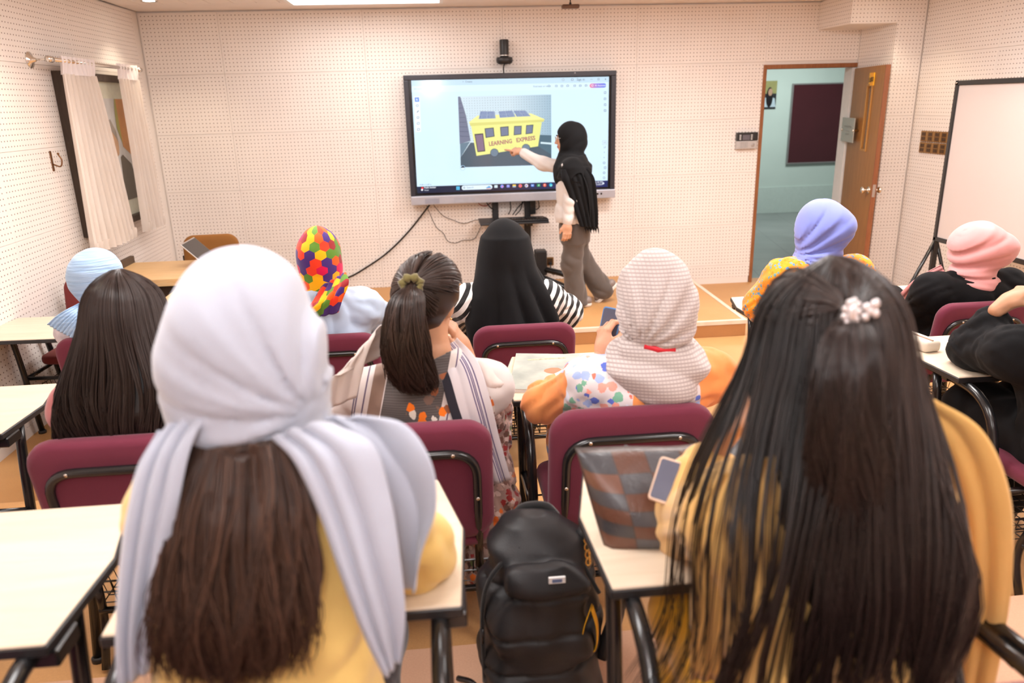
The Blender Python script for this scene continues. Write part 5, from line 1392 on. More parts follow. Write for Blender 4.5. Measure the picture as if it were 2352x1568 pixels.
def stripes(name, a, b, d, k, duty=0.0):
    t = NT(name); co = t.coord(); f, _ = t.noise(co, 4, 2)
    s = t.math('SINE', t.math('ADD', t.math('MULTIPLY', t.vmath('DOT_PRODUCT', co, d), k), t.math('MULTIPLY', f, 1.6)))
    t.set(t.mix(t.math('GREATER_THAN', s, duty), a, b), 0.7, 0, 0.25, 0.2)
    f2, _ = t.noise(co, 420, 2); t.bump(f2, 0.2, 0.001)
    return t.m
def floral(name, ground, blots, scale=22.0, rough=0.8):
    """printed cloth: blotches of several colours on a ground"""
    t = NT(name); co = t.coord(); _, nc = t.noise(co, 9, 3)
    wv = t.vmath('ADD', co, t.vmath('SCALE', nc)); 
    vo = t.n('ShaderNodeTexVoronoi'); t.l(co, vo.inputs['Vector']); vo.inputs['Scale'].default_value = scale
    n1, _ = t.noise(co, scale * 1.6, 3, 0.6, 0.6)
    sel = t.sep(vo.outputs['Color'])
    n = len(blots); st_ = [(i / n, c) for i, c in enumerate(blots)]
    pal = t.ramp(sel[0], st_, 'CONSTANT')
    d = t.math('ADD', vo.outputs['Distance'], t.math('MULTIPLY', t.math('SUBTRACT', n1, 0.5), 0.9))
    t.set(t.mix(t.math('LESS_THAN', d, 0.50), ground, pal), rough, 0, 0.25, 0.2)
    f2, _ = t.noise(co, 420, 2); t.bump(f2, 0.2, 0.001)
    return t.m
def hexcloth(name, cols, size=0.045):
    t = NT(name); uv = t.sep(t.coord('UV'))
    x = t.math('DIVIDE', uv[0], size); y = t.math('DIVIDE', uv[1], size)
    R3 = 1.7320508
    def cellc(ox, oy):
        cx = t.math('ADD', t.math('FLOOR', t.math('ADD', t.math('SUBTRACT', x, ox), 0.5)), ox)
        cy = t.math('ADD', t.math('MULTIPLY', t.math('FLOOR', t.math('ADD', t.math('DIVIDE', t.math('SUBTRACT', y, oy), R3), 0.5)), R3), oy)
        dx = t.math('SUBTRACT', x, cx); dy = t.math('SUBTRACT', y, cy)
        return cx, cy, t.math('ADD', t.math('MULTIPLY', dx, dx), t.math('MULTIPLY', dy, dy))
    a = cellc(0.0, 0.0); b = cellc(0.5, R3 / 2)
    k = t.math('LESS_THAN', b[2], a[2])
    mixv = lambda u, v: t.math('ADD', t.math('MULTIPLY', v, k), t.math('MULTIPLY', u, t.math('SUBTRACT', 1.0, k)))
    wn = t.n('ShaderNodeTexWhiteNoise'); wn.noise_dimensions = '2D'; t.l(t.comb(mixv(a[0], b[0]), mixv(a[1], b[1])), wn.inputs['Vector'])
    n = len(cols)
    t.set(t.ramp(wn.outputs['Value'], [(i / n, c) for i, c in enumerate(cols)], 'CONSTANT'), 0.75, 0, 0.25, 0.2)
    f2, _ = t.noise(t.coord(), 420, 2); t.bump(f2, 0.15, 0.001)
    return t.m
C_ = srgb
M_HEX = hexcloth('hexagon_print', [C_(245, 180, 10), C_(240, 90, 20), C_(215, 10, 80), C_(70, 40, 120), C_(90, 135, 40), C_(150, 35, 40), C_(245, 180, 10), C_(235, 60, 30), C_(70, 40, 120)], 0.042)
M_CHECK = checks('grey_check', (0.56, 0.50, 0.485, 1), (0.34, 0.275, 0.27, 1), 95.0, (0.62, 0.56, 0.55, 1))
M_STRIPE = stripes('black_white_stripes', (0.010, 0.010, 0.011, 1), (0.78, 0.77, 0.76, 1), (0.83, 0.10, -0.55), 150.0, -0.05)
M_BLUEGREY = fabric('blue_grey_chiffon', (0.43, 0.46, 0.55, 1), 0.05, 500, 0.75, 4, 0.4, 0.15)
M_YELLOW = fabric('yellow_cotton', (0.78, 0.53, 0.17, 1), 0.08, 420, 0.85, 6)
M_MUSTARD = fabric('mustard_crepe', (0.70, 0.41, 0.13, 1), 0.10, 420, 0.8, 5)
M_MUSTARD2 = fabric('bright_mustard', (0.80, 0.42, 0.03, 1), 0.08, 420, 0.8, 5)
M_LBLUE = fabric('pale_blue_cotton', (0.50, 0.62, 0.80, 1), 0.06, 420, 0.85, 5)
M_SKYSC = None
t = NT('crinkled_blue'); co = t.coord(); f1, _ = t.noise(t.mapping(co, (2, 2, 26)), 3.2, 3, 0.5, 0.4)
t.set(t.ramp(f1, [(0.3, (0.30, 0.47, 0.72)), (0.7, (0.44, 0.62, 0.86))]), 0.8, 0, 0.2, 0.3); t.bump(f1, 0.6, 0.01); M_SKYSC = t.m
M_LACE = fabric('white_lavender_lace', (0.62, 0.57, 0.64, 1), 0.15, 120, 0.85, 30)
M_LAV = fabric('lavender_chiffon', (0.185, 0.225, 0.60, 1), 0.10, 420, 0.75, 5)
M_PINK = fabric('pink_satin', (0.68, 0.305, 0.30, 1), 0.10, 420, 0.5, 6)
M_BLACKC = fabric('black_cloth', (0.008, 0.008, 0.009, 1), 0.2, 420, 0.9, 5, 0.03)
M_BLACKSC = fabric('black_chiffon', (0.009, 0.009, 0.010, 1), 0.2, 420, 0.85, 5, 0.05)
for m_ in (M_BLACKC, M_BLACKSC): m_.node_tree.nodes['Principled BSDF'].inputs['Specular IOR Level'].default_value = 0.12
M_WSHIRT = fabric('white_blouse', (0.74, 0.69, 0.67, 1), 0.04, 420, 0.75, 5)
M_GREYTR = fabric('grey_trousers', (0.105, 0.085, 0.075, 1), 0.14, 420, 0.8, 6)
M_ORANGEF = floral('orange_floral', (0.86, 0.30, 0.075, 1), [C_(250, 240, 240), C_(120, 150, 220), C_(250, 150, 90), C_(70, 150, 110), C_(245, 200, 190), C_(250, 130, 60)], 26)
M_ORANGE = fabric('orange_crepe', (0.86, 0.31, 0.09, 1), 0.07, 420, 0.8, 5)
M_TIEDYE = floral('orange_teal_print', (0.86, 0.31, 0.02, 1), [C_(110, 150, 150), C_(245, 140, 20), C_(250, 160, 30), C_(90, 140, 180), C_(245, 130, 20)], 62)
M_ROSE = fabric('dusty_rose', (0.42, 0.12, 0.12, 1), 0.08)
M_DARKTR = fabric('dark_trousers', (0.035, 0.035, 0.05, 1), 0.1)
M_FLORALP7 = floral('autumn_floral', (0.45, 0.33, 0.29, 1), [C_(235, 120, 40), C_(90, 70, 65), C_(215, 195, 190), C_(160, 60, 40), C_(225, 205, 200), C_(90, 110, 60), C_(70, 50, 60)], 30)
M_SHOE = plain('dark_shoe', (0.03, 0.025, 0.025), 0.5)
def p7_mat():
    """kurta back: grey panel in the middle, cream panel with dark stripes beside it, flowers at the lower right"""
    t = NT('kurta_panels'); co = t.coord(); s = t.sep(co)
    x = t.math('SUBTRACT', s[0], -0.06); z = s[2]
    xs = t.math('SUBTRACT', x, t.math('MULTIPLY', t.math('SUBTRACT', z, 1.05), 0.25))
    def between(v, a, b): return t.math('MULTIPLY', t.math('GREATER_THAN', v, a), t.math('LESS_THAN', v, b))
    pin = t.math('GREATER_THAN', t.math('SINE', t.math('MULTIPLY', z, 900)), 0.2)
    grey = t.mix(t.math('MULTIPLY', pin, 0.5), (0.085, 0.072, 0.07, 1), (0.15, 0.13, 0.125, 1))
    cream = (0.62, 0.55, 0.53, 1)
    col = t.mix(between(xs, -0.125, 0.045), cream, grey)
    col = t.mix(between(xs, -0.165, -0.128), col, (0.24, 0.155, 0.12, 1))
    for a in (-0.183, -0.205, -0.212, 0.065, 0.085, 0.093, 0.12): col = t.mix(between(xs, a, a + 0.0045), col, (0.11, 0.08, 0.14, 1))
    vo = t.n('ShaderNodeTexVoronoi'); t.l(co, vo.inputs['Vector']); vo.inputs['Scale'].default_value = 34
    n1, _ = t.noise(co, 46, 3, 0.6, 0.5); sel = t.sep(vo.outputs['Color'])
    pal = t.ramp(sel[0], [(0, C_(240, 120, 30)), (0.3, C_(225, 215, 205)), (0.5, C_(150, 90, 60)), (0.65, C_(190, 60, 50)), (0.8, C_(120, 95, 85))], 'CONSTANT')
    d = t.math('ADD', vo.outputs['Distance'], t.math('MULTIPLY', t.math('SUBTRACT', n1, 0.5), 0.8))
    reg = t.math('LESS_THAN', t.vmath('DISTANCE', t.comb(x, z), (0.06, 0.97, 0)), 0.13)
    col = t.mix(t.math('MULTIPLY', reg, t.math('LESS_THAN', d, 0.46)), col, pal)
    t.set(col, 0.8, 0, 0.25, 0.2); f2, _ = t.noise(co, 420, 2); t.bump(f2, 0.2, 0.001)
    return t.m
M_P7 = p7_mat()
def p7_shawl():
    t = NT('striped_shawl'); uv = t.sep(t.coord('UV')); v = uv[0]
    def between(a, b): return t.math('MULTIPLY', t.math('GREATER_THAN', v, a), t.math('LESS_THAN', v, b))
    col = t.mix(between(0.0, 0.22), (0.60, 0.55, 0.58, 1), (0.022, 0.020, 0.030, 1))
    for a in (0.62, 0.68, 0.72, 0.80): col = t.mix(between(a, a + 0.028), col, (0.08, 0.055, 0.15, 1))
    t.set(col, 0.8, 0, 0.2, 0.3); f2, _ = t.noise(t.coord(), 420, 2); t.bump(f2, 0.2, 0.001)
    return t.m
M_SHAWL = p7_shawl()

def p9_mat():
    t = NT('orange_floral_kurta'); co = t.coord(); s = t.sep(co)
    def between(v, a, b): return t.math('MULTIPLY', t.math('GREATER_THAN', v, a), t.math('LESS_THAN', v, b))
    nz, _ = t.noise(co, 7, 3); x = t.math('ADD', s[0], t.math('MULTIPLY', t.math('SUBTRACT', nz, 0.5), 0.05))
    vo = t.n('ShaderNodeTexVoronoi'); t.l(co, vo.inputs['Vector']); vo.inputs['Scale'].default_value = 30
    n1, _ = t.noise(co, 40, 3, 0.6, 0.6); sel = t.sep(vo.outputs['Color'])
    pal = t.ramp(sel[0], [(0, C_(165, 185, 230)), (0.22, C_(245, 165, 150)), (0.45, C_(225, 230, 245)), (0.6, C_(120, 175, 150)), (0.7, C_(240, 120, 100)), (0.84, C_(95, 115, 205))], 'CONSTANT')
    d = t.math('ADD', vo.outputs['Distance'], t.math('MULTIPLY', t.math('SUBTRACT', n1, 0.5), 0.9))
    pr = t.mix(t.math('LESS_THAN', d, 0.45), (0.72, 0.66, 0.68, 1), pal)
    orange = t.ramp(nz, [(0.3, (0.84, 0.27, 0.075)), (0.7, (0.90, 0.36, 0.12))])
    reg = t.math('MAXIMUM', between(x, 0.345, 0.53), between(x, 0.66, 0.735))
    t.set(t.mix(reg, orange, pr), 0.8, 0, 0.25, 0.2); f2, _ = t.noise(co, 420, 2); t.bump(f2, 0.2, 0.001)
    return t.m
M_P9 = p9_mat()
def hijab(g, mat, rad=(0.100, 0.118, 0.135), off=(0, -0.022, 0.012), neck_r=(0.085, 0.10), cowl=None, folds=(), extra=None, h=0.0072, lo=None, hi=None, uvfn=None, face=(0.060, 0.085, 0.088), name='headscarf'):
    H, R = g.H, g.R
    def f(p):
        q = to_local(p, H, R)
        d = ell(q, off, rad)
        d = smin(d, cap(p, H + v3(0, -0.02, -0.07), g.neck + v3(0, 0, -0.02), *neck_r), 0.06)
        if cowl is not None: d = smin(d, ell(p, g.neck + np.array(cowl[0], np.float32), cowl[1]), 0.05)
        if extra is not None: d = extra(p, q, d)
        for (dr_, fr, am, wp, ph) in folds: d = d - am * crease(p, dr_, fr, wp, ph)
        if face is not None: d = smax(d, -ell(q, (0, 0.135, -0.012), face), 0.014)
        return d
    if lo is None: lo, hi = H + v3(-0.30, -0.30, -0.42), H + v3(0.30, 0.26, 0.20)
    V, Fq = surf(f, lo, hi, h)
    return keep_world(np_obj(name, V, Fq, mat, None, True, uvfn(V) if uvfn else None), g.e)
def cyl_uv(c, r=0.11):
    def f(V):
        d = V - c; a = np.arctan2(d[:, 0], -d[:, 1]); return np.stack([a * r, d[:, 2]], 1)
    return f

# ================================================================== P9: checked grey headscarf, orange floral top, blue phone
b9 = (0.54, 2.18, TIER2)
H9 = aty(1500, 690, 2.13)
hp = aty(1402, 770, 2.50)
g9 = figure('P9', 'woman in checked grey headscarf and orange floral top holding a blue phone', b9, H9, (4, 8, 0),
            {-1: dict(el=(0.30, 2.26, TIER2 + 0.74), wr=tuple(aty(1385, 812, 2.42)), pose=GRIP, fwd=(0.12, 0.35, 0.8), back=(-0.8, -0.3, 0.2))}, SKIN, sh_w=0.185)
top(g9, M_P9, 0.020, 0.011, 0.62, 34, sleeve_inf=0.016)
bottoms(g9, M_ORANGEF); shoes(g9, M_SHOE)
def x9(p, q, d):
    d = smin(d, ell(q, (0.0, -0.055, -0.03), (0.108, 0.10, 0.12)), 0.04)
    n = g9.neck
    c = loft(p, [n[2] - 0.135, n[2] - 0.10, n[2] - 0.03, n[2] + 0.035, n[2] + 0.06], [n[0] + 0.0, n[0] + 0.0, n[0], n[0], n[0]], [n[1] - 0.045, n[1] - 0.035, n[1] - 0.01, n[1], n[1]], [0.06, 0.12, 0.165, 0.125, 0.09], [0.10, 0.13, 0.14, 0.11, 0.09])
    c = c - 0.018 * crease(p, (0.35, 0.0, 0.93), 70, 1.3, 0.8)
    d = smax(d, -(p[2] - (n[2] + 0.045)), 0.02)
    d = d - 0.015 * radial(p, G9, 15, 0.4, 0.06, 0.30, 0.6)
    d = np.minimum(d, c)
    return d
G9 = aty(1475, 800, 2.0)
hijab(g9, M_CHECK, (0.112, 0.125, 0.142), (0, -0.02, 0.015), (0.085, 0.08), None,
      [], x9)
ly = tube('lanyard', [g9.neck + v3(-0.055, -0.088, 0.052), g9.neck + v3(-0.02, -0.106, 0.046), g9.neck + v3(0.03, -0.104, 0.040)], [0.009, 0.010, 0.008], plain('red_lanyard', (0.62, 0.015, 0.03), 0.5), None, 8); keep_world(ly, g9.e)
ph9 = empty('smartphone', tuple(aty(1399, 755, 2.47))); tag(ph9, 'smartphone in a blue case held by the woman in checked headscarf', 'phone')
ph9.rotation_euler = (math.radians(72), math.radians(3), math.radians(-40))
prism('case', rounded_rect(0.072, 0.15, 0.010, 5), -0.005, 0.004, plain('blue_case', (0.10, 0.24, 0.50), 0.35), ph9, 0.0015, 1)
prism('glass', rounded_rect(0.064, 0.140, 0.008, 5), 0.004, 0.005, plain('phone_glass', (0.10, 0.11, 0.16), 0.08), ph9)

# ================================================================== P8: black headscarf, striped dress
b8 = (0.33, 3.58, 0.0)
H8 = aty(1160, 575, 3.58)
g8 = figure('P8', 'woman in long black chiffon headscarf and black and white striped dress', b8, H8, (0, 12, 0),
            {1: dict(el=tuple(aty(1300, 715, 3.66)), wr=tuple(aty(1225, 735, 3.85))), -1: dict(el=tuple(aty(1045, 730, 3.70)), wr=tuple(aty(1110, 735, 3.9)))}, SKIN, sh_w=0.185)
top(g8, M_STRIPE, 0.022, 0.010, 0.85, 30, sleeve_inf=0.035); bottoms(g8, M_BLACKC); shoes(g8, M_SHOE)
def x8(p, q, d):
    H = H8
    zs = [H[2] - 0.60, H[2] - 0.50, H[2] - 0.33, H[2] - 0.20, H[2] - 0.08, H[2] + 0.06]
    c = loft(p, zs, [H[0] + 0.01, H[0] + 0.01, H[0] + 0.02, H[0] + 0.012, H[0], H[0]], [H[1] - 0.09, H[1] - 0.085, H[1] - 0.06, H[1] - 0.045, H[1] - 0.03, H[1] - 0.02], [0.165, 0.185, 0.22, 0.205, 0.150, 0.105], [0.135, 0.14, 0.145, 0.13, 0.115, 0.10], 2.2)
    ph = np.arctan2(p[0] - H[0], -(p[1] - H[1]))
    c = c - 0.030 * (np.abs(np.sin(4.5 * ph + 2.5 * (p[2] - H[2]) + 1.2 * np.sin(5 * (p[2] - H[2]) + 2 * ph))) - 0.6) * np.clip((H[2] - 0.02 - p[2]) / 0.28, 0, 1)
    return smin(d, c, 0.05)
hijab(g8, M_BLACKSC, (0.112, 0.122, 0.142), (0, -0.02, 0.012), (0.09, 0.11), None, [((0.9, 0.1, 0.3), 30, 0.004, 1.5, 0.3)], x8, h=0.008, lo=H8 + v3(-0.28, -0.28, -0.62), hi=H8 + v3(0.28, 0.24, 0.20))

# ================================================================== P6: hexagon print headscarf, pale blue shirt
b6 = (-0.53, 3.60, 0.0)
H6 = aty(735, 592, 3.55)
g6 = figure('P6', 'woman in bright hexagon patterned headscarf and pale blue shirt', b6, H6, (0, 4, 0),
            {1: dict(el=tuple(aty(880, 735, 3.72)), wr=b6 + v3(0.12, 0.34, 0.735))}, SKIN, sh_w=0.18)
top(g6, M_LBLUE, 0.024, 0.012, 0.92, 30, sleeve_inf=0.034); bottoms(g6, M_DARKTR); shoes(g6, M_SHOE)
hijab(g6, M_HEX, (0.103, 0.118, 0.138), (0, -0.02, 0.012), (0.085, 0.088), None, [((0.3, 0.1, 0.9), 44, 0.005, 1.5, 0.2)], None, uvfn=cyl_uv(H6))
c = [aty(768, 640, 3.42), aty(760, 668, 3.36), aty(748, 695, 3.33), aty(742, 725, 3.35)]
cloth_strip('scarf_end', c, [np.array([0.060, -0.02, 0.030]), np.array([0.085, -0.02, 0.045]), np.array([0.085, 0.0, 0.03]), np.array([0.070, 0.0, 0.010])], M_HEX, g6.e, pleats=3, amp=0.006, metric=True)

# ================================================================== P5: pale blue crinkled headscarf
b5 = (-1.585, 3.76, 0.0)
H5 = aty(232, 642, 3.70)
g5 = figure('P5', 'woman in pale blue crinkled headscarf bending over beside the left wall', b5, H5, (-38, 18, 8), None, SKIN, sh_w=0.165)
top(g5, M_LACE, 0.02, 0.005, 0.9, 34); bottoms(g5, M_DARKTR); shoes(g5, M_SHOE)
hijab(g5, M_SKYSC, (0.100, 0.128, 0.135), (0, -0.03, 0.015), (0.075, 0.070), None, [((0.25, 0.1, 0.95), 120, 0.0018, 1.0, 0.2)], None)
c = [aty(195, 705, 3.58), aty(180, 725, 3.52), aty(162, 745, 3.50), aty(146, 765, 3.50)]
cloth_strip('scarf_end', c, [np.array([0.020, 0, -0.022]), np.array([0.038, 0, -0.036]), np.array([0.052, 0, -0.044]), np.array([0.062, 0, -0.046])], M_SKYSC, g5.e, pleats=9, amp=0.007)

# ================================================================== P10: lavender headscarf, orange print
b10 = (1.93, 3.50, 0.0)
H10 = aty(1880, 520, 3.55)
g10 = figure('P10', 'woman in lavender headscarf and orange teal printed kurta near the doorway', b10, H10, (24, 0, 0),
             {-1: dict(el=tuple(aty(1748, 700, 3.62)), wr=tuple(b10 + v3(-0.12, 0.34, 0.735)))}, SKIN, sh_w=0.185)
top(g10, M_TIEDYE, 0.026, 0.011, 0.9, 30, sleeve_inf=0.04); bottoms(g10, M_ORANGE); shoes(g10, M_SHOE)
def x10(p, q, d):
    d = smin(d, ell(q, (0.02, -0.105, 0.005), (0.085, 0.075, 0.085)), 0.04)
    return d - 0.016 * radial(p, G10, 16, 0.3, 0.05, 0.34, 0.5)
G10 = aty(1838, 592, 3.45)
hijab(g10, M_LAV, (0.110, 0.125, 0.130), (0, -0.02, 0.010), (0.10, 0.105), ((0, -0.005, -0.02), (0.125, 0.115, 0.06)), [], x10)

# ================================================================== P11: pink headscarf, black top
b11 = (2.64, 3.57, 0.0)
H11 = aty(2235, 570, 3.52)
g11 = figure('P11', 'woman in pink satin headscarf and black top with the scarf end over her shoulder', b11, H11, (12, 22, 0),
             {-1: dict(el=tuple(aty(2095, 735, 3.66)), wr=tuple(b11 + v3(-0.12, 0.36, 0.735)))}, SKIN, sh_w=0.20, sh_drop=0.20)
top(g11, M_BLACKC, 0.026, 0.011, 0.92, 28, sleeve_inf=0.04); bottoms(g11, M_BLACKC); shoes(g11, M_SHOE)
def x11(p, q, d):
    d = smin(d, ell(q, (0.055, -0.085, -0.03), (0.105, 0.09, 0.085)), 0.05)
    return d - 0.017 * radial(p, G11, 18, 0.9, 0.06, 0.45, 0.5)
G11 = aty(2150, 632, 3.45)
hijab(g11, M_PINK, (0.118, 0.130, 0.120), (0.0, -0.02, 0.015), (0.09, 0.10), ((0, 0, -0.01), (0.13, 0.11, 0.05)), [], x11)
c = [aty(2170, 625, 3.58), aty(2130, 650, 3.60), aty(2105, 668, 3.62), aty(2082, 692, 3.66)]
cloth_strip('scarf_end', c, [np.array([0.025, 0.0, -0.040]), np.array([0.030, 0.0, -0.046]), np.array([0.034, 0, -0.048]), np.array([0.040, 0, -0.046])], M_PINK, g11.e, pleats=4, amp=0.006)

# ================================================================== P12: black clothes, hand raised to the head
b12 = (2.14, 2.18, TIER2)
H12 = aty(2462, 640, 2.26)
g12 = figure('P12', 'person in loose black clothes resting the head on a raised hand', b12, H12, (10, 12, 0),
             {-1: dict(el=tuple(aty(2238, 800, 2.46)), wr=tuple(aty(2305, 700, 2.38)), pose=GRIP, fwd=(0.7, -0.05, 0.6), back=(-0.5, 0.1, 0.7)), 1: dict(el=(2.55, 2.36, TIER2 + 0.72), wr=(2.3, 2.5, TIER2 + 0.735))}, SKIN2, sh_w=0.185)
def e12(p, d):
    a = chain(p, [g12.sh[-1], g12.el[-1], g12.el[-1] + (g12.wr[-1] - g12.el[-1]) * 0.62], (0.080, 0.070, 0.050), 0.05)
    return smin(d, a - 0.013 * crease(p, (0.7, 0.2, 0.7), 120, 2.2), 0.05)
top(g12, M_BLACKC, 0.03, 0.007, 0.55, 28, e12, sleeve_inf=0.02); bottoms(g12, M_BLACKC, 0.04, 0.006); shoes(g12, M_SHOE)
hijab(g12, M_BLACKSC, (0.105, 0.118, 0.135), (0, -0.02, 0.012), (0.085, 0.095), ((0, 0, -0.02), (0.13, 0.11, 0.06)), [((0.3, 0.1, 0.9), 40, 0.004, 1.5, 0.4)], None)
# ------------------------------------------------------------------ hair helpers
def skull(H, R, th, ph, rad, off=(0, -0.014, 0.022)):
    """point on the hair cap: th from the crown, ph about the vertical with 0 at the back"""
    d = np.stack([rad[0] * np.sin(th) * np.sin(ph), -rad[1] * np.sin(th) * np.cos(ph), rad[2] * np.cos(th)], -1) + np.array(off)
    return d @ np.asarray(R, float).T + np.asarray(H, float)
def smooth_rows(P, k=2):
    for _ in range(k): P[:, 1:-1] = 0.25 * P[:, :-2] + 0.5 * P[:, 1:-1] + 0.25 * P[:, 2:]
    return P
def hair_cap(g, mat, rad, off, lo_cut, h=0.007, extra=None):
    def f(p):
        q = to_local(p, g.H, g.R)
        d = ell(q, off, rad)
        d = smax(d, -ell(q, (0, 0.13, -0.03), (0.066, 0.085, 0.100)), 0.015)
        if extra: d = extra(p, q, d)
        return d
    lo, hi = lo_cut
    V, Fq = surf(f, lo, hi, h)
    rng = np.random.default_rng(1)
    return keep_world(np_obj('hair_volume', V, Fq, mat, None, True, np.stack([np.full(len(V), 0.15), V[:, 2]], 1)), g.e)

# ================================================================== P4: long loose dark hair
b4 = (-0.92, 2.22, TIER2)
H4 = aty(296, 742, 2.16)
g4 = figure('P4', 'woman with very long loose dark hair and no headscarf', b4, H4, (-6, 10, 0), None, SKIN, sh_w=0.17)
top(g4, M_ROSE, 0.018, 0.005, 0.9, 34); bottoms(g4, M_DARKTR); shoes(g4, M_SHOE)
def long_hair(g, name, N, zend, spread, mat, seed, rad=(0.098, 0.112, 0.118), back=0.15, phmax=2.0, wav=0.012, shift=(0, 0), r0=0.0018, lift=0.0, K=22, flare=0.0):
    rng = np.random.default_rng(seed)
    ph = rng.uniform(-phmax, phmax, N); lay = rng.uniform(0.0, 0.016, N); t0 = rng.uniform(0.02, 0.30, N)
    ks = 9; P = np.zeros((N, K, 3))
    th = np.linspace(0, 1, ks)[None, :] * (1.62 - t0)[:, None] + t0[:, None]
    # parting: strands start at the crown line and swing round to their azimuth
    phr = ph[:, None] * np.clip(0.35 + th / 1.3, 0, 1)
    rr = [np.ones((N, ks)) * r + lay[:, None] for r in rad]
    P[:, :ks] = skull(g.H, g.R, th, phr, rr)
    e = P[:, ks - 1]; n = K - ks
    cx = g.H[0] + shift[0]
    nc = 64; cid = np.floor((ph + phmax) / (2 * phmax) * nc).astype(int); pc_ = (cid + 0.5) / nc * 2 * phmax - phmax
    cph = 2.6 * np.sin(1.9 * pc_ + seed) + 1.3 * pc_ + 0.7 * rng.uniform(-1, 1, nc)[np.clip(cid, 0, nc - 1)]; cam_ = rng.uniform(0.4, 1.5, nc)[np.clip(cid, 0, nc - 1)]; cy_ = rng.uniform(-0.010, 0.010, nc)[np.clip(cid, 0, nc - 1)]
    ze = zend + rng.uniform(-0.05, 0.03, N) + 0.04 * np.abs(ph) / phmax
    yb = g.tor[2][4] - back - lay * 2.0
    for k in range(1, n + 1):
        u = k / n
        x = cx + (e[:, 0] - g.H[0]) * (1 + spread * u + flare * np.sin(PI * min(1, u * 1.2))) + shift[1] * u
        x = x + wav * cam_ * u * np.sin(8.5 * u + cph) + 0.0045 * u * rng.standard_normal(N) - 0.45 * u * (ph - pc_) * 0.1
        y = e[:, 1] + (np.minimum(yb, e[:, 1] + 0.02) - e[:, 1]) * min(1, u * 2.2) + 0.010 * np.sin(7 * u + cph * 2) * u + cy_ * u
        sidef = np.clip((np.abs(ph) - 1.35) / 0.5, 0, 1)
        y = y * (1 - sidef) + (e[:, 1] - 0.03 * u) * sidef
        z = e[:, 2] + (ze - e[:, 2]) * u
        P[:, ks - 1 + k] = np.stack([x, y, z], 1)
    P = smooth_rows(P, 2)
    return strand_mesh(name, P, r0 * rng.uniform(0.6, 1.6, N), 0.0003, mat, g.e, 3, True, seed)
def x4(p, q, d):
    H = H4
    zs = [H[2] - 0.46, H[2] - 0.38, H[2] - 0.22, H[2] - 0.08, H[2] + 0.02]
    c = loft(p, zs, [H[0]] * 5, [g4.tor[2][4] - 0.10, g4.tor[2][4] - 0.10, g4.tor[2][4] - 0.10, H[1] - 0.05, H[1] - 0.02], [0.14, 0.165, 0.135, 0.10, 0.09], [0.022, 0.03, 0.045, 0.075, 0.09])
    return smin(d, c, 0.04)
hair_cap(g4, HAIR_DK, (0.096, 0.110, 0.117), (0, -0.016, 0.022), (H4 + v3(-0.24, -0.26, -0.47), H4 + v3(0.24, 0.16, 0.17)), 0.008, x4)
long_hair(g4, 'hair', 2400, H4[2] - 0.46, 0.50, HAIR_DK, 3, back=0.125, wav=0.040, flare=0.22, r0=0.0013)

# ================================================================== P7: ponytail, striped and floral clothes
b7 = (-0.12, 2.17, TIER2)
H7 = aty(985, 690, 2.14)
wr7 = aty(1062, 790, 2.22)
g7 = figure('P7', 'woman with a dark ponytail leaning her cheek on her hand', b7, H7, (-30, 8, 8),
            {1: dict(el=tuple(aty(1098, 940, 2.38)), wr=tuple(aty(1066, 806, 2.26)), pose=CHEEK, fwd=(-0.35, -0.05, 0.9), back=(0.85, -0.15, 0.3)),
             -1: dict(el=(-0.40, 2.28, TIER2 + 0.71), wr=(-0.2, 2.5, TIER2 + 0.735))}, SKIN2, sh_w=0.165, sh_drop=0.262)
top(g7, M_P7, 0.020, 0.008, 0.12, 30, sleeve_inf=0.016, neck_r=0.075)
bottoms(g7, M_FLORALP7, 0.03); shoes(g7, M_SHOE)
# floral sleeve and side drape on her right
def dr7(p):
    s = g7.sh[1]
    a = chain(p, [s + v3(-0.01, -0.015, 0.012), g7.el[1] + v3(0.005, -0.045, 0.03), b7 + v3(0.235, 0.02, 0.42), b7 + v3(0.21, -0.02, 0.20)], (0.072, 0.092, 0.082, 0.072), 0.06)
    return a - 0.016 * crease(p, (0.8, 0.3, 0.25), 110, 2.2)
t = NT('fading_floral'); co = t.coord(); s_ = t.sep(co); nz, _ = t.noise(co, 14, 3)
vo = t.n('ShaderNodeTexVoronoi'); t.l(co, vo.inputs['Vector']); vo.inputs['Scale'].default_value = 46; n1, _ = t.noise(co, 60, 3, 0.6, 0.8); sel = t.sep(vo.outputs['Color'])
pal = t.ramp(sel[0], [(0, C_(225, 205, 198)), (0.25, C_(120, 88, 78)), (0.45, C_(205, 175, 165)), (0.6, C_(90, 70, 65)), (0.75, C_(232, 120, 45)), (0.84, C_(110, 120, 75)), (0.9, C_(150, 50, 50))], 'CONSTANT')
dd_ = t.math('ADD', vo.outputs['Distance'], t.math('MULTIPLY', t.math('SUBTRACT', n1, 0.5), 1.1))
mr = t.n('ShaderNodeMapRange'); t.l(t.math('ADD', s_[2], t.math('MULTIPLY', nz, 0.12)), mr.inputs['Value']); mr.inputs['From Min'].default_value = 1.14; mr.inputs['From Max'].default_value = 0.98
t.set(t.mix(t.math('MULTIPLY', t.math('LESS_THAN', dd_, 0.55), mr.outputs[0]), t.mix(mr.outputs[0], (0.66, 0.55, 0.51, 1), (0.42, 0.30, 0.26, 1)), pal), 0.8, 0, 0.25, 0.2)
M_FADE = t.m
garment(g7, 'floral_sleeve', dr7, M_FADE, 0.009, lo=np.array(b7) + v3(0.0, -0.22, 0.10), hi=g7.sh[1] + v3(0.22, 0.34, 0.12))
c = [aty(1025, 800, 2.13), aty(1055, 850, 2.03), aty(1080, 930, 1.99), aty(1108, 1020, 1.995), aty(1140, 1110, 2.02)]
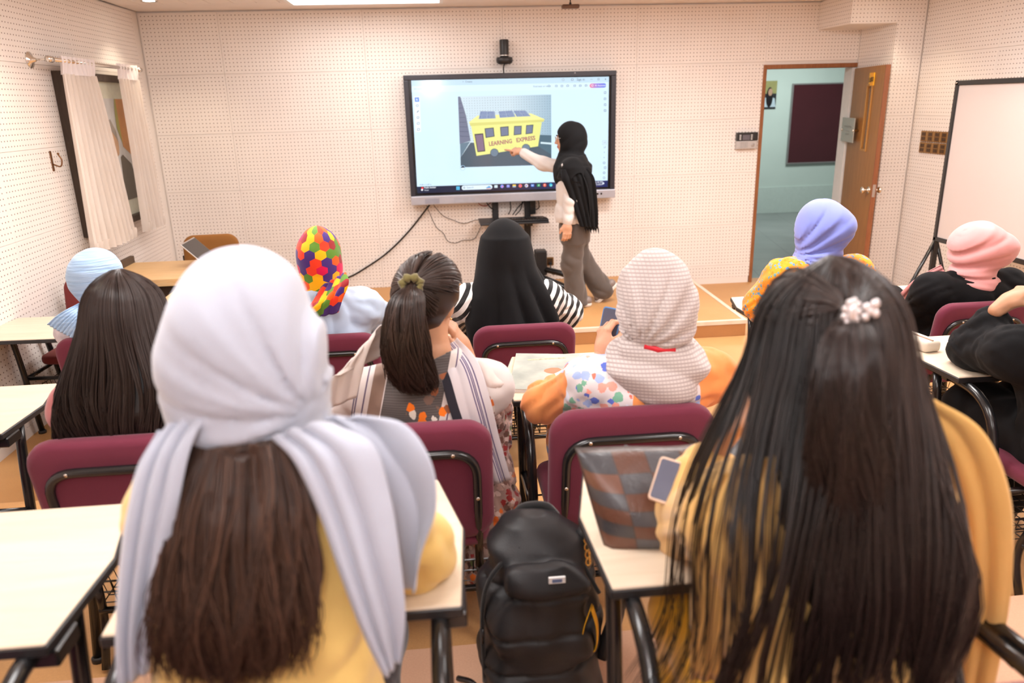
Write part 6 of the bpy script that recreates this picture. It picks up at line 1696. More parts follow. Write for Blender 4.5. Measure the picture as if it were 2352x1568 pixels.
cloth_strip('shawl', [np.array(q) for q in c], [np.array([0.035, 0.03, 0.02]), np.array([0.052, 0.02, 0.02]), np.array([0.056, 0.01, 0.02]), np.array([0.05, 0.01, 0.015]), np.array([0.045, 0.0, 0.01])], M_SHAWL, g7.e, pleats=2, amp=0.004, m=40)
c = [aty(890, 790, 2.10), aty(835, 800, 2.00), aty(795, 850, 1.985), aty(775, 930, 1.995)]
cloth_strip('shawl', [np.array(q) for q in c], [np.array([0.03, 0.03, 0.03]), np.array([0.05, 0.02, 0.055]), np.array([0.06, 0.01, 0.04]), np.array([0.055, 0.0, 0.02])], fabric('cream_shawl', (0.66, 0.58, 0.55, 1), 0.05), g7.e, pleats=2, amp=0.004)
hair_cap(g7, HAIR_P7, (0.090, 0.106, 0.112), (0, -0.016, 0.022), (H7 + v3(-0.16, -0.17, -0.14), H7 + v3(0.16, 0.16, 0.17)), 0.006,
         lambda p, q, d: smax(d, -ell(q, (0.075, 0.02, -0.045), (0.03, 0.045, 0.055)), 0.01))
rng = np.random.default_rng(11)
TIE = aty(945, 652, 2.02)
N = 1900; K = 26; ks = 11
ph = rng.uniform(-2.55, 2.55, N); th0 = np.where(np.abs(ph) > 1.7, rng.uniform(0.15, 1.25, N), rng.uniform(0.9, 2.0, N)); th0 = np.where((ph > 0.95) & (ph < 2.3), np.minimum(th0, rng.uniform(0.9, 1.38, N)), th0)
st0 = skull(g7.H, g7.R, th0, ph, [0.093 * np.ones(N), 0.109 * np.ones(N), 0.115 * np.ones(N)])
ctr = g7.H + g7.R @ np.array((0, -0.014, 0.022))
P = np.zeros((N, K, 3)); d0 = st0 - ctr; r0_ = np.linalg.norm(d0, axis=1); d0n = d0 / r0_[:, None]; d1 = TIE - ctr; r1_ = np.linalg.norm(d1); d1n = d1 / r1_
om = np.arccos(np.clip(d0n @ d1n, -0.999, 0.999)); lay = rng.uniform(0, 0.008, N)
for k in range(ks):
    u = k / (ks - 1); w0 = np.sin((1 - u) * om) / np.sin(om); w1 = np.sin(u * om) / np.sin(om)
    dd = d0n * w0[:, None] + d1n[None] * w1[:, None]
    q = dd @ g7.R; 
    sr = 1 / np.sqrt((q[:, 0] / 0.094) ** 2 + (q[:, 1] / 0.111) ** 2 + (q[:, 2] / 0.117) ** 2)
    P[:, k] = ctr + dd * (sr * (1 - u ** 6) + (r1_ + 0.0) * u ** 6 + lay)[:, None]
tail = [TIE, aty(935, 690, 1.975), aty(930, 760, 1.955), aty(935, 830, 1.965), aty(955, 880, 1.985), aty(968, 905, 1.99)]
tc_ = np.array(catmull(tail, 3))[:16]; tr_ = np.interp(np.linspace(0, 1, 16), [0, 0.15, 0.5, 0.8, 1.0], [0.016, 0.046, 0.066, 0.060, 0.032])
a_ = rng.uniform(0, 2 * PI, N); rr_ = np.sqrt(rng.uniform(0.1, 1, N)); en = rng.uniform(0.72, 1.0, N)
for k in range(ks, K):
    u = (k - ks + 1) / (K - ks); uu = u * en
    idx = uu * 15; i0 = np.clip(idx.astype(int), 0, 14); fr_ = idx - i0
    cpt = tc_[i0] * (1 - fr_)[:, None] + tc_[i0 + 1] * fr_[:, None]; rad_ = np.interp(idx, np.arange(16), tr_)
    wv = 0.016 * u * np.sin(9 * u + np.floor(a_ * 5) * 1.3)
    P[:, k] = cpt + np.stack([np.cos(a_) * rr_ * rad_ + wv, np.sin(a_) * rr_ * rad_ * 0.55, np.zeros(N)], 1)
strand_mesh('hair', smooth_rows(P, 2), 0.0013 * rng.uniform(0.6, 1.5, N), 0.0003, HAIR_P7, g7.e, 3, True, 5)
ring = [TIE + np.array([0.024 * math.cos(a), -0.006 + 0.010 * math.sin(3 * a) * 0.3, 0.020 * math.sin(a)]) for a in np.linspace(0, 2 * PI, 25)]
keep_world(tube('scrunchie', ring, [0.011 + 0.004 * math.sin(7 * a) for a in np.linspace(0, 2 * PI, 25)], fabric('olive_satin', (0.14, 0.115, 0.04, 1), 0.1), None, 8), g7.e)
keep_world(lathe('earring', [(0, -0.004), (0.004, 0), (0, 0.004)], M_GOLD, None, 10, 'z', H7 + g7.R @ np.array((0.083, -0.004, -0.036))), g7.e)

# ================================================================== P2: blue grey headscarf, yellow top, brown hair
b2 = (-0.31, 1.00, TIER3)
H2 = aty(572, 778, 1.13)
g2 = figure('P2', 'woman in blue grey chiffon headscarf and yellow top with brown hair hanging below', b2, H2, (0, 6, 0),
            {1: dict(el=tuple(aty(955, 1265, 1.20)), wr=tuple(aty(900, 1330, 1.42))), -1: dict(el=b2 + v3(-0.16, 0.20, 0.74), wr=b2 + v3(-0.06, 0.36, 0.735))}, SKIN, sh_w=0.115, sh_drop=0.245)
top(g2, M_YELLOW, 0.020, 0.008, 0.6, 26, sleeve_inf=0.022, h=0.009); bottoms(g2, M_DARKTR); shoes(g2, M_SHOE)
def x2(p, q, d):
    H = H2; n = g2.neck
    d = smin(d, ell(q, (0, -0.06, -0.03), (0.110, 0.085, 0.10)), 0.05)
    zs = [H[2] - 0.245, H[2] - 0.225, H[2] - 0.17, H[2] - 0.12, H[2] - 0.07]
    c = loft(p, zs, [H[0] - 0.005] * 5, [H[1] - 0.075, H[1] - 0.07, H[1] - 0.045, H[1] - 0.03, H[1] - 0.02], [0.045, 0.090, 0.114, 0.114, 0.112], [0.07, 0.09, 0.115, 0.12, 0.12])
    c = c - 0.010 * crease(p, (0.25, 0.1, 0.95), 80, 1.2, 0.6) * np.clip((H[2] - 0.11 - p[2]) / 0.05, 0, 1)
    return smin(d, c, 0.03) - 0.012 * radial(p, G2, 15, 0.2, 0.06, 0.27, 0.5)
G2 = aty(722, 958, 1.02)
hijab(g2, M_BLUEGREY, (0.107, 0.125, 0.132), (0, -0.018, 0.012), (0.106, 0.10), ((0.01, -0.0, -0.05), (0.16, 0.10, 0.055)),
      [], x2, h=0.0066)
# scarf ends
def band(pts, halfs, yv, mat, par, name='scarf_end', **kw):
    C = [np.array(aty(x, y, Y)) for x, y, Y in pts]
    cloth_strip(name, C, [np.array([h * 0.00068, yv, 0.010]) for h in halfs], mat, par, **kw)
band([(425, 965, 1.00), (375, 1050, 0.965), (345, 1180, 0.94), (322, 1330, 0.925), (308, 1450, 0.92), (305, 1560, 0.92)], [60, 58, 56, 50, 42, 34], 0.0, M_BLUEGREY, g2.e, pleats=2.4, amp=0.009, m=44, seed=0.4)
band([(690, 985, 0.985), (765, 1040, 0.948), (815, 1160, 0.925), (850, 1300, 0.905), (880, 1430, 0.90), (902, 1535, 0.905)], [60, 76, 70, 60, 46, 18], 0.0, M_BLUEGREY, g2.e, pleats=2.6, amp=0.008, m=44, seed=1.3)
band([(770, 955, 1.07), (845, 975, 1.03), (895, 1060, 0.99), (925, 1160, 0.975), (925, 1260, 0.98), (925, 1350, 0.99)], [50, 80, 88, 72, 42, 26], -0.03, M_BLUEGREY, g2.e, pleats=2.2, amp=0.008, m=44, seed=2.2)
# hair below the scarf
rng = np.random.default_rng(21); N = 2400; K = 18
a_ = rng.uniform(0, 2 * PI, N); rr_ = np.sqrt(rng.uniform(0.0, 1, N)); en = 1.0 - 0.32 * rng.uniform(0, 1, N) ** 1.5 - 0.10 * (rr_ * np.abs(np.cos(a_)))
cp = [aty(560, 1030, 0.985), aty(560, 1130, 0.955), aty(550, 1250, 0.925), aty(540, 1370, 0.900), aty(532, 1480, 0.885), aty(535, 1590, 0.880)]
tc_ = np.array(catmull(cp, 3))[:16]; wx = np.interp(np.linspace(0, 1, 16), [0, 0.2, 0.55, 0.8, 1.0], [0.070, 0.092, 0.108, 0.110, 0.090]); wy = np.interp(np.linspace(0, 1, 16), [0, 0.3, 1], [0.02, 0.034, 0.028])
P = np.zeros((N, K, 3))
for k in range(K):
    uu = k / (K - 1) * en; idx = uu * 15; i0 = np.clip(idx.astype(int), 0, 14); fr_ = idx - i0
    cpt = tc_[i0] * (1 - fr_)[:, None] + tc_[i0 + 1] * fr_[:, None]
    P[:, k] = cpt + np.stack([np.cos(a_) * rr_ * np.interp(idx, np.arange(16), wx) + 0.022 * uu * np.sin(7 * uu + np.floor(a_ * 6) * 1.7) + 0.006 * uu * rng.standard_normal(N), np.sin(a_) * rr_ * np.interp(idx, np.arange(16), wy), 0.01 * np.sin(a_ * 5)], 1)
strand_mesh('hair', smooth_rows(P, 1), 0.0014 * rng.uniform(0.6, 1.6, N), 0.0003, HAIR_BR, g2.e, 3, True, 7)
V, Fq = surf(lambda p: loft(p, [tc_[-1][2] + 0.03, tc_[10][2], tc_[5][2], tc_[0][2]], [tc_[14][0], tc_[10][0], tc_[5][0], tc_[0][0]], [tc_[14][1] + 0.005, tc_[10][1] + 0.005, tc_[5][1] + 0.005, tc_[0][1]], [0.075, 0.098, 0.09, 0.055], [0.015, 0.02, 0.02, 0.015]), tc_.min(0) + v3(-0.15, -0.06, 0.0), tc_.max(0) + v3(0.15, 0.06, 0.02), 0.009)
keep_world(np_obj('hair_volume', V, Fq, HAIR_BR, None, True, np.full((len(V), 2), 0.1)), g2.e)

# ================================================================== P3: half-up long dark hair with a clip, mustard clothes
b3 = (0.585, 0.93, TIER3)
H3 = aty(1885, 818, 1.07)
g3 = figure('P3', 'woman with half tied long dark hair, sparkling hair clip and mustard clothes', b3, H3, (4, 8, 0),
            {1: dict(el=b3 + v3(0.27, 0.16, 0.73), wr=b3 + v3(0.14, 0.38, 0.735)), -1: dict(el=b3 + v3(-0.13, 0.33, 0.735), wr=tuple(aty(1668, 985, 1.24)), pose=CHEEK, fwd=(0.35, -0.1, 0.85), back=(-0.8, 0.0, 0.3))}, SKIN, sh_w=0.135, sh_drop=0.25)
t = NT('mustard_lace'); co = t.coord(); vo = t.n('ShaderNodeTexVoronoi'); t.l(co, vo.inputs['Vector']); vo.inputs['Scale'].default_value = 70; n1, _ = t.noise(co, 40, 3)
t.set(t.mix(t.math('LESS_THAN', t.math('ADD', vo.outputs['Distance'], t.math('MULTIPLY', n1, 0.5)), 0.6), (0.42, 0.22, 0.09, 1), (0.24, 0.11, 0.05, 1)), 0.8, 0, 0.25)
M_LACE3 = t.m
top(g3, M_MUSTARD, 0.022, 0.008, 0.5, 26, sleeve_inf=0.03, h=0.009); bottoms(g3, M_MUSTARD2); shoes(g3, M_SHOE)
def lace3(p):
    d = g3.torso(p, 0.027); return np.maximum(d, np.maximum(np.abs(p[0] - (g3.tor[1][4] - 0.02)) - 0.055, p[1] - g3.tor[2][4]))
garment(g3, 'lace_panel', lace3, M_LACE3, 0.009)
c = [aty(2030, 945, 1.08), aty(2105, 1000, 1.04), aty(2168, 1120, 1.02), aty(2200, 1270, 1.02), aty(2200, 1410, 1.03), aty(2180, 1570, 1.04)]
cloth_strip('dupatta', [np.array(q) for q in c], [np.array([0.05, -0.05, 0.04]), np.array([0.065, -0.06, 0.03]), np.array([0.065, -0.06, 0.015]), np.array([0.055, -0.055, 0.0]), np.array([0.05, -0.05, 0]), np.array([0.045, -0.05, 0])], M_MUSTARD, g3.e, pleats=5, amp=0.006, m=44)
c = [aty(1735, 1060, 0.985), aty(1700, 1180, 0.965), aty(1680, 1330, 0.96), aty(1670, 1560, 0.97)]
cloth_strip('dupatta', [np.array(q) for q in c], [np.array([0.05, -0.02, 0.03]), np.array([0.06, -0.02, 0.02]), np.array([0.06, -0.01, 0.01]), np.array([0.06, -0.01, 0])], M_MUSTARD, g3.e, pleats=5, amp=0.006, m=44)
def sl3(p): return g3.arm(p, 1, 0.036, 0.35) + 0.003 * wave(p, (0.7, 0.2, 0.6), 60)
garment(g3, 'sleeve', sl3, M_MUSTARD2, 0.010, lo=g3.el[1] - 0.16, hi=g3.sh[1] + 0.14)
def x3(p, q, d):
    H = H3; yb = g3.tor[2][4]
    zs = [H[2] - 0.60, H[2] - 0.45, H[2] - 0.25, H[2] - 0.10, H[2] + 0.02]
    c = loft(p, zs, [H[0] + 0.05, H[0] + 0.045, H[0] + 0.015, H[0], H[0]], [yb - 0.155, yb - 0.155, yb - 0.13, H[1] - 0.05, H[1] - 0.02], [0.10, 0.112, 0.108, 0.096, 0.085], [0.02, 0.025, 0.04, 0.075, 0.09])
    return smin(d, c, 0.04)
hair_cap(g3, HAIR_DK, (0.093, 0.114, 0.120), (0, -0.016, 0.022), (H3 + v3(-0.26, -0.27, -0.61), H3 + v3(0.26, 0.16, 0.17)), 0.0085, x3)
long_hair(g3, 'hair', 2600, H3[2] - 0.62, 0.10, HAIR_DK, 31, rad=(0.091, 0.118, 0.122), back=0.165, wav=0.034, shift=(0.0, 0.010), flare=0.12, r0=0.0014, phmax=1.9)
long_hair(g3, 'hair', 420, H3[2] - 0.62, 0.55, HAIR_DK, 33, rad=(0.106, 0.118, 0.122), back=0.175, wav=0.03, shift=(0.0, -0.115), flare=0.30, r0=0.0013, phmax=1.9)
# strands drawn back to the clip
CLIP = aty(1955, 712, 0.955)
rng = np.random.default_rng(41); N = 1300; K = 24; ks = 12
ph = rng.uniform(-2.7, 2.7, N); th0 = rng.uniform(0.75, 1.25, N)
ctr = g3.H + g3.R @ np.array((0, -0.014, 0.022)); st0 = skull(g3.H, g3.R, th0, ph, [0.099 * np.ones(N), 0.12 * np.ones(N), 0.126 * np.ones(N)])
d0 = st0 - ctr; d0n = d0 / np.linalg.norm(d0, axis=1)[:, None]; d1 = CLIP - ctr; r1_ = np.linalg.norm(d1); d1n = d1 / r1_
om = np.arccos(np.clip(d0n @ d1n, -0.999, 0.999)); P = np.zeros((N, K, 3)); lay = rng.uniform(0, 0.010, N)
for k in range(ks):
    u = k / (ks - 1); dd = d0n * (np.sin((1 - u) * om) / np.sin(om))[:, None] + d1n[None] * (np.sin(u * om) / np.sin(om))[:, None]
    q = dd @ g3.R; sr = 1 / np.sqrt((q[:, 0] / 0.100) ** 2 + (q[:, 1] / 0.121) ** 2 + (q[:, 2] / 0.128) ** 2)
    P[:, k] = ctr + dd * (sr * (1 - u ** 5) + r1_ * u ** 5 + lay)[:, None]
tail = [CLIP, aty(1950, 780, 0.915), aty(1945, 900, 0.89), aty(1950, 1030, 0.885), aty(1965, 1180, 0.88), aty(1975, 1320, 0.885)]
tc_ = np.array(catmull(tail, 3))[:16]; tr_ = np.interp(np.linspace(0, 1, 16), [0, 0.2, 0.6, 1.0], [0.014, 0.04, 0.06, 0.05])
a_ = rng.uniform(0, 2 * PI, N); rr_ = np.sqrt(rng.uniform(0.1, 1, N)); en = rng.uniform(0.7, 1.0, N)
for k in range(ks, K):
    u = (k - ks + 1) / (K - ks); uu = u * en; idx = uu * 15; i0 = np.clip(idx.astype(int), 0, 14); fr_ = idx - i0
    cpt = tc_[i0] * (1 - fr_)[:, None] + tc_[i0 + 1] * fr_[:, None]; rad_ = np.interp(idx, np.arange(16), tr_)
    P[:, k] = cpt + np.stack([np.cos(a_) * rr_ * rad_ + 0.016 * u * np.sin(9 * u + np.floor(a_ * 4) * 1.3), np.sin(a_) * rr_ * rad_ * 0.4, np.zeros(N)], 1)
strand_mesh('hair', smooth_rows(P, 2), 0.0015 * rng.uniform(0.6, 1.5, N), 0.0003, HAIR_DK, g3.e, 3, True, 9)
t = NT('crystal'); t.set((0.85, 0.82, 0.84, 1), 0.12, 0.55, 0.7); M_CRY = t.m
cl = empty('hair_clip'); cl.parent = g3.e; cl.matrix_parent_inverse = Matrix.Translation(-Vector(g3.e.location)); cl.location = tuple(CLIP + np.array([0, -0.022, 0.004]))
bpy.data.objects.remove(cl)
def bead(c, r, sc=(1, 0.6, 1)):
    vv, ff = lathe_data([(r * math.sin(a), r * math.cos(a)) for a in np.linspace(0.02, PI - 0.02, 7)], 10, 'z')
    vv = [(x * sc[0] + c[0], y * sc[1] + c[1], z * sc[2] + c[2]) for x, y, z in vv]; return vv, ff
items = []
cc_ = CLIP + np.array([0, -0.020, 0.004])
for k in range(9):
    a = 2 * PI * k / 9; items.append(bead(cc_ + np.array([-0.013 + 0.010 * math.cos(a), -0.004, 0.016 * math.sin(a)]), 0.0048))
items.append(bead(cc_ + np.array([-0.013, -0.006, 0]), 0.009, (0.8, 0.6, 1.4)))
for dx, dz, r in ((0.008, 0.006, 0.006), (0.008, -0.008, 0.006), (0.020, 0.010, 0.007), (0.022, -0.004, 0.006), (0.015, 0.0, 0.006)): items.append(bead(cc_ + np.array([dx, -0.003, dz]), r))
V, Fc = join_data(items); keep_world(mesh_obj('hair_clip', V, Fc, M_CRY, None, True), g3.e)
# ================================================================== presenter, standing on the stage
bp = np.array([1.185, 6.28, STAGE]); YP = 6.28
g = gp = Fig(); g.e = empty('person', tuple(bp)); tag(g.e, 'presenter in black headscarf, white blouse and grey trousers pointing at the screen', 'person')
g.base = bp; g.H = Hp = aty(1305, 319, YP); g.R = rotm(86, 4, 0); g.skin = SKIN
hipP = aty(1318, 508, YP); neckP = Hp + v3(0.035, 0, -0.15)
shN = aty(1307, 388, YP - 0.17); shF = aty(1298, 384, YP + 0.17)
elF = aty(1247, 376, 6.58); wrF = aty(1197, 348, 6.78)
elN = aty(1312, 462, YP - 0.20); wrN = aty(1303, 514, YP - 0.21)
kF = aty(1313, 605, YP - 0.06); aF = aty(1322, 690, YP - 0.06)           # front, supporting leg (her left)
kB = aty(1335, 598, YP + 0.08); aB = aty(1384, 662, YP + 0.08)           # trailing leg
toeB = aty(1372, 697, YP + 0.06); toeF = aty(1300, 702, YP - 0.07)
ZS = [hipP[2] - 0.10, hipP[2], hipP[2] + 0.18, shN[2] - 0.12, shN[2] - 0.01, shN[2] + 0.04, neckP[2]]
lx = lambda z: np.interp(z, [hipP[2], neckP[2]], [hipP[0], neckP[0] + 0.005])
def torsoP(p, i=0.0):
    d = loft(p, ZS, [lx(z) for z in ZS], [YP] * 7, [x + i for x in (0.12, 0.12, 0.098, 0.108, 0.085, 0.065, 0.05)], [x + i for x in (0.16, 0.165, 0.13, 0.15, 0.14, 0.09, 0.052)], 2.2)
    return smin(d, cap(p, shN, shF, 0.052 + i, 0.052 + i), 0.06)
armF = lambda p, i=0, e=1.0: chain(p, [shF, elF, elF + (wrF - elF) * e], (0.048 + i, 0.038 + i, 0.038 + i + (0.025 - 0.038) * e), 0.04)
armN = lambda p, i=0, e=1.0: chain(p, [shN, elN, elN + (wrN - elN) * e], (0.048 + i, 0.038 + i, 0.038 + i + (0.025 - 0.038) * e), 0.04)
def bodyP(p):
    d = torsoP(p, -0.01)
    d = smin(d, cap(p, neckP + v3(0.005, 0, -0.04), Hp + v3(0.012, 0, -0.05), 0.05, 0.048), 0.03)
    d = smin(d, head_sdf(p, Hp, g.R), 0.02)
    d = smin(d, armF(p, -0.005), 0.03); d = smin(d, armN(p, -0.005), 0.03)
    d = smin(d, chain(p, [hipP + v3(0, -0.08, -0.04), kF, aF], (0.08, 0.055, 0.036), 0.05), 0.03)
    d = smin(d, chain(p, [hipP + v3(0, 0.08, -0.04), kB, aB], (0.08, 0.055, 0.036), 0.05), 0.03)
    return d
V, Fq = surf(bodyP, (min(wrF[0], toeF[0]) - 0.08, YP - 0.32, STAGE + 0.03), (toeB[0] + 0.2, wrF[1] + 0.08, Hp[2] + 0.16), 0.0105)
h1 = place_hand(POINT, wrF, aty(1157, 337, 6.90) - wrF, (0.05, -0.5, 0.86), False, 1.0)
h2 = place_hand(RELAX, wrN, aty(1302, 545, YP - 0.22) - wrN, (0.15, -1, 0.0), True, 1.0)
VV = np.concatenate([V, h1[0], h2[0]]); FF = np.concatenate([Fq, h1[1] + len(V), h2[1] + len(V) + len(h1[0])])
cen = VV[FF].mean(1); ql = (cen - Hp) @ g.R
lip = (np.abs(ql[:, 0]) < 0.022) & (ql[:, 1] > 0.086) & (ql[:, 2] < -0.044) & (ql[:, 2] > -0.068)
keep_world(np_obj('body', VV, FF, [SKIN, LIP], None, True, None, lip.astype(int)), g.e)
for sx in (-1, 1):
    for nm, r, mt, off_ in (('eye', 0.0115, M_EYE, (sx * 0.031, 0.078, 0.014)), ('iris', 0.0062, M_IRIS, (sx * 0.031, 0.0855, 0.014))):
        vv, ff = lathe_data([(r * math.sin(a), r * math.cos(a)) for a in np.linspace(0.01, PI - 0.01, 8)], 12, 'z', Hp + g.R @ np.array(off_)); keep_world(mesh_obj(nm, vv, ff, mt, None, True), g.e)
    q_ = [Hp + g.R @ np.array(o) for o in ((sx * 0.014, 0.094, 0.033), (sx * 0.031, 0.091, 0.038), (sx * 0.048, 0.080, 0.033))]
    keep_world(tube('eyebrow', q_, [0.003, 0.0035, 0.0015], plain('brow', (0.02, 0.012, 0.01), 0.7), None, 6), g.e)
# glasses
items = []
for sx in (-1, 1): items.append(tube_data([Hp + g.R @ np.array((sx * 0.033 + 0.024 * math.cos(a), 0.106 - 0.006 * abs(math.cos(a)), 0.010 + 0.020 * math.sin(a))) for a in np.linspace(0, 2 * PI, 21)], 0.0016, 6)); items.append(tube_data([Hp + g.R @ np.array((sx * 0.057, 0.10, 0.016)), Hp + g.R @ np.array((sx * 0.080, 0.0, 0.012))], 0.0015, 6))
items.append(tube_data([Hp + g.R @ np.array((-0.010, 0.108, 0.014)), Hp + g.R @ np.array((0.010, 0.108, 0.014))], 0.0016, 6))
V, Fc = join_data(items); keep_world(mesh_obj('glasses', V, Fc, M_STEEL, None, True), g.e)
# blouse
zh = aty(1305, 512, YP - 0.15)[2]
def blouse(p):
    z0 = zh - 0.01
    zs = [z0, z0 + 0.05, hipP[2] + 0.16, shN[2] - 0.12, shN[2] - 0.01, shN[2] + 0.04, neckP[2]]
    d = loft(p, zs, [lx(z) - 0.01 for z in zs], [YP] * 7, [0.145, 0.150, 0.132, 0.130, 0.103, 0.078, 0.06], [0.195, 0.195, 0.165, 0.172, 0.155, 0.10, 0.06], 2.2)
    d = smin(d, cap(p, shN, shF, 0.068, 0.068), 0.06) - 0.010 * crease(p, (0.85, 0.1, 0.15), 70, 1.8)
    d = smin(d, armF(p, 0.016, 0.86) - 0.006 * crease(p, (0.8, 0.2, 0.5), 90, 1.5), 0.03)
    d = smin(d, armN(p, 0.016, 0.86) - 0.006 * crease(p, (0.2, 0.2, 0.9), 80, 1.5), 0.025)
    return np.maximum(d, z0 - p[2])
V, Fq = surf(blouse, (wrF[0] - 0.05, YP - 0.32, zh - 0.10), (Hp[0] + 0.28, wrF[1] + 0.06, Hp[2] - 0.05), 0.0085); keep_world(np_obj('blouse', V, Fq, M_WSHIRT), g.e)
bot = STAGE + 0.02
def trousers(p):
    d = loft(p, [hipP[2] - 0.16, hipP[2] - 0.05, hipP[2] + 0.08], [hipP[0] + 0.005] * 3, [YP] * 3, [0.13, 0.13, 0.11], [0.17, 0.17, 0.14])
    aF2 = np.array([aF[0] + 0.01, aF[1], bot + 0.03]); 
    l1 = chain(p, [hipP + v3(0.0, -0.085, -0.05), kF, aF2], (0.105, 0.082, 0.098), 0.06)
    l2 = chain(p, [hipP + v3(0.01, 0.085, -0.05), kB, aB + v3(0.0, 0, -0.005)], (0.105, 0.085, 0.098), 0.06)
    d = smin(d, l1, 0.05); d = smin(d, l2, 0.04)
    return np.maximum(d - 0.009 * crease(p, (0.75, 0.2, 0.30), 56, 1.9), (bot) - p[2])
V, Fq = surf(trousers, (kF[0] - 0.25, YP - 0.28, STAGE), (toeB[0] + 0.30, YP + 0.30, hipP[2] + 0.12), 0.0095); keep_world(np_obj('trousers', V, Fq, M_GREYTR), g.e)
# shoes: flat one in front, heel lifted behind
M_SOLE = plain('white_sole', (0.72, 0.66, 0.60), 0.5); M_SNEAK = plain('taupe_leather', (0.24, 0.19, 0.17), 0.45)
heelB = aty(1408, 664, YP + 0.06)
dirB = (toeB - heelB); nB = np.cross(dirB, np.array([0, 1.0, 0])); nB = nB / np.linalg.norm(nB); nB = nB if nB[2] > 0 else -nB
for nm, (hl, te), nn in (('shoe', (heelB, toeB + v3(0, 0, 0.0)), nB), ('shoe', (aF + v3(0.03, 0, 0), np.array([toeF[0] - 0.02, aF[1], STAGE])), np.array([0, 0, 1.0]))):
    hl = np.array(hl, float); te = np.array(te, float)
    if nn[2] > 0.99: hl[2] = te[2] = STAGE
    d_ = (te - hl); Ln = np.linalg.norm(d_); d_ /= Ln
    k = 0.245 / Ln; c0 = te - d_ * 0.245
    up_f = lambda p: cap(p, c0 + nn * 0.050 + d_ * 0.035, c0 + nn * 0.042 + d_ * 0.205, 0.040, 0.032)
    sole = lambda p: smin(cap(p, c0 + nn * 0.022 + d_ * 0.04, c0 + nn * 0.020 + d_ * 0.21, 0.044, 0.040), 1e3 + 0 * p[0], 0.01)
    def cutsole(p):
        hgt = (p[0] - c0[0]) * nn[0] + (p[1] - c0[1]) * nn[1] + (p[2] - c0[2]) * nn[2]
        return np.maximum(sole(p), np.maximum(hgt - 0.030, 0.001 - hgt))
    lo = np.minimum(c0, te) - 0.08; hi = np.maximum(c0, te) + 0.11
    V, Fq = surf(up_f, lo, hi, 0.006); sh_ = keep_world(np_obj('shoe', V, Fq, M_SNEAK), g.e)
    V, Fq = surf(cutsole, lo, hi, 0.005); keep_world(np_obj('shoe_sole', V, Fq, M_SOLE), g.e)
# headscarf
def scarfP(p):
    q = to_local(p, Hp, g.R)
    d = ell(q, (0, -0.03, 0.012), (0.102, 0.125, 0.128))
    d = smin(d, ell(q, (0, -0.095, -0.035), (0.07, 0.055, 0.07)), 0.04)
    d = smin(d, cap(p, Hp + v3(0.02, 0, -0.08), neckP + v3(-0.01, 0, -0.02), 0.085, 0.10), 0.06)
    n = neckP
    c = loft(p, [n[2] - 0.20, n[2] - 0.14, n[2] - 0.06, n[2] + 0.02], [n[0] + 0.02, n[0] - 0.0, n[0], n[0]], [YP - 0.02] * 4, [0.12, 0.155, 0.15, 0.10], [0.24, 0.262, 0.235, 0.11])
    c = c - 0.012 * crease(p, (-0.6, 0.1, 0.8), 70, 1.4, 0.6)
    d = smin(d, cap(p, shN + v3(0.02, 0, 0), shN + v3(0.045, -0.01, -0.10), 0.092, 0.085), 0.03)
    d = smin(d, cap(p, neckP + v3(-0.06, -0.03, -0.05), neckP + v3(-0.09, -0.01, -0.17), 0.090, 0.065), 0.04)
    d = smin(d, c, 0.04) - 0.006 * crease(p, (0.7, 0.1, -0.7), 50, 1.5)
    return smax(d, -ell(q, (0, 0.135, -0.015), (0.058, 0.085, 0.090)), 0.012)
V, Fq = surf(scarfP, Hp + v3(-0.28, -0.28, -0.40), Hp + v3(0.26, 0.28, 0.17), 0.0072); keep_world(np_obj('headscarf', V, Fq, M_BLACKSC), g.e)
YN = YP - 0.262
c = [aty(1318, 388, YN + 0.02), aty(1328, 410, YN - 0.005), aty(1338, 445, YN), aty(1347, 485, YN + 0.01), aty(1353, 522, YN + 0.02)]
cloth_strip('scarf_end', [np.array(q) for q in c], [np.array([0.11, 0, 0.0]), np.array([0.13, 0.0, 0.0]), np.array([0.115, 0.0, 0]), np.array([0.095, 0, 0]), np.array([0.075, 0, -0.01])], M_BLACKSC, g.e, pleats=4, amp=0.010, m=44)
c = [aty(1335, 380, YN + 0.14), aty(1352, 410, YN + 0.12), aty(1360, 455, YN + 0.12), aty(1366, 520, YN + 0.12)]
cloth_strip('scarf_end', [np.array(q) for q in c], [np.array([0.05, 0.12, 0.0]), np.array([0.05, 0.15, 0.0]), np.array([0.05, 0.14, 0]), np.array([0.05, 0.10, 0])], M_BLACKSC, g.e, pleats=4, amp=0.008, m=44)
rng = np.random.default_rng(3); fr = []
for k in range(34):
    x = 1343 + k * 0.95; a = aty(x, 521 + 3 * math.sin(k), YN + 0.03); l = rng.uniform(0.02, 0.05)
    fr.append([a + np.array([0.004 * math.sin(k) * u, 0, -l * u]) for u in np.linspace(0, 1, 4)])
strand_mesh('fringe', fr, 0.003, 0.0006, M_BLACKSC, g.e, 4, True)

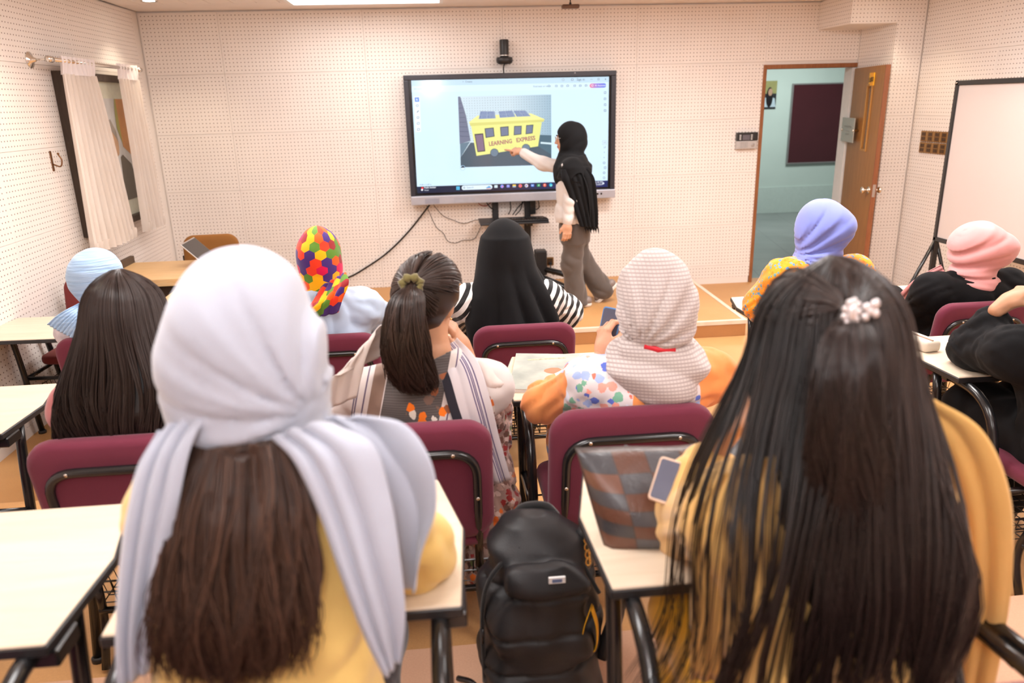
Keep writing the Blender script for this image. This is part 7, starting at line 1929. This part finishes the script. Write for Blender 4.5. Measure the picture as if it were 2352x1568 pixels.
# ================================================================== backpack on the rear step
kx = 0.205; ky = 1.665
bk = empty('backpack', (kx, ky, TIER3)); tag(bk, 'black nylon backpack standing on the floor between two front boards', 'backpack')
def bpk(p):
    z0 = TIER3
    zs = [z0 + 0.004, z0 + 0.03, z0 + 0.20, z0 + 0.36, z0 + 0.46, z0 + 0.505, z0 + 0.525]
    d = loft(p, zs, [kx - 0.0, kx, kx, kx, kx - 0.005, kx - 0.01, kx - 0.01], [ky - 0.02, ky - 0.02, ky - 0.01, ky, ky + 0.02, ky + 0.03, ky + 0.03], [0.145, 0.158, 0.160, 0.150, 0.120, 0.075, 0.03], [0.105, 0.112, 0.112, 0.10, 0.075, 0.05, 0.02], 2.6)
    fpan = loft(p, [z0 + 0.02, z0 + 0.06, z0 + 0.30, z0 + 0.40, z0 + 0.45], [kx - 0.005] * 5, [ky - 0.10] * 5, [0.11, 0.122, 0.118, 0.10, 0.05], [0.035, 0.045, 0.045, 0.035, 0.015], 3)
    d = smin(d, fpan, 0.02)
    d = d + 0.006 * wave(p, (0.35, 0.2, 0.9), 34, 2.2, 0.4) + 0.003 * wave(p, (0.9, 0.3, 0.3), 60, 2.0)
    for zz in (0.155, 0.27, 0.375): d = d + 0.008 * np.exp(-((p[2] - z0 - zz - 0.02 * (p[0] - kx)) / 0.006) ** 2) * (p[1] < ky)
    return d
V, Fq = surf(bpk, (kx - 0.22, ky - 0.20, TIER3 + 0.001), (kx + 0.22, ky + 0.16, TIER3 + 0.60), 0.007)
def BK(o): return keep_world(o, bk)
BK(np_obj('pack_body', V, Fq, M_NYLON))
BK(tube('zip_line', catmull([(kx - 0.155, ky - 0.075, TIER3 + 0.10), (kx - 0.150, ky - 0.075, TIER3 + 0.34), (kx - 0.10, ky - 0.055, TIER3 + 0.435), (kx, ky - 0.03, TIER3 + 0.485), (kx + 0.09, ky - 0.045, TIER3 + 0.435), (kx + 0.145, ky - 0.075, TIER3 + 0.34)], 8), 0.006, M_STRAP, None, 6))
BK(tube('grab_handle', catmull([(kx - 0.06, ky + 0.06, TIER3 + 0.49), (kx - 0.03, ky + 0.075, TIER3 + 0.515), (kx + 0.03, ky + 0.075, TIER3 + 0.515), (kx + 0.06, ky + 0.06, TIER3 + 0.49)], 6), 0.010, M_STRAP, None, 6))
a = aty(1278, 1327, ky - 0.145); BK(box('label_tag', (a[0] - 0.020, a[1] - 0.012, a[2] - 0.007), (a[0] + 0.020, a[1] - 0.006, a[2] + 0.009), M_WHITE)); BK(box('label_print', (a[0] - 0.012, a[1] - 0.0128, a[2] - 0.004), (a[0] + 0.012, a[1] - 0.012, a[2] + 0.005), plain('label_blue', (0.12, 0.17, 0.32), 0.5)))
BK(tube('shoulder_strap', catmull([(kx + 0.11, ky + 0.02, TIER3 + 0.46), (kx + 0.185, ky - 0.04, TIER3 + 0.44), (kx + 0.195, ky - 0.07, TIER3 + 0.30), (kx + 0.165, ky - 0.04, TIER3 + 0.12)], 8), [0.022] * 25, M_NYLON, None, 8))
BK(tube('zip_pull', [(kx - 0.153, ky - 0.085, TIER3 + 0.27), (kx - 0.156, ky - 0.088, TIER3 + 0.23)], 0.004, M_BLACK, None, 6))
yl = [aty(1358, 1392, ky - 0.12), aty(1342, 1440, ky - 0.125), aty(1340, 1482, ky - 0.12), aty(1368, 1488, ky - 0.115), aty(1372, 1440, ky - 0.12), aty(1360, 1395, ky - 0.115)]
cloth_strip('yellow_loop', [np.array(q) for q in yl], [np.array([0.004, 0.010, 0.0])] * 6, plain('yellow_webbing', (0.80, 0.42, 0.01), 0.6), bk, pleats=1, amp=0.0, m=6, n=5, thick=0.002)
tag(tube('cable', catmull([(-0.02, 1.70, TIER3 + 0.02), (0.02, 1.66, TIER3 + 0.035), (0.05, 1.62, TIER3 + 0.015)], 6), 0.008, M_BLACK, None, 6), 'short loop of black strap on the floor beside the backpack', 'strap')
